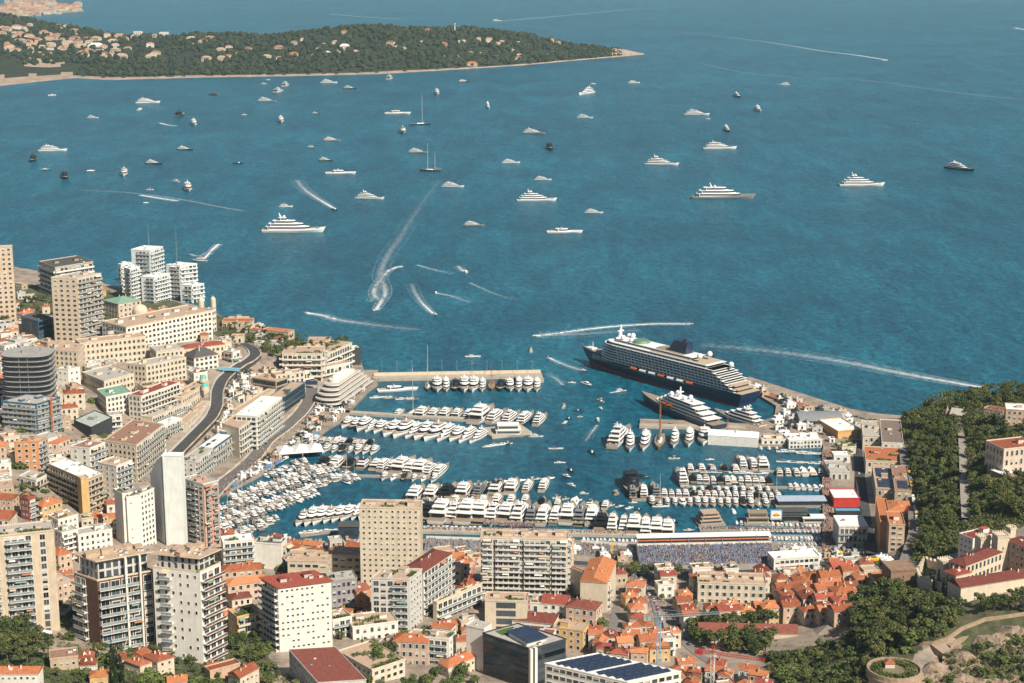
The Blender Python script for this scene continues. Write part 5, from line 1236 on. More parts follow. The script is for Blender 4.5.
def superyacht(hm=BWH, sm=BWH, L=60, tiers=3, name='superyacht', heli=False, mastm=None):
    B = L*.19; h0, h1 = L*.05, L*.088; r = thing(name, 'yacht', 'yacht')
    hull_mb(L, B, h0, h1, tr=.86).build('hull', [hm, BTEAK], r)
    b = MB(); e = .04
    for s in (-1, 1): b.box(-L*.06, s*(B/2-.02), h0*.62, L*.5, .1, h0*.22)
    z = h0*1.02; th = L*.043
    X0, X1 = -L*.40, L*.28
    for i in range(tiers):
        tier(r, X0+L*(.03*i+.012*i*i), X1-L*(.085*i+.012*i*i), B*(.88-.11*i), z, th, .42, sm, L*.035, .52, L*.035)
        z += th*1.06
    m = MB(); m.tube((X0+L*.2, 0, z-.1), (X0+L*.17, 0, z+L*.07), L*.014, L*.006, 6); m.box(X0+L*.185, 0, z+L*.035, L*.01, L*.09, L*.006)
    m.build('radar_mast', [mastm or sm], r)
    for s in (-1, 1):
        m = MB(); m.ball(X0+L*.25, s*L*.03, z+L*.014, L*.016, 8, 5); m.build('radar_dome', [BWH], r, smooth=True)
    m = MB(); m.box(-L*.505, 0, .35, L*.03, B*.8, .3); m.build('swim_platform', [BTEAK], r)
    m = MB()
    for s in (-1, 1): m.box(-L*.42, s*B*.22, h0, L*.05, B*.14, .8)
    m.build('deck_sofa', [BTAN], r)
    if heli: m = MB(); m.tube((L*.36, 0, h1*.86), (L*.36, 0, h1*.9), B*.3, B*.3, 16); m.build('helipad', [BGREY], r)
    freeze(r); return r
def motoryacht(hm=BWH, sm=BWH, L=26, name='motor_yacht', fly=True, cover=None):
    B = L*.27; h0, h1 = L*.06, L*.11; r = thing(name, 'yacht', 'yacht')
    hull_mb(L, B, h0, h1, tr=.9).build('hull', [hm, BTEAK], r)
    z = h0*1.02; th = L*.078
    tier(r, -L*.34, L*.25, B*.86, z, th, .5, sm, L*.07, .5, L*.09); z += th*1.07
    if fly:
        tier(r, -L*.27, L*.10, B*.7, z, th*.62, .4, sm, L*.05, .45, L*.05); z += th*.62
        m = MB(); m.box(-L*.12, 0, z+th*.42, L*.2, B*.6, .14)
        for sx in (-.19, -.05):
            for sy in (-1, 1): m.box(L*sx, sy*B*.26, z, .16, .16, th*.43)
        m.build('hardtop', [cover or sm], r); z += th*.5
    m = MB(); m.tube((-L*.12, 0, z-.1), (-L*.14, 0, z+L*.07), L*.012, L*.006, 5); m.box(-L*.13, 0, z+L*.03, .2, L*.07, .12); m.build('radar_mast', [sm], r)
    m = MB(); m.box(-L*.5, 0, .3, L*.04, B*.8, .22); m.build('swim_platform', [BTEAK], r)
    m = MB(); m.box(L*.3, 0, h1*.78, L*.12, B*.3, .35); m.build('sun_pad', [cover or BTAN], r)
    freeze(r); return r
def sportyacht(hm=BWH, L=24, sm=BWH):
    B = L*.22; h0, h1 = L*.058, L*.085; r = thing('sport_yacht', 'yacht', 'yacht')
    hull_mb(L, B, h0, h1, tr=.92).build('hull', [hm, BWH], r)
    tier(r, -L*.2, L*.2, B*.74, h0, L*.065, .65, sm, L*.06, .5, L*.13)
    m = MB(); m.box(-L*.34, 0, h0, L*.2, B*.6, .4); m.build('sun_pad', [BTAN], r)
    m = MB(); m.box(-L*.1, 0, h0+L*.075, L*.015, B*.7, L*.035); m.build('radar_arch', [sm], r); freeze(r); return r
def dayboat(hm=BWH, cm=BTAN, L=9, cab=True):
    B = L*.3; h0, h1 = L*.075, L*.125; r = thing('motor_boat', 'boat', 'boat')
    hull_mb(L, B, h0, h1, n=9, tr=.9, dr=.4).build('hull', [hm, BWH if cab else BTEAK], r)
    if cab:
        m = MB(); P = plan(-L*.12, L*.24, B*.68, .5, 4); m.prism(P, h0, h0+L*.11, 0, top=[(x*.8-L*.03, y*.85) for x, y in P]); c = m.build('cabin', [BWH], r)
        m = MB(); m.prism([(x*.93, y*1.04) for x, y in P], h0+L*.045, h0+L*.085, 0, top=[(x*.86-L*.012, y*.96) for x, y in P]); m.build('windscreen', [BWIN], c)
    else:
        m = MB(); m.box(0, 0, h0, L*.1, B*.34, L*.1); m.build('console', [BWH], r)
        m = MB(); m.box(L*.02, 0, h0+L*.2, L*.26, B*.6, .08)
        for sy in (-1, 1): m.box(L*.02, sy*B*.24, h0, .08, .08, L*.2)
        m.build('sun_canopy', [cm], r)
    m = MB(); m.box(-L*.32, 0, h0, L*.26, B*.7, L*.03 if cab else L*.05); m.build('stern_cover' if cab else 'stern_seat', [cm], r)
    freeze(r); return r
def rib(hm=BDARK, L=7):
    B = L*.36; r = thing('inflatable_tender', 'boat', 'boat'); b = MB()
    for s in (-1, 1):
        b.tube((-L*.5, s*B*.4, .35), (L*.2, s*B*.4, .4), .34, .34, 7); b.tube((L*.2, s*B*.4, .4), (L*.5, 0, .6), .34, .22, 7)
    b.box(-L*.1, 0, .1, L*.75, B*.7, .2); b.build('hull', [hm], r)
    m = MB(); m.box(0, 0, .3, .8, .8, 1.0); m.build('console', [BWH], r)
    m = MB(); m.box(-L*.52, 0, .2, .5, .6, 1.0); m.build('outboard_motor', [BDARK], r); freeze(r); return r
def sailboat(L=14, hm=BWH, masts=1, mm=None, H=1.35):
    B = L*.27 if L < 25 else L*.2; h0, h1 = L*.06, L*.085; r = thing('sailing_yacht', 'yacht', 'sailing yacht')
    hull_mb(L, B, h0, h1, tr=.7, fine=1.8).build('hull', [hm, BTEAK], r)
    m = MB(); P = plan(-L*.15, L*.2, B*.5, .5); m.prism(P, h0*.98, h0+L*.035, 0, top=[(x*.9, y*.8) for x, y in P]); m.build('coachroof', [BWH], r)
    for k in range(masts):
        x = L*.1-(L*.33)*k; hh = L*H*(1 if k == 0 else .72) if masts > 1 else L*H
        m = MB(); m.tube((x, 0, h0), (x, 0, hh), L*.009+.05, L*.005+.03, 5); 
        for f in (.4, .68): m.box(x, 0, hh*f, .12, L*.12*(1.15-f), .08)
        m.build('mast', [mm or LGREY], r)
        m = MB(); m.tube((x-.2, 0, h0+L*.07), (x-L*.3, 0, h0+L*.075), L*.013, L*.011, 6); m.build('boom', [BBLUE if k == 0 else BTAN], r)
    freeze(r); return r
def tallship():
    r = thing('tall_ship', 'old wooden three-masted ship with varnished hull on the outer pier', 'sailing ship'); L = 40
    hull_mb(L, 9, 3.2, 4.6, tr=.75, fine=2).build('hull', [BWOOD, BTEAK, BWOOD], r)
    m = MB(); m.box(-13, 0, 3.2, 9, 6, 2.2); m.build('poop_cabin', [BWOOD], r)
    m = MB(); m.tube((18, 0, 4.4), (27, 0, 7), .3, .12); m.build('bowsprit', [BWOOD], r)
    for x, h in ((9, 30), (-2, 35), (-13, 26)):
        m = MB(); m.tube((x, 0, 3), (x, 0, h), .38, .16, 6)
        for f in (.45, .63, .8): m.tube((x, -7*(1.15-f), h*f), (x, 7*(1.15-f), h*f), .14, .14, 5)
        m.build('mast', [BWOOD], r)
    freeze(r); return r
PR = dict(
 sy=superyacht(), sy4=superyacht(tiers=4, heli=True), syn=superyacht(BNAVY, BWH), syd=superyacht(BDARK, BGREY, mastm=BDARK), syg=superyacht(BGREY, BWH, 60, 3),
 my=motoryacht(), myt=motoryacht(cover=BTAN), myn=motoryacht(BNAVY), myd=motoryacht(BDARK, BDARK), myg=motoryacht(BGREY, BWH, cover=BDARK),
 sp=sportyacht(), spd=sportyacht(BNAVY), spo=sportyacht(BWH, sm=BGREY),
 db=dayboat(), dbb=dayboat(cm=BBLUE), dbw=dayboat(cm=BWH), dbo=dayboat(cm=BTAN, cab=False), dbn=dayboat(BNAVY, BTAN), dbm=dayboat(cm=BWH, cab=False),
 rib=rib(), ribw=rib(BWH), sl=sailboat(), sln=sailboat(hm=BNAVY), ket=sailboat(38, BDARK, 2, H=1.25), kl=sailboat(34, BNAVY, 1, H=1.4), old=sailboat(30, BWOOD, 2, BWOOD, 1.0), tall=tallship())
PL = dict(sy=60, sy4=60, syn=60, syd=60, syg=60, my=26, myt=26, myn=26, myd=26, myg=26, sp=24, spd=24, spo=24, db=9, dbb=9, dbw=9, dbo=9, dbn=9, dbm=9, rib=7, ribw=7, sl=14, sln=14, ket=38, kl=34, old=30, tall=40)
BUSED = set(); BFOOT = []
def boat(k, L, X, Y, yaw, label, group=None):
    r = PR[k]; s = L/PL[k]
    if k not in BUSED:
        BUSED.add(k); r.location = (X, Y, 0); r.rotation_euler = (0, 0, yaw); r.scale = (s,)*3; tag(r, label, None, group); o = r
    else: o = dup(r, (X, Y, 0), yaw, s, label, group)
    if group is None and 'group' in o: del o['group']
    return o
def done_boats():
    for k, r in PR.items():
        if k not in BUSED:
            for c in list(r.children):
                for g in list(c.children): bpy.data.objects.remove(g)
                bpy.data.objects.remove(c)
            bpy.data.objects.remove(r)
DESC = dict(sy='white superyacht', sy4='tall white superyacht', syn='navy-hulled superyacht', syd='black and grey superyacht', syg='grey-hulled superyacht', my='white flybridge yacht', myt='tan-topped flybridge yacht',
 myn='navy-hulled flybridge yacht', myd='black flybridge yacht', myg='grey-hulled flybridge yacht', sp='white sport yacht', spd='navy sport yacht', spo='grey-cabined sport yacht',
 db='small white cabin boat', dbb='blue-covered small cabin boat', dbw='small all-white cabin boat', dbo='tan-canopied open boat', dbn='small navy cabin boat', dbm='white-canopied open boat', rib='dark inflatable tender', ribw='pale inflatable tender',
 sl='white sailing yacht', sln='navy sailing yacht', ket='dark two-masted ketch', kl='tall navy sloop', old='wooden two-masted schooner', tall='old wooden three-masted ship')
# anchored in the bay: (kind, waterline x, y, length in picture px, bow heading in degrees: 0 right, 90 away, -90 towards us)
BAY = [('dbw',52,95.6,7,20),('sy',148,103,22,10),('syd',213,95,11,150),('syg',267,102,19,-10),('sy',329,83,16,-5),('syn',350,89,13,-20),('my',279,92,5,70),('my',286,86,5,80),('my',264,84,5,0),('db',268,80,4,0),
 ('sy',93,118,11,-10),('db',140,110,5,80),('myd',180,116,5,80),('my',194,125,9,-75),('db',244,115,5,0),('my',281,122,7,-80),('syn',316,114,8,-20),('syg',332,141,17,-5),('myg',312,148,9,-20),('syn',326,161,14,-20),('sp',341,174,28,0),
 ('sy',53,151,26,5),('myd',33,161,6,-80),('spd',46,170,11,0),('myd',65,178,6,-70),('ribw',91,171,7,0),('myt',124,175,6,-80),('syn',154,164,17,-15),('syn',185,150,16,-15),('my',175,182,9,150),('my',188,190,12,-75),('rib',239,164,10,0),('dbo',150,190,7,0),
 ('ribw',146,203,5,0),('myt',286,207,13,0),('sy4',294,232,58,0),('my',390,79,5,80),('syn',464,82,11,10),('my',437,94,8,-85),('sy4',488,108,14,-85),('sy',586,94,14,-120),('db',593,84,5,0),('sy',634,83,11,0),('sp',398,114,24,0),
 ('kl',420,125,20,10),('myg',403,133,10,-85),('syg',418,153,19,-10),('ket',430,171,20,170),('sy4',370,199,27,-12),('sy',453,187,21,-10),('sy',511,163,17,-5),('syg',534,134,22,-15),('myd',550,149,10,-85),('sy',543,180,16,-10),('sy4',537,201,37,0),
 ('sy',585,118,15,-15),('sy',594,213,17,-10),('syg',474,226,20,-8),('sp',565,233,33,0),('sy4',662,165,31,-12),('sy',697,115,23,-10),('sy',497,21,8,0),('syn',737.5,97,9,-80),('sy',783.5,85,12,170),('my',758,111,8,-85),('syn',727,131,11,-85),
 ('sy',720,149,31,0),('syg',724,199,58,0),('sy4',862,186,42,0),('syn',960,170,20,-52),('sp',885,60.5,5,0),('sp',1015,28.5,6,170),('db',708,119,4,0),
 ('rib',335,210,5,-55),('db',401,267,4,20),('db',376,310,5,-120),('db',435,315,5,-60),('db',466,272,5,100),('dbw',307,313,6,170),('dbw',333,319,7,170),('db',436,293,4,100),('myt',199,261,16,170),
 ('sp',473,357,16,0),('dbo',531,351,6,90),('dbn',583,371,9,-30),('rib',548,357,5,150),('db',572,383,8,-10),('db',587,385,9,-60),('my',621,391,11,0),('dbo',564,407,6,80),('rib',578,411,8,20),('dbo',601,402,7,-60),('dbw',601,409,5,-80),
 ('dbm',598,421,6,-90),('dbo',580,417,6,10),('rib',569,419,5,60),('db',565,423,5,60),('spo',556,449,15,0),('myt',536,437,15,0),('rib',592,453,7,-70),('sp',560,463,12,0),('rib',571,471,6,-70),('dbn',567,477,7,-60),('db',572,486,7,-60),('my',584,494,10,0),
 ('dbo',616,494,7,-80),('dbb',633,503,9,0),('myd',632,489,16,-90),('dbo',674,459,12,0),('db',710,460,9,0),('dbn',711,467,7,-80),('myd',642,478,16,0),('dbo',617,494.5,5,60),('sp',661,507,18,0),('rib',674,522,7,-60),('dbn',689,531,12,0),('dbw',536,336,7,0),('dbo',690,324,7,0)]
SIZE = lambda L: 'small' if L < 9 else ('mid-sized' if L < 20 else 'large')
def bay():
    cls = {}
    rows = []
    for k, x, y, l, hd in BAY:
        if y < 262: l *= 1.1
        X, Y = pl(x, y); p2 = pl(x+l, y); m = math.hypot(p2[0]-X, p2[1]-Y); yaw = R(hd); c = abs(math.cos(yaw))
        Lm = m/max(c, .16) if c > .35 else m/(.165 if k[0]=='s' and k[1] in 'y' else .24 if k[0]=='m' else .22 if k[0]=='s' else .5)
        if c <= .35: Lm = min(Lm, 62)
        mx = {'sy': 95, 'sp': 60}.get(k, 200); mn = {'db': 7, 'rib': 7}.get(k[:2], 7)
        where = 'out in the bay' if y < 262 else ('off the harbour mouth' if y < 360 else 'in the inner harbour')
        if y < 95: where = 'near the wooded cape' if x < 640 else 'far out at sea'
        pose = 'end-on' if c <= .35 else 'side-on' if abs(math.sin(yaw)) < .3 else 'slanting'
        rows.append((k, Lm, X, Y, yaw, x, y, where, pose))
    for r in rows: cls.setdefault((r[0], r[7], r[8]), []).append(r)
    for key, rs in cls.items():
        rs.sort(key=lambda r: r[5])
        for i, (k, Lm, X, Y, yaw, x, y, where, pose) in enumerate(rs):
            verb = 'anchored' if k[0] in 'sm' else 'floating'
            lab = f'{DESC[k]} {verb} {where}, {pose}'
            if len(rs) > 1: lab += f', {ORD[i]} of {len(rs)} from left'
            boat(k, Lm, X, Y, yaw, lab, None)
bay()
# moored rows: (place, first x,y, last x,y (bow or stern line at water level), count, kinds, length m (lo,hi), heading deg)
ROWS = [
 ('along the outer pier', (428,388),(537,388), 13, ['kl','my','sy','myd','my','my','sy','tall','myd','my','sy','my','sy'], (30,40), -90),
 ('bow-out behind the middle pier', (400,414),(470,415), 7, ['sy','kl','my','my','my','my','sy'], (26,34), 72),
 ('bow-out behind the pier clubhouse', (483,417),(541,421), 5, ['my','sy','sy4','syn','sy4'], (38,56), 72),
 ('in front of the middle pier', (393,432),(478,439), 9, ['my','myt','sy','my','myt','sy','my','sy','sy4'], (34,44), -112),
 ('on the inner stretch of the middle pier', (347,425),(388,431), 6, ['my','myn','my','sy','my','my'], (26,34), -108),
 ('along the short quay pontoon', (317,440),(371,444), 9, ['my','myt','my','dbn','my','myd','myt','my','myd'], (15,22), 75),
 ('bow-out on the long inner pontoon', (326,463),(378,466), 5, ['myd','my','myd','myg','my'], (26,32), 75),
 ('at the end of the long inner pontoon', (386,466),(442,472), 7, ['sy','sy','my','sy','my','sy4','sy'], (34,46), 72),
 ('on the near inner pontoon', (303,521),(366,514), 8, ['myt','my','my','myt','my','my','sy','my'], (26,34), -105),
 ('in the big stern-to row at the near quay', (418,513),(522,515), 9, ['myg','myd','my','sy4','my','myn','sy4','my','sy4'], (40,56), 76),
 ('in the dark-hulled stretch of the near quay', (533,516),(593,516), 6, ['syd','sy','syg','my','syd','sy'], (42,52), 80),
 ('at the right end of the near quay row', (602,524),(668,530), 7, ['myd','sy4','sy4','my','sy','my','my'], (36,46), 82),
 ('in the second line off the near quay', (417,496),(545,486), 9, ['my','my','myd','my','syd','myg','my','sy','sy'], (30,40), 78),
 ('stern-to below the blue-hulled ship', (630,446),(704,440), 6, ['sy4','sy','old','sy4','sy','my'], (38,50), -96),
 ('beside the white exhibition tent', (715,440),(752,439), 4, ['myg','old','my','my'], (22,28), -92),
 ('in the trio at the first right-hand jetty', (741,464),(762,466), 3, ['sy','sy','my'], (34,40), 92),
 ('beyond the trio on the first right-hand jetty', (779,473),(820,473), 6, ['myt','my','my','db','dbn','my'], (14,22), 90),
 ('at the head of the second right-hand jetty', (681,479),(681,479.2), 1, ['sy4'], (42,44), 92),
 ('in the far line of the second right-hand jetty', (692,480),(768,482), 12, ['myd','my','myt','my','myd','my','dbn','my','my','myt','my','myd'], (16,22), 90),
 ('at the quay end of the second right-hand jetty', (790,487),(822,489), 6, ['my','db','db','db','dbb','db'], (12,15), 90),
 ('in the near line of the second right-hand jetty', (694,491),(776,492), 11, ['my','my','myd','my','sp','my','my','dbn','my','my','sl'], (13,18), -90),
 ('on the white raft row off the first jetty', (690,469),(735,470), 5, ['my','my','myt','myd','my'], (18,22), 90),
 ('in the line just outside the big near-quay row', (428,503),(526,500), 8, ['my','myd','my','myg','my','myn','my','my'], (20,28), 78),
 ('riding outside the dark near-quay yachts', (542,503),(606,506), 5, ['myd','my','dbn','myg','my'], (16,24), 80),
 ('in the outer file off the short quay pontoon', (318,450),(374,452), 8, ['my','myt','my','myd','my','my','myt','my'], (15,22), -100),
 ('along the lower side of the long inner pontoon', (384,478),(434,480), 6, ['my','sp','myd','my','sp','my'], (14,20), -100),
 ('at the black head of the third right-hand jetty', (632,493),(655,492), 3, ['syd','syg','syd'], (34,38), 90),
 ('in the far line of the third right-hand jetty', (664,494),(778,497), 17, ['my','myt','my','my','myd','my','myt','my','my','my','my','my','myt','myd','my','my','my'], (15,20), 90),
 ('in the near line of the third right-hand jetty', (652,503),(766,505), 16, ['myn','sl','my','my','db','my','my','my','my','my','my','my','myd','my','sl','my'], (16,20), -90),
]
def rows():
    rr = random.Random(5)
    for place, a, c, n, kinds, (l0, l1), hd in ROWS:
        cnt = {}
        for i in range(n): cnt[kinds[i]] = cnt.get(kinds[i], 0)+1
        seen = {}
        for i in range(n):
            t = i/(n-1) if n > 1 else 0
            x, y = lerp(a[0], c[0], t), lerp(a[1], c[1], t); k = kinds[i]; X, Y = pl(x, y); L = rr.uniform(l0, l1)*1.2
            if k in ('tall', 'kl'): L = 36
            seen[k] = seen.get(k, 0)+1
            lab = f'{DESC[k]} {place}'
            if cnt[k] > 1: lab += f', {ORD[seen[k]-1]} from left'
            boat(k, L, X, Y, R(hd+rr.uniform(-3, 3)), lab, 'yachts moored '+place)
rows()
# small craft in packed lines: things nothing tells apart share the label of their line and kind
LINES = [
 ('tight against the first right-hand jetty', (700,472),(758,474), 6, ['sp','sp','spo'], 16, 0),
 ('along the third right-hand pontoon, white and bow-out', (735,512),(760,512), 3, ['db','dbw'], 10, 90),
 ('along the fourth right-hand pontoon, upper side', (737,523),(822,526), 22, ['db','dbw','dbb','dbo','db'], 8.5, 90),
 ('along the fourth right-hand pontoon, lower side', (740,531),(824,532), 22, ['dbw','db','dbb','db','dbn'], 8.5, -90),
 ('along the last right-hand pontoon', (728,538),(824,539), 26, ['db','dbb','dbw','db'], 8.5, 90),
 ('on the last line before the grandstand', (780,545),(824,545), 12, ['db','dbw','dbb'], 8, -90),
 ('behind the near quay, in the narrow dock', (424,528),(480,529), 13, ['db','dbw','dbw','dbb'], 9, -90),
 ('behind the near quay, beyond the wide balcony block', (578,534),(640,537), 16, ['db','dbw','dbb','db'], 9, -90),
 ('in the lower row of the narrow dock', (584,540),(640,542), 14, ['dbw','db','dbb'], 8, 90),
 ('among masts by the inner harbour office', (784,462),(822,464), 5, ['sp','spo'], 14, 0),
 ('lying along the quay below the clubhouse', (786,452),(822,455), 5, ['sp','sp','spd'], 16, 0),
 ('by the short quay in front of the tent', (760,449),(778,449), 3, ['dbn','db','dbb'], 11, -90),
 ('on the near inner pontoon by the dark shed', (305,533),(362,530), 12, ['sp','dbw','db'], 12, 20),
 ('around the pier clubhouse pontoon', (487,447),(508,444), 7, ['dbw','sp','dbo','rib'], 11, 10),
 ('tied astern of the yachts off the near quay', (424,488),(548,479), 15, ['rib','dbn','dbo','ribw','dbm'], 10, 20),
 ('drifting before the near quay', (556,498),(640,510), 9, ['dbo','rib','dbw','dbn'], 9, 30),
 ('in the basin beside the white yacht club', (378,398),(412,400), 4, ['sp','myg','dbo'], 18, 10),
]
def lines():
    rr = random.Random(9)
    for place, a, c, n, kinds, L, hd in LINES:
        for i in range(n):
            t = (i+rr.uniform(-.2, .2))/max(1, n-1); x, y = lerp(a[0], c[0], t), lerp(a[1], c[1], t); k = kinds[(i*7+rr.randint(0, 1)) % len(kinds)]; X, Y = pl(x, y)
            boat(k, L*rr.uniform(.85, 1.2), X, Y, R(hd+rr.uniform(-5, 5)), f'{DESC[k]} {place}', f'{DESC[k]}s {place}')
lines()
def marina():
    """the packed white corner: boats bow to stern in slanting ranks"""
    rr = random.Random(3); poly = [pl(*p) for p in [(216,508),(226,500),(266,477),(292,464),(322,464),(352,472),(364,480),(330,486),(305,500),(280,514),(264,530),(240,538),(218,533)]]
    A = Vector(pl(222, 520)); Bv = Vector(pl(345, 474)); u = (Bv-A).normalized(); v = Vector((-u.y, u.x))
    n = 0
    for j in range(-14, 15):
        for i in range(-6, 60):
            big = (j % 3 != 0); L = rr.uniform(13, 24); p = A+u*(i*5.1+rr.uniform(-.4, .4))+v*(j*17.5+(rr.uniform(-2, 2)))
            if not inside(np.array([p.x]), np.array([p.y]), poly)[0]: continue
            k = rr.choice(('sp', 'my', 'sp', 'myt', 'my', 'sp', 'spo', 'my', 'sp', 'my', 'myt', 'db', 'spd', 'myg', 'sl')); n += 1
            ang = math.atan2(v.y, v.x)+(math.pi if j % 2 else 0)+R(-22)
            boat(k, L, p.x, p.y, ang+rr.uniform(-.06, .06), f'{DESC[k]} packed into the crowded marina corner', f'{DESC[k]}s in the crowded marina corner')
    print('marina boats', n)
marina()
# extra: long navy yacht next to the second ship and the three-deck yacht at the quay head
boat('sy4', 74, *pl(621,439), R(72), 'big four-deck white superyacht standing alone at the quay head, stern to us', None)
boat('sy4', 72, *pl(738,421), R(128), 'white superyacht squeezed behind the blue-hulled ship, three stepped decks showing', None)
boat('sp', 46, *pl(398,391), R(10), 'long low white yacht lying along the wall by the yacht club', None)
# ---------------------------------------------------------------- the two ships
NAVY = mat('ship_navy', (.016, .03, .075), .35, .15, .05, spec=.5)
SHW = mat('ship_white', (.78, .78, .76), .5, .06, .1)
SHG = mat('ship_recess', (.05, .055, .06), .3, .2, .3)
def cruise():
    bow, ster = Vector(pl(582, 361)), Vector(pl(751, 406)); ax = ster-bow; L = ax.length*1.0; yaw = math.atan2(-ax.y, -ax.x); c = (bow+ster)/2
    r = thing('cruise_ship', 'long navy-hulled cruise ship with white balcony decks at the outer quay', 'cruise ship', (c.x, c.y, 0), yaw)
    B = 34; hull_mb(L, B, 15, 19, dr=3, n=26, tr=.94, fine=2.6, flare=.86, boot=2.0).build('hull', [NAVY, BTEAK, mat('boot_red', (.42, .04, .05), .5)], r)
    b = MB()
    for s in (-1, 1): b.box(0, s*(B/2-.3), 11.6, L*.78, 1.0, 1.5)
    b.build('window_strip', [SHG], r)
    dk = 3.15; z = 15.2
    for i in range(6):
        x0 = -L*.465+i*6.2; x1 = L*.36-i*1.4
        w = B-.6
        b = MB(); P = plan(x0, x1, w, .13, 8); Pi = plan(x0+1.5, x1-1.5, w-3.4, .13, 8)
        b.prism(Pi, z, z+dk, 1); b.prism(P, z+dk-.35, z+dk, 0); b.prism(P, z, z+.12, 0); b.prism(plan(x0+.2, x1-.2, w-.1, .13, 8), z+.1, z+.5, 0, bottom=False)
        nb = int((x1-x0)*.85/5.5)
        for k in range(nb):
            for s in (-1, 1): b.box(x0+3+k*5.5, s*(w/2-1.0), z, .3, 1.5, dk-.02, 0)
        b.build('balcony_deck', [SHW, SHG], r); z += dk
    for x0, x1, w, h, m in ((-L*.30, L*.31, B-3, 3.2, SHW), (-L*.20, L*.27, B-12, 3.0, SHW)):
        tier(r, x0, x1, w, z, h, .1, m, 3, .45); z += h+.3
    b = MB(); b.prism(plan(-L*.15, L*.02, B-15, .1), z+.1, z+.3, 0); b.build('sports_deck', [BTEAK], r)
    b = MB(); b.prism(plan(-L*.29, L*.05, B-5, .1), 37.45, 37.65, 0); b.build('pool_deck', [BTAN], r)
    b = MB(); b.box(-L*.03, 0, 37.6, 16, 7, .4); b.build('pool', [mat('pool_water', (.03, .3, .36), .1)], r)
    b = MB(); b.tube((L*.13, 0, z-.3), (L*.13, 0, z+2.6), 11, 9, 20); b.build('dome_lounge', [mat('green_glass', (.14, .24, .15), .3)], r)
    P = [(-16, -6), (12, -6), (16, 0), (12, 6), (-16, 6)]; xx = -L*.09
    b = MB(); b.prism([(x+xx, y) for x, y in P], z-1, z+13, 0, top=[(x*.72+xx-6, y*.75) for x, y in P]); f = b.build('funnel', [NAVY], r)
    b = MB()
    for s in (-1, 1): b.tube((xx-8, s*1.6, z+12.5), (xx-10, s*1.6, z+16), 1.0, .9, 7)
    b.build('exhaust_pipe', [SHG], f)
    b = MB(); b.tube((L*.26, 0, z-.3), (L*.255, 0, z+12), 2.6, 1.2, 8); b.box(L*.257, 0, z+7, 2, 9, 1); b.ball(L*.255, 0, z+13, 1.6); b.build('radar_mast', [SHW], r)
    for x, s, q in ((.21, -1, 3), (.21, 1, 3), (.235, -1, 2.3), (.16, 1, 2.6), (-.24, -1, 3.2), (-.24, 1, 3.2), (-.36, -1, 3.0)):
        b = MB(); b.tube((L*x, s*8, z-7 if x < -.3 else z-.4), (L*x, s*8, z+1 if x > -.3 else z-5), .8, .8, 6); b.ball(L*x, s*8, (z+q*.9) if x > -.3 else z-3, q, 10, 7); b.build('radar_dome', [BWH], r, smooth=True)
    for k in range(7):
        for s in (-1, 1):
            b = MB(); x = -L*.22+k*14.5; b.tube((x-5.2, s*(B/2+.4), 13.4), (x+5.2, s*(B/2+.4), 13.4), 1.6, 1.6, 8); b.build('lifeboat', [mat('lifeboat_orange', (.6, .14, .04), .5) if k % 3 == 0 else BWH], r)
    for i in range(3):
        b = MB(); b.prism(plan(-L*.5+1+i*5, -L*.3, B-3-i*2, .02), 15.1+i*3.2-.1, 15.35+i*3.2, 0); b.build('stern_terrace', [BTAN], r)
    b = MB(); b.box(L*.44, 0, 18.2, 12, 8, 1.6); b.tube((L*.43, 0, 18), (L*.43, 0, 27), .5, .3); b.build('foredeck_gear', [SHW], r)
    for s in (-1, 1):
        o = link('name_lettering', lettering('EXPLORA I', 6.5, BWH, 'name_lettering', .15, sp=1.15), r)
        xq = L*.335; o.location = (xq, s*(B/2*(1-((.835-.5)/.5)**2.6)+.05), 9.2); a = math.atan2(B/2*(((.92-.5)/.5)**2.6-((.75-.5)/.5)**2.6), L*.17)
        o.rotation_euler = (R(84), 0, (math.pi-a*.95) if s > 0 else a*.95)
    return r
cruise()
def expedition():
    bow, ster = Vector(pl(641, 401)), Vector(pl(720, 432)); ax = ster-bow; L = ax.length; yaw = math.atan2(-ax.y, -ax.x); c = (bow+ster)/2
    r = thing('expedition_ship', 'smaller blue-hulled ship with white tiers moored inside the cruise ship', 'cruise ship', (c.x, c.y, 0), yaw)
    B = 21; hull_mb(L, B, 8, 11.5, dr=2, n=22, tr=.9, fine=2.3, flare=.84).build('hull', [mat('ship_blue', (.02, .045, .09), .35, .15, .05, spec=.5), BTEAK], r)
    z = 8.1
    for i in range(4):
        tier(r, -L*.40+i*9, L*.30-i*7, B*.9-i*1.2, z, 3.0, .3, SHW, 5, .55, 3); z += 3.25
    b = MB(); b.tube((0, 0, z-.2), (-1.5, 0, z+11), 1.9, .8, 7); b.box(-1, 0, z+5, 2, 8, .8); b.build('radar_mast', [SHW], r)
    for x, y, q in ((9, 4, 2.4), (9, -4, 2.4), (-14, 4, 2.6), (-14, -4, 2.6), (-24, 0, 2.0)):
        b = MB(); b.tube((x, y, z-.4), (x, y, z+1), .6, .6, 6); b.ball(x, y, z+q*.9, q, 10, 7); b.build('radar_dome', [BWH], r, smooth=True)
    for s in (-1, 1):
        for k in range(2): b = MB(); x = 2+k*10; b.tube((x-3.5, s*(B/2+.2), 12.5), (x+3.5, s*(B/2+.2), 12.5), 1.3, 1.3, 8); b.build('lifeboat', [mat('lifeboat_orange', (.6, .14, .04), .5)], r)
    b = MB(); b.tube((-L*.46, 0, 8), (-L*.49, 0, 17), .2, .1); b.build('ensign_staff', [SHW], r)
expedition()
done_boats()
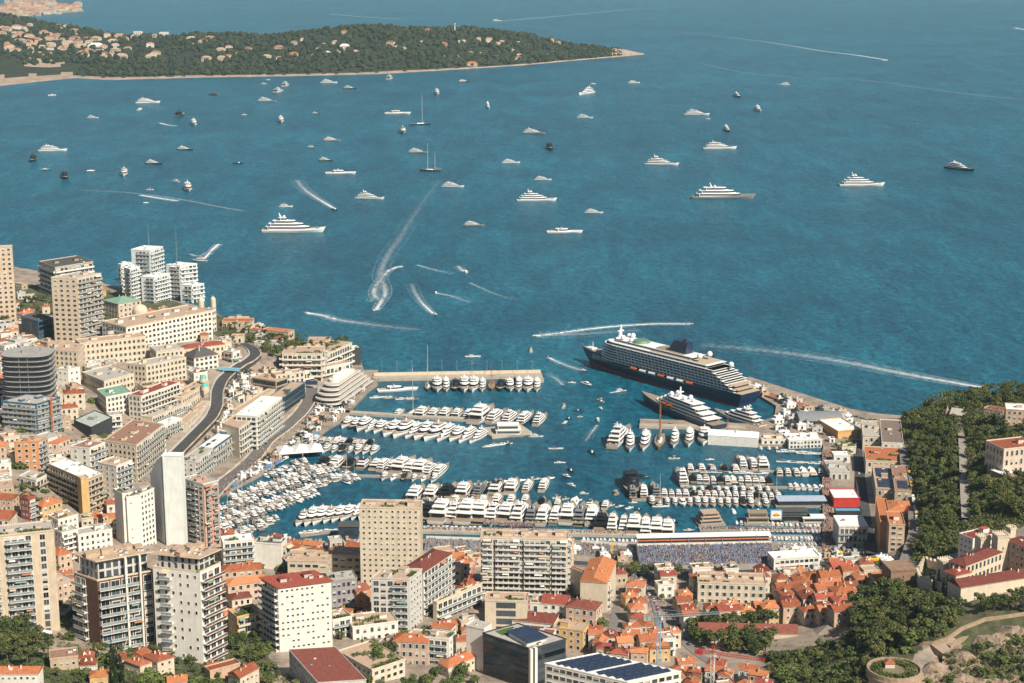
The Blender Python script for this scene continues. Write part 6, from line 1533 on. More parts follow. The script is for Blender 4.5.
# ---------------------------------------------------------------- smaller houses packed between the large buildings
WT_ = mat('tent_white', (.78, .78, .76), .7, .05)
def sat(P, Q):
    for A in (P, Q):
        for i in range(4):
            e = A[(i+1) % 4]-A[i]; n = Vector((-e.y, e.x)); a = [p.dot(n) for p in P]; b = [p.dot(n) for p in Q]
            if max(a) <= min(b) or max(b) <= min(a): return False
    return True
def scr(P, zt, zb):
    t = [proj(p.x, p.y, zt) for p in P]; b = [proj(p.x, p.y, zb) for p in P]
    return min(q[0] for q in t), max(q[0] for q in t), min(q[1] for q in t), max(q[1] for q in b)
_RD = np.array(ROADS)
HERO = [(P, sum(p.y for p in P)/4, scr(P, zr, zf), (Vector((sum(p.x for p in P)/4, sum(p.y for p in P)/4))), max((P[0]-P[2]).length, 1)/2) for P, zr, zf in FOOT]
def near_foot(q, m=1.0):
    for P, hy, sb, hc, hr in HERO:
        if (q-hc).length > hr+m: continue
        ok = True; sg = (P[1]-P[0]).cross(P[3]-P[0])
        for i in range(4):
            e = P[(i+1) % 4]-P[i]; c = e.cross(q-P[i])/max(e.length, .01)*(1 if sg > 0 else -1)
            if c < -m: ok = False; break
        if ok: return True
    return False
def free(cs, zt, zb, slack=6, gap=1.0):
    c = (cs[0]+cs[2])/2; r = (cs[0]-cs[2]).length/2
    if (np.hypot(_RD[:, 0]-c.x, _RD[:, 1]-c.y) < _RD[:, 2]+r*.8).any(): return False
    X = np.array([p.x for p in cs]+[c.x]); Y = np.array([p.y for p in cs]+[c.y])
    if not inside(X, Y).all(): return False
    x0, x1, y0, y1 = scr(cs, zt, zb)
    for P, hy, (hx0, hx1, hy0, hy1), hc, hr in HERO:
        if (hc-c).length < hr+r and sat(P, cs): return False
        if c.y < hy and x0 < hx1-1 and x1 > hx0+1 and y0 < hy1-slack and y1 > hy0: return False
    return True
def infill(place, poly, n, sz, hs, yaws, kinds, seed, slack=6, name='house', tries=40):
    """kinds: (wall, roof material, roof type, words)"""
    rr = random.Random(seed); done = 0
    xs = [p[0] for p in poly]; ys = [p[1] for p in poly]
    for _ in range(n*tries):
        if done >= n: break
        x, y = rr.uniform(min(xs), max(xs)), rr.uniform(min(ys), max(ys))
        if not inside(np.array([x]), np.array([y]), poly)[0]: continue
        p = at(x, y); wd, dp = rr.uniform(*sz), rr.uniform(sz[0], sz[0]*.4+sz[1]*.6); h = rr.uniform(*hs); a = R(rr.choice(yaws)+rr.uniform(-4, 4)); u = Vector((math.cos(a), math.sin(a))); v = Vector((-u.y, u.x)); c = Vector((p.x, p.y))
        cs = [c-u*wd/2-v*dp/2, c+u*wd/2-v*dp/2, c+u*wd/2+v*dp/2, c-u*wd/2+v*dp/2]; i = min(range(4), key=lambda j: cs[j].y); cs = cs[i:]+cs[:i]
        zt = p.z+h
        if not free(cs, zt, p.z, slack): continue
        wall, rm, rt, words = rr.choice(kinds); sty = rr.random()
        f = dict(k='punch', bw=3.0, fh=3.1, v=('plain', 'shutter', 'blind', 'plain'), wh=1.6, ww=1.1) if sty < .65 or rt != 'flat' else dict(k='balc', slab=WHITE, fh=3.1, rail=LIGHT_RAIL)
        lab = f'{words} {place}'
        bld(lab, corners=(cs, zt), col=wall, rcol=rm, roof=rt, name=name, cat='house', group=lab.replace(' house ', ' houses ').replace(' block ', ' blocks '), fR=f, fL=f, maxwin=22, par=.7, huts=rr.choice((0, 1, 1)), ac=rr.choice((0, 1, 2)), garden=1 if rr.random() < .3 else 0)
        P, zr, zf = FOOT[-1]; HERO.append((P, c.y, (0, 0, 0, 0), c, (P[0]-P[2]).length/2)); done += 1
    print(place, done)
MIX = [(CREAM, ROOFT, 'flat', 'cream flat-roofed house'), (WHITE, ROOFG, 'flat', 'white flat-roofed house'), (BEIGE, ROOFG, 'flat', 'beige flat-roofed house'), (SALMON, TILE, 'hip', 'salmon house with a terracotta roof'), (CREAM, TILE, 'hip', 'cream house with a terracotta roof'), (WHITE, BR, 'flat', 'white house with a brown terrace roof'), (TAN, ROOFT, 'flat', 'tan flat-roofed house'), (OCHRE, TILE, 'hip', 'ochre house with a terracotta roof'), (LGREY, ROOFG, 'flat', 'pale grey flat-roofed block')]
MIXL = MIX[:3]+MIX[5:7]+[MIX[8], MIX[4], MIX[0], MIX[1]]
REDS = [(CREAM, TILE, 'hip', 'cream house with a terracotta roof'), (PINK, TILEO, 'gable', 'pink house with an orange roof'), (WHITE, TILE, 'gable', 'white house with a terracotta roof'), (OCHRE, TILEO, 'hip', 'ochre house with an orange roof'), (CREAM, TILEB, 'gable', 'cream house with a brick-red roof'), (SALMON, TILE, 'gable', 'salmon house with a terracotta roof'), (TAN, TILEB, 'hip', 'tan house with a brick-red roof'), (WHITE, ROOFT, 'flat', 'white house with a tan roof terrace')]
infill('on the slope around the casino hotels', [(0,318),(60,330),(225,345),(245,372),(210,405),(190,440),(165,470),(100,500),(0,500)], 125, (11, 20), (8, 17), (-35, 20, -60), MIXL, 1, 5)
infill('by the sea under the white towers', [(-20,285),(110,292),(210,318),(215,345),(100,335),(30,345),(-20,330)], 24, (9, 16), (6, 10), (-30, 15), MIX, 2, 5)
infill('on the terraces between the two roads', [(222,395),(240,380),(300,365),(300,385),(270,400),(235,430),(205,452)], 26, (6, 11), (4, 7), (-50, -45), MIX[:3]+[MIX[5]], 3, 4)
infill('on the green headland', [(215,320),(290,330),(320,350),(280,352),(240,340)], 9, (7, 12), (4, 6), (-20, 10), [MIX[0], MIX[1], MIX[3]], 4, 4)
infill('on the stepped streets behind the pale slab', [(50,500),(180,500),(230,550),(265,590),(262,640),(225,640),(220,560),(150,540),(70,545),(72,600),(50,600)], 40, (9, 15), (7, 12), (-30, 20), MIX+REDS[:4], 5, 5)
infill('around the white tower and the beige tower', [(225,545),(480,560),(480,640),(430,665),(340,640),(335,600),(262,570)], 60, (9, 16), (7, 12), (8, -18, 20), MIX+REDS[:5], 6, 5)
infill('in the old quarter behind the wide balcony block', [(490,600),(600,606),(640,590),(640,668),(590,660),(560,640),(480,625)], 55, (8, 14), (8, 13), (6, -12), REDS, 7, 4)
infill('in the old quarter facing the grandstand', [(615,580),(700,578),(705,600),(700,618),(660,660),(640,668),(618,640)], 60, (9, 15), (9, 13), (14, 10), REDS, 8, 5)
infill('in the red-roofed blocks before the market hall', [(668,580),(700,578),(850,578),(846,625),(800,626),(700,624),(672,624)], 80, (10, 17), (10, 14), (12, 8), REDS, 9, 5)
infill('in the lane below the market hall', [(640,668),(690,668),(770,680),(765,700),(640,700)], 16, (8, 13), (7, 10), (12, -20), REDS, 10, 4)
infill('by the ramp of the rock', [(780,560),(870,568),(880,585),(850,590),(790,578)], 12, (9, 14), (7, 10), (8, 0), REDS[:4]+MIX[:2], 11, 5)
infill('in the gardens at the lower left', [(50,655),(120,655),(250,665),(260,690),(40,690)], 7, (8, 12), (5, 7), (10, -20), REDS[:4], 12, 3)
def marquee(px, py, w, d, h, yaw, label, group=None, peaks=1):
    p = at(px, py); t = thing('marquee', label, 'tent', p, R(yaw), group); b = MB()
    for sx in (-1, 1):
        for sy in (-1, 1): b.box(sx*(w/2-.3), sy*(d/2-.3), -.5, .25, .25, h+.5)
    b.build('pole', METAL, t); b = MB()
    for k in range(peaks):
        x0, x1 = -w/2+k*w/peaks, -w/2+(k+1)*w/peaks; m = (x0+x1)/2; b.add([(x0, -d/2, h), (x1, -d/2, h), (x1, d/2, h), (x0, d/2, h), (m, 0, h+min(w/peaks, d)*.35)], [(0, 1, 4), (1, 2, 4), (2, 3, 4), (3, 0, 4)])
    b.build('canopy', WT_, t); b = MB(); b.box(0, d/2-.2, 0, w-.6, .12, h); b.build('back_sheet', WT_, t)
KI = [(WT_, WT_, 'hip', 'small white kiosk'), (DARK, ROOFD, 'flat', 'small dark kiosk'), (WT_, ROOFW, 'flat', 'small white cabin'), (SALMON, ROOFT, 'flat', 'small salmon cabin'), (LGREY, METAL, 'flat', 'small grey container')]
infill('on the busy quay below the yacht club', [(318,398),(345,400),(360,385),(372,392),(345,420),(318,440),(296,448)], 30, (4, 9), (2.6, 4), (-45, -40, 40), KI, 13, 2, 'kiosk', 60)
infill('between the marina wall and the harbour road', [(222,490),(262,462),(312,430),(316,448),(286,460),(262,474),(222,497)], 26, (4, 8), (2.6, 4), (-38, -30), KI, 14, 2, 'kiosk', 60)
infill('on the casino terraces', [(222,418),(226,390),(250,372),(272,380),(240,405),(226,425)], 26, (4, 9), (2.6, 4.5), (-38, 10), KI, 15, 2, 'kiosk', 60)
infill('behind the open grandstands', [(225,543),(480,545),(640,550),(640,562),(480,556),(365,550)], 34, (5, 10), (2.8, 5), (3, 8), KI, 16, 2, 'kiosk', 60)
infill('in the paddock by the rock', [(780,552),(826,552),(880,560),(900,566),(860,572),(780,566)], 22, (5, 10), (3, 5), (3, 8), KI, 17, 2, 'kiosk', 60)
infill('on the outer quay beside the terminal hall', [(752,385),(800,402),(860,418),(862,440),(826,446),(780,440),(775,420)], 40, (5, 11), (3, 5.5), (4, 20), KI, 18, 2, 'kiosk', 60)
marquee(300, 455, 44, 28, 6, 14, 'large white marquee at the head of the crowded marina', peaks=3)
marquee(45, 640, 9, 9, 4, 10, 'white peaked garden tent beside the pines at the lower left')
rr = random.Random(21)
for i in range(26):
    x, y = rr.uniform(775, 856), rr.uniform(408, 448)
    p = at(x, y); w_ = rr.uniform(7, 14); c = Vector((p.x, p.y)); cs = [c+Vector(q)*w_/2 for q in ((-1, -1), (1, -1), (1, 1), (-1, 1))]
    if free(cs, p.z+5, p.z, 3): marquee(x, y, w_, w_*.7, 3.4, 5, 'white event tent on the crowded outer quay', 'white event tents on the outer quay'); HERO.append((cs, c.y, (0, 0, 0, 0), c, w_*.7))
for i in range(16):
    x, y = rr.uniform(322, 372), rr.uniform(376, 415); p = at(x, y); w_ = rr.uniform(5, 9); c = Vector((p.x, p.y)); cs = [c+Vector(q)*w_/2 for q in ((-1, -1), (1, -1), (1, 1), (-1, 1))]
    if x > 340 and y > 385 and free(cs, p.z+4, p.z, 3): marquee(x, y, w_, w_*.8, 3, -45, 'small white tent on the quay behind the yacht club', 'small white tents behind the yacht club'); HERO.append((cs, c.y, (0, 0, 0, 0), c, w_*.7))
# pavilions standing on the water side
def pavilion(px, py, w, d, h, label, m, roofm, yaw=0, name='floating_pavilion', floors=1, onz=None):
    p = Vector((*pl(px, py, 1.5), 1.5)); t = thing(name, label, 'pavilion', (p.x, p.y, 0), R(yaw)); b = MB(); b.box(0, 0, -.5, w+4, d+4, 2.2); b.build('raft', PONT, t)
    for k in range(floors):
        s = 1-.14*k; b = MB(); b.box(0, 0, 1.7+k*(h+.3), (w-1.5)*s, (d-1.5)*s, h); b.build('wall', m, t); b = MB(); b.box(0, -(d-1.5)*s/2-.03, 1.7+k*(h+.3)+h*.3, (w-3)*s, .1, h*.45); b.build('window_band', GLASS, t)
        b = MB(); b.box(0, 0, 1.7+k*(h+.3)+h, w*s, d*s, .3); b.build('roof', roofm, t)
    return t
pavilion(709, 521, 20, 18, 2.6, 'tan floating clubhouse with terraces moored before the fourth jetty', TAN, ROOFT, 10, floors=3)
pavilion(801, 503, 44, 16, 4, 'long dark floating pavilion with a pale roof strip', DARK, mat('pale_blue_roof', (.42, .48, .58), .6), 1)
pavilion(792, 519, 30, 14, 4, 'dark floating team pavilion behind the picture board', DARK, ROOFD, 1, floors=2)
pavilion(813, 521, 20, 12, 4, 'floating team pavilion with a white roof sheet', LGREY, ROOFW, 1)
pavilion(757, 521, 20, 12, 4, 'floating team pavilion with wooden terrace next to the picture board', TAN, BTEAK if 'BTEAK' in globals() else ROOFT, 1, floors=2)
t = pavilion(775.5, 521, 10, 4, 2, 'upright blue and white sponsor board with a red emblem before a yellow disc', LGREY, METAL, 0, name='sponsor_board')
b = MB(); b.box(0, -2.6, 3.6, 10, .5, 9); b.build('board', mat('board_blue', (.25, .45, .65), .6), t)
b = MB(); b.box(0, -2.92, 4.8, 8.6, .1, 6.6); b.build('board_face', ROOFW, t)
b = MB(); b.tube((0, -2.99, 8), (0, -3.03, 8), 2.0, 2.0, 16); b.build('yellow_disc', YEL, t)
b = MB()
for s in (-1, 1): b.prism([(s*.3, -3.12), (s*3.2, -3.12), (s*3.2, -3.06), (s*.3, -3.06)], 7.3, 8.4, 0, top=[(s*.5, -3.12), (s*2.6, -3.12), (s*2.6, -3.06), (s*.5, -3.06)])
b.build('red_emblem', REDP, t)
pavilion(508, 433, 26, 16, 4.5, 'white round-decked clubhouse on the head of the middle pier', WHITE, ROOFW, 3, name='pier_clubhouse', floors=2)
pavilion(349, 537, 18, 14, 11, 'dark blue shed beside the near inner pontoon', mat('shed_blue', (.03, .05, .09), .6), ROOFD, 0, name='quay_shed')
# ---------------------------------------------------------------- grandstands and crowds
PEOPLE = [mat('cloth_'+n, tuple(v*.72 for v in c), .9, .1) for n, c in dict(white=(.7, .68, .65), blue=(.13, .18, .33), red=(.45, .07, .06), sky=(.28, .42, .6), black=(.04, .04, .05), tan=(.45, .30, .22), yellow=(.65, .45, .06), rose=(.55, .3, .28)).items()]
def crowd(label, pts, rnd, wts=None):
    b = MB()
    for (x, y, z) in pts:
        k = rnd.choices(range(8), wts or (5, 3, 3, 2, 3, 3, 1, 2))[0]; h = rnd.uniform(1.3, 1.75); a = rnd.uniform(0, 3)
        b.box(x, y, z, .55, .36, h*.82, k, a); b.box(x, y, z+h*.82, .24, .24, h*.16, 5, a)
    o = b.build('crowd', PEOPLE); tag(o, label, 'crowd', kind='stuff')
def grandstand(x0, y0, x1, y1, depth, label, seat, roof=False, rows_=12, rise=.75, fill=.75, seed=0, blue=None):
    A, Bq = at(x0, y0), at(x1, y1); a, c = Vector((A.x, A.y)), Vector((Bq.x, Bq.y)); u = (c-a); L = u.length; u /= L; v = Vector((-u.y, u.x)); an = math.atan2(u.y, u.x)
    t = thing('grandstand', label, 'grandstand', (a.x, a.y, A.z-.4), an); rd = depth/rows_
    b = MB()
    for i in range(rows_): b.box(L/2, i*rd+rd/2, 0, L, rd-.02, .9+i*rise+.4)
    b.build('terrace', METAL, t); b = MB()
    for i in range(rows_): b.box(L/2, i*rd+rd*.65, 1.3+i*rise, L-.6, rd*.35, .42)
    b.build('seat_row', seat, t); b = MB(); b.box(L/2, depth+.3, 0, L, .3, rows_*rise+3); b.build('back_screen', WHITE, t)
    if roof:
        H = rows_*rise+8
        for k in range(int(L/14)+1): b = MB(); b.tube((min(L, k*14), depth+.2, 0), (min(L, k*14), depth+.2, H), .3, .3, 6); b.build('roof_post', METAL, t)
        b = MB(); n = 16
        vs = []
        for k in range(n+1):
            x = L*k/n; bow = 4*math.sin(math.pi*k/n); bow = 0; vs += [(x, depth+.2, H-.1), (x, depth+7.5, H+.8), (x, depth+.2, H-.7), (x, depth+7.5, H+.2)]
        b.add(vs, [f for k in range(n) for f in ((4*k, 4*k+4, 4*k+5, 4*k+1), (4*k+2, 4*k+3, 4*k+7, 4*k+6), (4*k, 4*k+2, 4*k+6, 4*k+4), (4*k+1, 4*k+5, 4*k+7, 4*k+3))]); b.build('roof', ROOFW, t)
        b = MB(); b.box(L/2, depth+.5, H-3.2, L, .3, .9); b.build('fascia', mat('fascia_orange', (.6, .2, .1), .6), t)
        b = MB(); b.box(L/2, depth+4.2, 0, L-4, 6.0, H-1); b.build('lounge', [DARK], t)
    rnd = random.Random(seed); pts = []
    for i in range(rows_):
        for k in range(int(L/.85)):
            if (k*.85) % 13 > 1.3 and rnd.random() < fill*(1.15+.9*noise.noise(Vector((k*.06, i*.22, seed)))):
                p = a+u*(k*.85+.4)+v*(i*rd+rd*.5); pts.append((p.x, p.y, A.z-.4+.9+i*rise+.4))
    crowd('spectators filling the '+label, pts, rnd, blue)
grandstand(640, 567, 776, 564, 20, 'long roofed grandstand with a white roof and blue seats', PEOPLE[1], True, 16, .62, .55, 1, (5, 5, 2, 4, 4, 3, 1, 2))
grandstand(424, 551, 480, 553, 12, 'open grandstand left of the wide balcony block', METAL, False, 9, .7, .35, 3)
grandstand(578, 555, 636, 560, 12, 'open grandstand right of the wide balcony block', METAL, False, 9, .7, .5, 4)
rnd = random.Random(8)
def line_crowd(label, pts, n, wd, z=None):
    out = []
    for _ in range(n):
        k = rnd.randrange(len(pts)-1); f = rnd.random(); x, y = lerp(pts[k][0], pts[k+1][0], f), lerp(pts[k][1], pts[k+1][1], f)
        p = at(x, y) if z is None else Vector((*pl(x, y, z), z)); out.append((p.x+rnd.gauss(0, wd), p.y+rnd.gauss(0, wd), p.z+.3 if z is None else z))
    crowd(label, out, rnd)
line_crowd('people walking along the red quay boards', [(828,551),(828,520),(827,480),(826,452)], 700, 2.2)
line_crowd('people on the near quay behind the big yachts', [(418,528.5),(640,533)], 500, 2, 2.4)
line_crowd('party crowd on the near quay before the wide balcony block', [(488,524),(530,525.5)], 300, 3, 2.4)
line_crowd('people on the fourth jetty', [(700,528.5),(824,528.5)], 330, 1.6, 1.5)
line_crowd('people beside the climbing road', [(222,415),(224,395),(240,372)], 260, 5)
line_crowd('people on the harbour road', [(320,400),(300,425),(262,455),(225,488)], 300, 5)
line_crowd('people around the paddock street', [(800,575),(850,570),(872,560)], 260, 5)
line_crowd('people in the old streets', [(640,580),(652,610),(640,640)], 220, 4)
line_crowd('people on the outer quay', [(790,415),(850,430),(820,445)], 260, 9)
line_crowd('people on the quay by the yacht club', [(335,420),(360,392),(374,380)], 200, 4)
# ---------------------------------------------------------------- vehicles
def car_proto(name, L, W, H, cm, van=False):
    r = thing(name, 'vehicle', 'car' if not van else 'van'); b = MB()
    if van: b.box(0, 0, .45, L, W, H-.45)
    else: b.prism([(-L/2, -W/2), (L/2, -W/2), (L/2, W/2), (-L/2, W/2)], .35, .85, 0, top=[(-L/2+.1, -W/2+.05), (L/2-.15, -W/2+.05), (L/2-.15, W/2-.05), (-L/2+.1, W/2-.05)])
    b.build('body', cm, r); b = MB()
    if van: b.box(L/2-.3, 0, H*.55, .7, W+.04, H*.28)
    else: b.prism([(-L*.38, -W/2+.1), (L*.22, -W/2+.1), (L*.22, W/2-.1), (-L*.38, W/2-.1)], .85, H, 0, top=[(-L*.28, -W/2+.28), (L*.06, -W/2+.28), (L*.06, W/2-.28), (-L*.28, W/2-.28)])
    b.build('glazing', GLASS, r)
    if not van: b = MB(); b.box(-L*.11, 0, H-.03, L*.33, W-.6, .06); b.build('roof_panel', cm, r)
    for sx in (-1, 1):
        for sy in (-1, 1): b = MB(); b.tube((sx*L*.3, sy*(W/2-.12), .34), (sx*L*.3, sy*(W/2+.06), .34), .34, .34, 9); b.build('wheel', DARK, r)
    freeze(r); return r
CARS = [(car_proto('parked_car', 4.3, 1.8, 1.45, mat('car_'+n, c, .3, .05, spec=.5)), n+' car') for n, c in dict(white=(.7, .7, .7), black=(.03, .03, .035), silver=(.4, .41, .42), red=(.4, .04, .04))  .items()]
VANS = [(car_proto('delivery_van', l, 2.3, 3.0, mat('van_'+n, c, .4, .05), True), n+' van') for n, c, l in (('white', (.74, .74, .72), 7), ('blue', (.12, .25, .45), 9), ('yellow', (.7, .45, .03), 7))]
CU = set()
def park(P, x, y, z, yaw, where):
    r, w_ = P; lab = f'{w_} parked {where}'
    if r.name not in CU: CU.add(r.name); r.location = (x, y, z); r.rotation_euler = (0, 0, yaw); tag(r, lab, None, lab.replace(' parked', 's parked'))
    else: dup(r, (x, y, z), yaw, 1, lab, lab.replace(' parked', 's parked'))
def along(pts, n, off, where, protos, seed, lift=.4, ang=0):
    rn = random.Random(seed); Wp = [at(*p) for p in pts]
    for i in range(n):
        t = (i+rn.uniform(.2, .8))/n*(len(Wp)-1); k = int(t); f = t-k; p = Wp[k].lerp(Wp[k+1], f); d = (Wp[k+1]-Wp[k]); d.z = 0; d.normalize(); nn = Vector((-d.y, d.x, 0)); q = p+nn*off
        park(rn.choice(protos), q.x, q.y, max(g1(q.x, q.y), p.z-1)+lift, math.atan2(d.y, d.x)+ang+rn.choice((0, math.pi)), where)
along([(915,535),(913,515),(909,490),(906,470)], 13, -2.2, 'on the road under the wooded rock', [VANS[0], VANS[0], VANS[1], VANS[2]], 1)
along([(862,480),(858,450),(857,430)], 8, 2, 'in the street behind the paddock', CARS+VANS[:1], 2)
along([(330,398),(345,405),(352,395),(366,376)], 16, 0, 'on the quay beside the yacht club', CARS+VANS[:2], 3, .1)
along([(208,470),(222,462),(240,452),(262,436)], 18, 4, 'beside the lower harbour road', CARS, 4, .3)
along([(318,436),(300,450),(276,464),(250,478),(224,494)], 34, 0, 'along the marina wall below the harbour road', CARS+VANS[:2], 12, .05)
along([(775,418),(800,432),(850,440)], 16, 3, 'among the tents of the outer quay', CARS+VANS[:1], 5, .1)
along([(640,585),(655,605),(662,635)], 14, 1.5, 'in the narrow old street', CARS, 6)
along([(690,580),(668,612),(688,648)], 12, 1.5, 'in the lane beside the market hall', CARS, 7)
along([(226,678),(240,683)], 3, 0, 'outside the garage at the lower left', CARS, 8)
along([(820,405),(850,416),(876,421)], 14, 2, 'along the outer sea wall', CARS, 9, .1)
along([(70,545),(66,580),(64,610)], 8, 0, 'in the lane beside the pale slab', CARS, 10)
along([(960,500),(962,470),(961,440)], 5, 1.5, 'on the tree avenue of the rock', CARS, 11)
# ---------------------------------------------------------------- cranes
def lattice(b, p0, p1, w, n, r=.14):
    p0, p1 = Vector(p0), Vector(p1); d = (p1-p0).normalized(); u = d.orthogonal().normalized() if abs(d.z) < .9 else Vector((1, 0, 0)); v = d.cross(u); co = [(u*a+v*c)*w/2 for a, c in ((-1, -1), (1, -1), (1, 1), (-1, 1))]
    for k in co: b.tube(p0+k, p1+k, r, r, 4)
    for i in range(n):
        q0, q1 = p0.lerp(p1, i/n), p0.lerp(p1, (i+1)/n)
        for k in range(4): b.tube(q0+co[k], q1+co[(k+1) % 4], r*.7, r*.7, 4, cap=False)
def tower_crane(px, py, h, jib, back, yaw, mm, jm, label, cw=None):
    p = at(px, py); t = thing('tower_crane', label, 'crane', p, yaw); b = MB(); lattice(b, (0, 0, -2), (0, 0, h), 2.2, int(h/2.2), .18); b.build('mast', mm, t)
    b = MB(); lattice(b, (0, 0, h), (jib, 0, h), 1.5, int(jib/2), .14); b.build('jib', jm, t); b = MB(); lattice(b, (0, 0, h), (-back, 0, h), 1.6, int(back/2), .16); b.build('counter_jib', jm, t)
    b = MB(); lattice(b, (0, 0, h), (0, 0, h+5), 1.4, 3); b.tube((0, 0, h+5), (jib*.7, 0, h+.5), .08, .08, 4); b.tube((0, 0, h+5), (-back*.9, 0, h+.5), .08, .08, 4); b.build('tower_top', jm, t)
    b = MB(); b.box(1.6, 0, h-2.4, 1.6, 1.6, 2.2); b.build('cab', WHITE, t)
    for k in range(2): b = MB(); b.box(-back+1.2+k*2.6, 0, h-2.2, 2.2, 2.2, 2.8); b.build('counterweight', cw or GREY, t)
tower_crane(658, 678, 44, 42, 11, R(8), mat('crane_blue', (.22, .42, .55), .5), mat('crane_steel', (.3, .33, .35), .5), 'pale blue lattice tower crane rising from the solar-roof block')
tower_crane(712, 690, 26, 34, 12, R(-20), WHITE, mat('crane_red', (.45, .06, .04), .5), 'red and white tower crane below the market hall', REDP)
def boom(px, py, h, dx, dy, label, m):
    p = at(px, py); t = thing('mobile_crane', label, 'crane', p); b = MB(); b.box(0, 0, 0, 8, 2.8, 2.4); b.build('chassis', m, t); b = MB(); lattice(b, (0, 0, 2.4), (dx, dy, h), 1.4, 12, .22); b.build('boom', m, t)
boom(466, 596, 32, 9, 4, 'red luffing crane beside the wide balcony block', mat('crane_red', (.45, .06, .04), .5)); boom(612, 558, 16, 0, 1, 'yellow crane post in front of the open grandstand', YEL)
boom(53, 436, 40, 0, 2, 'orange crane mast against the dark tower', mat('crane_orange', (.55, .2, .06), .6))
# ---------------------------------------------------------------- trees
TR = random.Random(31); TP = []
def grove(n, poly, kinds, hs, label, group, gap=3.2, h0=0, free_chk=True, tries=30, avoid_road=True):
    xs = [p[0] for p in poly]; ys = [p[1] for p in poly]; k = 0
    for _ in range(n*tries):
        if k >= n: break
        x, y = TR.uniform(min(xs), max(xs)), TR.uniform(min(ys), max(ys))
        if not inside(np.array([x]), np.array([y]), poly)[0]: continue
        p = at(x, y, h0) if not h0 else Vector((*at(x, y, h0)[:2], 0))
        if h0: p.z = g1(p.x, p.y)+h0
        q = Vector((p.x, p.y))
        if any((q-t).length < gap for t in TP[-400:]): continue
        if free_chk:
            if near_foot(q, 1.5): continue
            if avoid_road and (np.hypot(_RD[:, 0]-q.x, _RD[:, 1]-q.y) < _RD[:, 2]+2).any(): continue
            if not inside(np.array([q.x]), np.array([q.y]))[0]: continue
        kd = TR.choice(kinds); tree(kd, 0, 0, TR.uniform(*hs), {'oak': 'dark rounded holm oak', 'pine': 'dark pine', 'broad': 'green broadleaf tree', 'cyp': 'slim dark cypress', 'palm': 'palm tree', 'bush': 'green shrub'}[kd]+' '+label, {'oak': 'holm oaks ', 'pine': 'pines ', 'broad': 'broadleaf trees ', 'cyp': 'cypresses ', 'palm': 'palms ', 'bush': 'shrubs '}[kd]+group, pos=p); TP.append(q); k += 1
    print(label, k)
G = grove
G(150, [(908,560),(903,500),(900,450),(903,420),(925,398),(957,398),(957,520),(930,552)], ['oak','oak','oak','pine','broad'], (9, 14), 'on the steep slope left of the avenue', 'on the slope left of the avenue', 5.2)
G(110, [(968,520),(966,440),(962,402),(1040,396),(1040,520),(1000,520)], ['oak','oak','oak','pine'], (9, 14), 'on the slope right of the avenue', 'on the slope right of the avenue', 5.2)
G(26, [(905,410),(930,396),(1040,392),(1040,402),(930,406)], ['pine'], (11, 15), 'on the skyline of the rock', 'on the skyline of the rock', 6, avoid_road=False)
G(3, [(938,402),(950,402),(950,408),(938,408)], ['palm'], (14, 17), 'standing tall beside the chapel', 'beside the chapel', 4)
G(85, [(848,602),(885,592),(925,604),(962,614),(950,634),(905,652),(868,662),(850,645)], ['pine','oak','pine','broad','oak'], (11, 16), 'in the grove below the palace', 'in the grove below the palace', 5.5)
G(9, [(925,575),(950,585),(950,597),(925,600)], ['cyp'], (13, 17), 'beside the palace forecourt', 'beside the palace forecourt', 3)
G(12, [(975,606),(1040,600),(1040,612),(980,618)], ['pine'], (10, 12), 'above the curved rampart', 'above the curved rampart', 6)
G(16, [(880,640),(905,640),(915,652),(890,655)], ['bush', 'broad'], (2, 5), 'on the round bastion terrace', 'on the bastion terrace', 3)
G(14, [(858,690),(864,664),(874,672),(876,690)], ['oak','pine'], (7, 10), 'leaning over the round bastion wall', 'beside the round bastion wall', 3)
G(95, [(762,690),(770,658),(815,650),(850,640),(868,655),(862,700)], ['oak','pine','oak','bush','broad'], (4, 8.5), 'on the rough slope under the bastion', 'on the slope under the bastion', 3.5)
G(90, [(918,700),(945,655),(990,640),(1040,630),(1040,700)], ['bush','bush','broad'], (2, 4.5), 'clinging to the bare cliff', 'on the bare cliff', 4)
G(34, [(690,625),(775,628),(770,655),(720,652),(692,640)], ['pine','oak'], (11, 16), 'in front of the market hall', 'in front of the market hall', 4.2, avoid_road=False)
G(22, [(612,572),(700,576),(720,578),(612,578)], ['pine'], (9, 11), 'in the clipped row behind the grandstand', 'in the row behind the grandstand', 4.5, avoid_road=False)
G(34, [(280,336),(352,340),(345,352),(300,354),(276,350)], ['broad','pine'], (5, 8), 'on the roof garden of the seaside hotel', 'on the roof garden of the seaside hotel', 3.5, 19, False)
G(70, [(218,322),(250,328),(300,342),(310,352),(275,358),(240,350),(228,345)], ['broad','pine','palm'], (6, 10), 'on the green headland', 'on the headland', 4)
G(55, [(0,300),(110,300),(112,325),(60,330),(0,345)], ['broad','pine'], (7, 11), 'behind the beige tower by the shore', 'behind the beige tower', 4.5)
G(20, [(-6,618),(44,628),(46,668),(-6,672)], ['pine'], (12, 17), 'in the dark clump at the lower left', 'in the lower left clump', 4.5)
G(12, [(90,655),(124,650),(124,690),(90,690)], ['cyp'], (13, 18), 'in the garden of the orange-roofed villas', 'in the garden of the villas', 3)
G(60, [(46,650),(120,650),(240,655),(262,660),(300,690),(40,690)], ['broad','broad','pine','bush'], (5, 9), 'in the gardens at the foot of the picture', 'in the foot gardens', 3.8)
G(20, [(226,636),(262,630),(275,660),(235,660)], ['broad'], (7, 10), 'below the ochre balcony house', 'below the ochre balcony house', 4)
G(26, [(300,672),(380,684),(470,676),(480,690),(300,695)], ['broad','cyp','broad'], (6, 11), 'in front of the maroon-roofed sports hall', 'in front of the sports hall', 4)
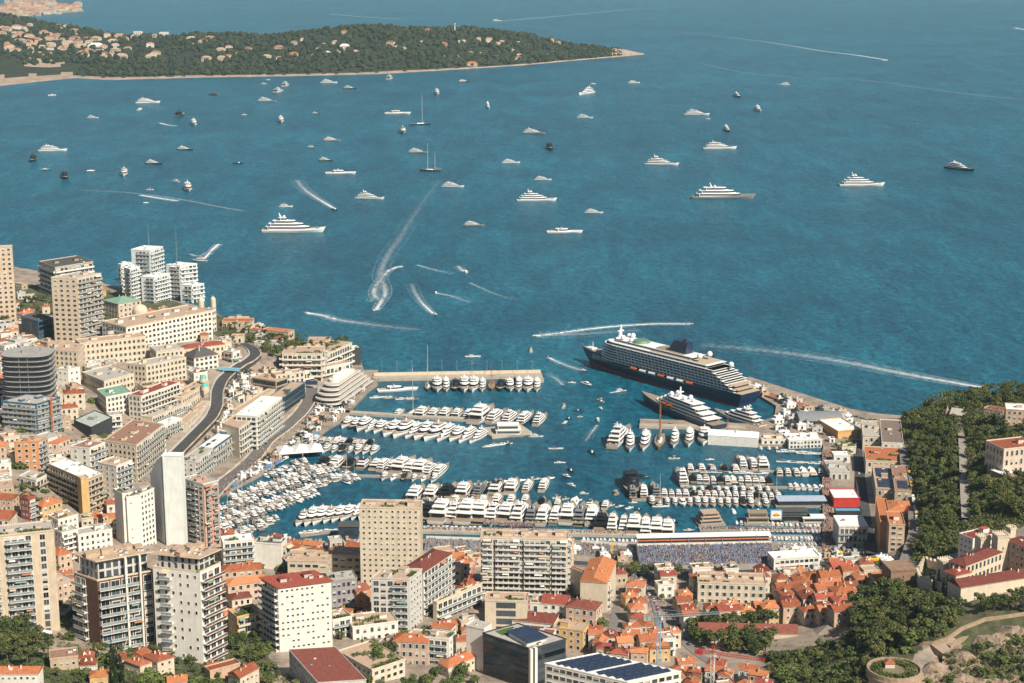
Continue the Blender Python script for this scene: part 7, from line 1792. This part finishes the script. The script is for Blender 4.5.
G(14, [(360,648),(400,645),(404,660),(372,664)], ['broad','cyp'], (7, 11), 'over the courtyard hedge garden', 'over the courtyard garden', 3.5, 9, False)
G(18, [(150,462),(168,452),(186,437),(202,428),(176,472),(160,482)], ['broad','pine','bush'], (4, 7), 'beside the uphill bend of the climbing road', 'beside the climbing road', 3)
G(16, [(54,560),(76,556),(76,645),(58,640)], ['broad','pine','bush'], (4, 8), 'in the lane beside the pale slab', 'in the lane beside the pale slab', 3)
G(70, [(0,400),(180,400),(200,440),(120,500),(0,520)], ['broad','pine','bush'], (4, 8), 'squeezed between the houses of the slope', 'between the houses of the slope', 4)
G(30, [(200,440),(260,400),(300,372),(300,400),(240,450),(205,470)], ['broad','bush'], (4, 7), 'on the terraces beside the harbour road', 'beside the harbour road', 3.5)
G(40, [(230,560),(480,575),(480,660),(340,640)], ['broad','bush','cyp'], (4, 8), 'between the houses around the white tower', 'around the white tower', 4)
G(36, [(490,600),(850,590),(850,630),(690,640),(620,660),(500,640)], ['broad','bush'], (4, 7), 'in the yards of the old quarter', 'in the old quarter', 4)
G(8, [(832,447),(850,443),(852,455),(834,456)], ['broad'], (6, 8), 'by the harbour office', 'by the harbour office', 3.5)
G(20, [(395,410),(400,410),(480,414),(480,416),(395,413)], ['bush'], (2, 3), 'in planters along the middle pier', 'along the middle pier', 3, 0, False)
def undergrowth(label, poly, n, rs, m, hero=True):
    b = MB(); rn = random.Random(len(poly)*7+n); xs = [p[0] for p in poly]; ys = [p[1] for p in poly]; k = 0
    PX = np.array([(rn.uniform(min(xs), max(xs)), rn.uniform(min(ys), max(ys))) for _ in range(n)]); ok = inside(PX[:, 0], PX[:, 1], poly)
    for x, y in PX[ok]:
        p = at(x, y); q = Vector((p.x, p.y))
        if near_foot(q, .5) or (np.hypot(_RD[:, 0]-q.x, _RD[:, 1]-q.y) < _RD[:, 2]).any(): continue
        r = rn.uniform(*rs)
        for _ in range(13):
            d = Vector((rn.gauss(0, 1), rn.gauss(0, 1), abs(rn.gauss(0, .8)))).normalized(); c = p+Vector((d.x*r, d.y*r, d.z*r*.9)); nn = (d+Vector((rn.gauss(0, .4), rn.gauss(0, .4), .3))).normalized(); u = nn.orthogonal().normalized(); v = nn.cross(u); s_ = rn.uniform(.4, .8)*r*.55
            b.add([c+u*s_, c+v*s_*.8-u*s_*.3, c-u*s_*.8, c-v*s_*.8], [(0, 1, 2, 3)])
    tag(b.build('undergrowth', m), label, 'undergrowth', kind='stuff')
undergrowth('dense scrub covering the wooded slope of the rock', [(900,560),(899,420),(930,396),(1030,392),(1030,522),(960,548),(930,562)], 5200, (1.5, 3.2), LEAFK)
undergrowth('scrub below the palace and around the bastion', [(762,690),(772,655),(850,640),(850,600),(900,572),(965,600),(950,632),(900,650),(868,690)], 2200, (1.2, 2.8), LEAF)
undergrowth('dry scrub spotting the bare cliff', [(920,690),(945,656),(990,642),(1030,632),(1030,690)], 700, (.8, 2.0), LEAF)
undergrowth('bushes on the green headland', [(-10,285),(110,296),(205,318),(300,340),(350,352),(262,354),(205,335),(110,325),(-10,325)], 900, (1, 2.4), LEAF)
undergrowth('garden greenery at the foot of the picture', [(-10,640),(120,645),(262,655),(310,690),(-10,690)], 1100, (1, 2.2), LEAFL)
undergrowth('planted strips between the two roads', [(205,462),(225,425),(245,385),(300,362),(300,400),(262,428),(240,452)], 260, (.8, 1.8), LEAF)
undergrowth('hedges and small gardens among the hillside houses', [(0,340),(230,350),(215,420),(170,470),(110,520),(0,530)], 420, (.7, 1.6), LEAF)
undergrowth('hedges and small gardens between the town houses', [(50,540),(250,560),(480,580),(850,580),(840,640),(660,660),(480,660),(240,650)], 650, (.7, 1.5), LEAF)
# ---------------------------------------------------------------- houses far off on the cape and beyond
def cape_at(px, py):
    best = None
    for k in range(60):
        v = .03+k/60*.62; p = cape_pt(px, v, False); e = abs(proj(p.x, p.y, p.z)[1]-py)
        if best is None or e < best[0]: best = (e, p)
    return best[1]
HM = {}
def far_house(p, w, d, h, yaw, wall, rm, flat, label, group, name='villa'):
    t = thing(name, label, 'house', p, yaw, group); k = (round(w), round(d), round(h), wall.name, rm.name, flat)
    if k not in HM:
        w, d, h = k[:3]; b = MB(); b.box(0, 0, -6, w, d, h+6)
        for i in range(max(1, int(w/7))):
            for f in range(max(1, int(h/5))): b.box(-w/2+(i+.5)*w/max(1, int(w/7)), -d/2-.05, 1.5+f*4.5, 2.4, .2, 2.4, 1)
        m1 = b.mesh('wall', [wall, GLASS]); b = MB()
        if flat: b.box(0, 0, h, w+1, d+1, .8)
        else: b.prism([(-w/2-.8, -d/2-.8), (w/2+.8, -d/2-.8), (w/2+.8, d/2+.8), (-w/2-.8, d/2+.8)], h, h+min(w, d)*.28, 0, top=[(-w/2+d*.45, -.1), (w/2-d*.45, -.1), (w/2-d*.45, .1), (-w/2+d*.45, .1)])
        HM[k] = (m1, b.mesh('roof', rm))
    link('wall', HM[k][0], t); link('roof', HM[k][1], t)
FR = random.Random(12)
FW = [CREAM, WHITE, LGREY, BEIGE, CREAM]; FT = tilemat('hazed_tile', (.40, .21, .13), (.33, .16, .10)); FP = mat('hazed_pink_render', (.52, .38, .30), .9, .1, .02)  # far tile and pink render: distance haze mixed into their base colours
KNOWN = [(139,32,34,20,'pale flat-roofed hotel block on the cape skyline, nearer the left'),(165,33,36,22,'pale flat-roofed hotel block on the cape skyline, farther right'),(97,48,60,9,'long white villa terrace above the cape cliff'),(294,57,30,13,'ochre villa standing alone halfway up the cape'),(391,46,30,14,'pink-roofed villa in the middle of the cape woods'),(444,46,28,10,'low salmon villa right of the pink-roofed one'),(428,33,26,14,'tall cream villa near the cape crest'),(489,41,26,12,'cream villa over the right part of the cape'),(472,65.5,40,9,'long red house just above the cape shore'),(551,37,26,9,'orange-roofed house near the end of the cape crest'),(558,44,22,10,'cream house below the orange-roofed one'),(345,50,36,18,'cream terraced villa in the middle of the cape woods'),(345,33,24,9,'orange-roofed villa on the middle of the cape crest'),(204,43,34,12,'orange villa right of the hotel blocks'),(526,46,34,6,'low pale terrace house near the cape point'),(229,59,32,13,'large cream villa above the left shore woods'),(327,55,24,10,'salmon villa left of the terraced one')]
for x, y, w_, h, lab in KNOWN:
    far_house(cape_at(x, y), w_, w_*.6, h, FR.uniform(-.3, .2), WHITE if 'white' in lab or 'pale' in lab else SALMON if 'red' in lab or 'salmon' in lab else OCHRE if 'ochre' in lab else CREAM, ROOFW if 'flat' in lab or 'terrace' in lab else TILE, 'flat' in lab or 'terrace h' in lab, lab, None)
for i in range(125):
    x = FR.choice((FR.uniform(0, 135), FR.uniform(0, 175), FR.uniform(100, 300), FR.uniform(0, 90))); y = (FR.uniform(24, 52) if x < 80 else FR.uniform(36, 60)); 
    if x > 150 and FR.random() < .45: continue
    w_ = FR.uniform(20, 40); far_house(cape_at(x, y), w_, w_*.6, FR.uniform(6, 13), FR.uniform(-.4, .3), FR.choice(FW), FR.choice((FT, FT, ROOFT)), False, 'small pale villa scattered through the left half of the wooded cape', 'villas scattered on the left of the cape')
for i in range(34):
    x, y = FR.uniform(300, 570), FR.uniform(40, 60); w_ = FR.uniform(16, 30); far_house(cape_at(x, y), w_, w_*.6, FR.uniform(5, 9), FR.uniform(-.4, .3), FR.choice(FW), FR.choice((FT, ROOFT)), False, 'small villa half hidden in the right half of the cape woods', 'villas hidden on the right of the cape')
for i in range(95):
    x = FR.uniform(0, 80); y = FR.uniform(2, 16.5-abs(x-25)*.07) if x < 60 else FR.uniform(6, 11.5); X, Y = pl(x, y, 4); w_ = FR.uniform(26, 60); far_house(Vector((X, Y, 4)), w_, w_*.5, FR.uniform(10, 26), FR.uniform(-.3, .3), FR.choice((FP, CREAM, FP, BEIGE)), FT, False, 'hazy block of the distant coastal town beyond the cape', 'blocks of the distant coastal town', 'town_block')
p = cape_at(455, 33); t = thing('signal_mast', 'white signal tower on the crest of the cape', 'mast', p); b = MB(); b.tube((0, 0, 0), (0, 0, 34), 3, 1.5, 8); b.build('shaft', WHITE, t); b = MB(); b.ball(0, 0, 36, 3); b.build('lantern', WHITE, t)
# ---------------------------------------------------------------- wakes
def foam_mat():
    m, N, L, b = nmat('wake_foam'); b.inputs['Base Color'].default_value = (.78, .84, .86, 1); b.inputs['Roughness'].default_value = .9
    uv = N.new('ShaderNodeUVMap'); sp_ = N.new('ShaderNodeSeparateXYZ'); L.new(uv.outputs[0], sp_.inputs[0]); g = N.new('ShaderNodeNewGeometry')
    n = N.new('ShaderNodeTexNoise'); n.inputs['Scale'].default_value = .16; n.inputs['Detail'].default_value = 7; n.inputs['Roughness'].default_value = .75; L.new(g.outputs['Position'], n.inputs[0])
    def M(op, a, c, cl=False):
        q = N.new('ShaderNodeMath'); q.operation = op; q.use_clamp = cl
        for i, v in enumerate((a, c)):
            if isinstance(v, (int, float)): q.inputs[i].default_value = v
            else: L.new(v, q.inputs[i])
        return q.outputs[0]
    # v: -1..1 across, u: strength
    av = M('ABSOLUTE', sp_.outputs['Y'], 0); core = M('POWER', M('SUBTRACT', 1, av, True), 1.5)
    arm = M('MULTIPLY', M('SUBTRACT', 1, M('MULTIPLY', M('ABSOLUTE', M('SUBTRACT', av, .74), 0), 6.5), True), .55)
    edge = M('ADD', M('MULTIPLY', core, 1.15), arm, True); s = M('MULTIPLY', edge, sp_.outputs['X'])
    nn = M('MULTIPLY', M('SUBTRACT', n.outputs['Fac'], .30), 2.4, True); thr = M('ADD', M('MULTIPLY', nn, 1.1), M('SUBTRACT', M('MULTIPLY', s, 1.5), .72)); a = M('MULTIPLY', thr, s, True)
    L.new(a, b.inputs['Alpha']); return m
FOAM = foam_mat()
def wake(pts, w0, w1, s0, s1, label, sub=10):
    P = []
    for i in range(len(pts)-1):
        a = pts[max(0, i-1)]; p, q = pts[i], pts[i+1]; d = pts[min(len(pts)-1, i+2)]
        for k in range(sub):
            t = k/sub; P.append(tuple(.5*(2*p[c]+(q[c]-a[c])*t+(2*a[c]-5*p[c]+4*q[c]-d[c])*t*t+(3*p[c]-a[c]-3*q[c]+d[c])*t**3) for c in (0, 1)))
    P.append(pts[-1]); Q = [Vector(pl(*p)) for p in P]; vs = []; uvs = []; n = len(Q)
    for i, p in enumerate(Q):
        d = (Q[min(i+1, n-1)]-Q[max(i-1, 0)]).normalized(); nn = Vector((-d.y, d.x)); f = i/(n-1); w_ = lerp(w0*.8, w1*1.35, f**.7); s = lerp(s0, s1, f**.7)
        for k in (-1, -.5, 0, .5, 1): vs.append((p.x+nn.x*w_*k, p.y+nn.y*w_*k, .12)); uvs.append((s, k))
    fs = [(5*i+k, 5*i+k+1, 5*i+k+6, 5*i+k+5) for i in range(n-1) for k in range(4)]
    me = bpy.data.meshes.new('wake'); me.from_pydata(vs, [], fs); me.materials.append(FOAM); ul = me.uv_layers.new(name='uv')
    for l in me.loops: ul.data[l.index].uv = uvs[l.vertex_index]
    me.update(); tag(link('wake', me), label, 'wake', kind='stuff')
wake([(536,336),(560,333),(590,329),(620,326),(655,324),(690,324)], 12, 8, 1.0, .75, 'bright foam wake crossing behind the cruise ship bow')
wake([(540,335),(580,334),(640,330)], 26, 18, .6, .3, 'broad pale foam beside the bright wake')
wake([(985,388),(950,382),(900,373),(850,363),(800,355),(750,349),(700,345)], 10, 26, .85, .3, 'long bright wake on the open water beyond the quay')
wake([(307,313),(325,316),(333,319),(360,323),(395,328)], 8, 14, 1, .3, 'white wake of the two boats off the headland')
wake([(333,319),(350,322),(375,325),(420,330)], 9, 14, 1, .3, 'second white wake off the headland')
wake([(376,310),(381,302),(385,294),(384,286),(380,275),(388,255),(402,235),(416,212),(440,180)], 8, 16, .85, .22, 'long curling wake running out into the bay')
wake([(402,266),(390,270),(380,280),(374,292),(378,300)], 6, 9, 1.0, .6, 'tight turning wake of a speedboat')
wake([(382,273),(376,290),(371,302)], 5, 8, .8, .4, 'foam patch beside the turning wake')
wake([(435,315),(425,306),(417,296),(411,284)], 5, 9, 1, .35, 'short wake running towards the harbour')
wake([(467,272),(462,270),(458,266)], 6, 8, 1, .5, 'short wake of the lone speedboat')
wake([(436,293),(455,297),(470,303)], 4, 9, .8, .3, 'thin wake left of the harbour mouth'); wake([(470,283),(500,296),(520,300)], 4, 8, .6, .2, 'faint wake beyond the harbour mouth'); wake([(417,265),(435,270),(452,274)], 4, 8, .8, .3, 'thin wake in the middle of the bay')
wake([(335,209),(325,203),(312,195),(303,188),(297,180)], 6, 14, 1, .4, 'bright wake left of the long white yacht')
wake([(243,211),(215,206),(190,201),(158,196),(120,192),(80,190)], 5, 10, .6, .35, 'long thin wake in the left of the bay'); wake([(140,195),(158,198),(178,201)], 9, 12, 1, .7, 'short bright foam in the left of the bay')
wake([(160,123),(168,125),(177,126)], 8, 10, 1, .6, 'curved foam near the small dark yachts')
wake([(205,258),(212,250),(219,244)], 5, 7, 1, .8, 'wake of the white yacht behind the white towers'); wake([(190,254),(199,256),(212,250)], 5, 6, .8, .4, 'foam around the yacht behind the white towers')
wake([(887,60),(855,55),(822,51),(780,44),(735,38),(680,33)], 14, 26, 1, .25, 'far straight wake on the right of the open sea')
wake([(1015,28),(1024,29.5),(1040,32)], 12, 16, 1, .8, 'wake of the boat at the right edge of the sea'); wake([(330,14),(365,17),(400,19)], 16, 20, .7, .5, 'faint wake beyond the cape'); wake([(500,21),(560,16),(640,9),(760,5)], 14, 24, .8, .3, 'faint long wake beyond the lone far yacht')
wake([(700,63),(760,75),(860,80),(960,93),(1030,100)], 12, 24, .35, .3, 'very faint old wake on the open sea'); wake([(548,357),(560,363),(583,371)], 4, 7, .9, .5, 'short wake by the cruise ship bow'); wake([(610,393),(621,391)], 3, 4, .8, .8, 'tiny wake inside the harbour')
wake([(597,425),(590,435),(585,442)], 3, 6, .7, .3, 'curved thin wake among the tenders'); wake([(563,385),(555,378),(545,373)], 4, 7, .7, .3, 'short wake at the pier end'); # quay lamps on the outer pier
b = MB(); b.tube((0, 0, 0), (0, 0, 13), .28, .16, 6); lm = b.mesh('post', METAL); b = MB(); b.box(.8, 0, 13, 2.0, .4, .3); lh = b.mesh('lamp_head', LGREY)
for i in range(11):
    X, Y = pl(382+i*15, 372, 6); t = thing('street_lamp', 'grey lamp post along the wall of the outer pier', 'street lamp', (X, Y, 6.2), -1.57, 'lamp posts on the outer pier'); link('post', lm, t); link('lamp_head', lh, t)
done_trees()
for o in C.objects:
    if 'label' in o and len(o['label'].split()) > 16: print('LONG', o['label'])
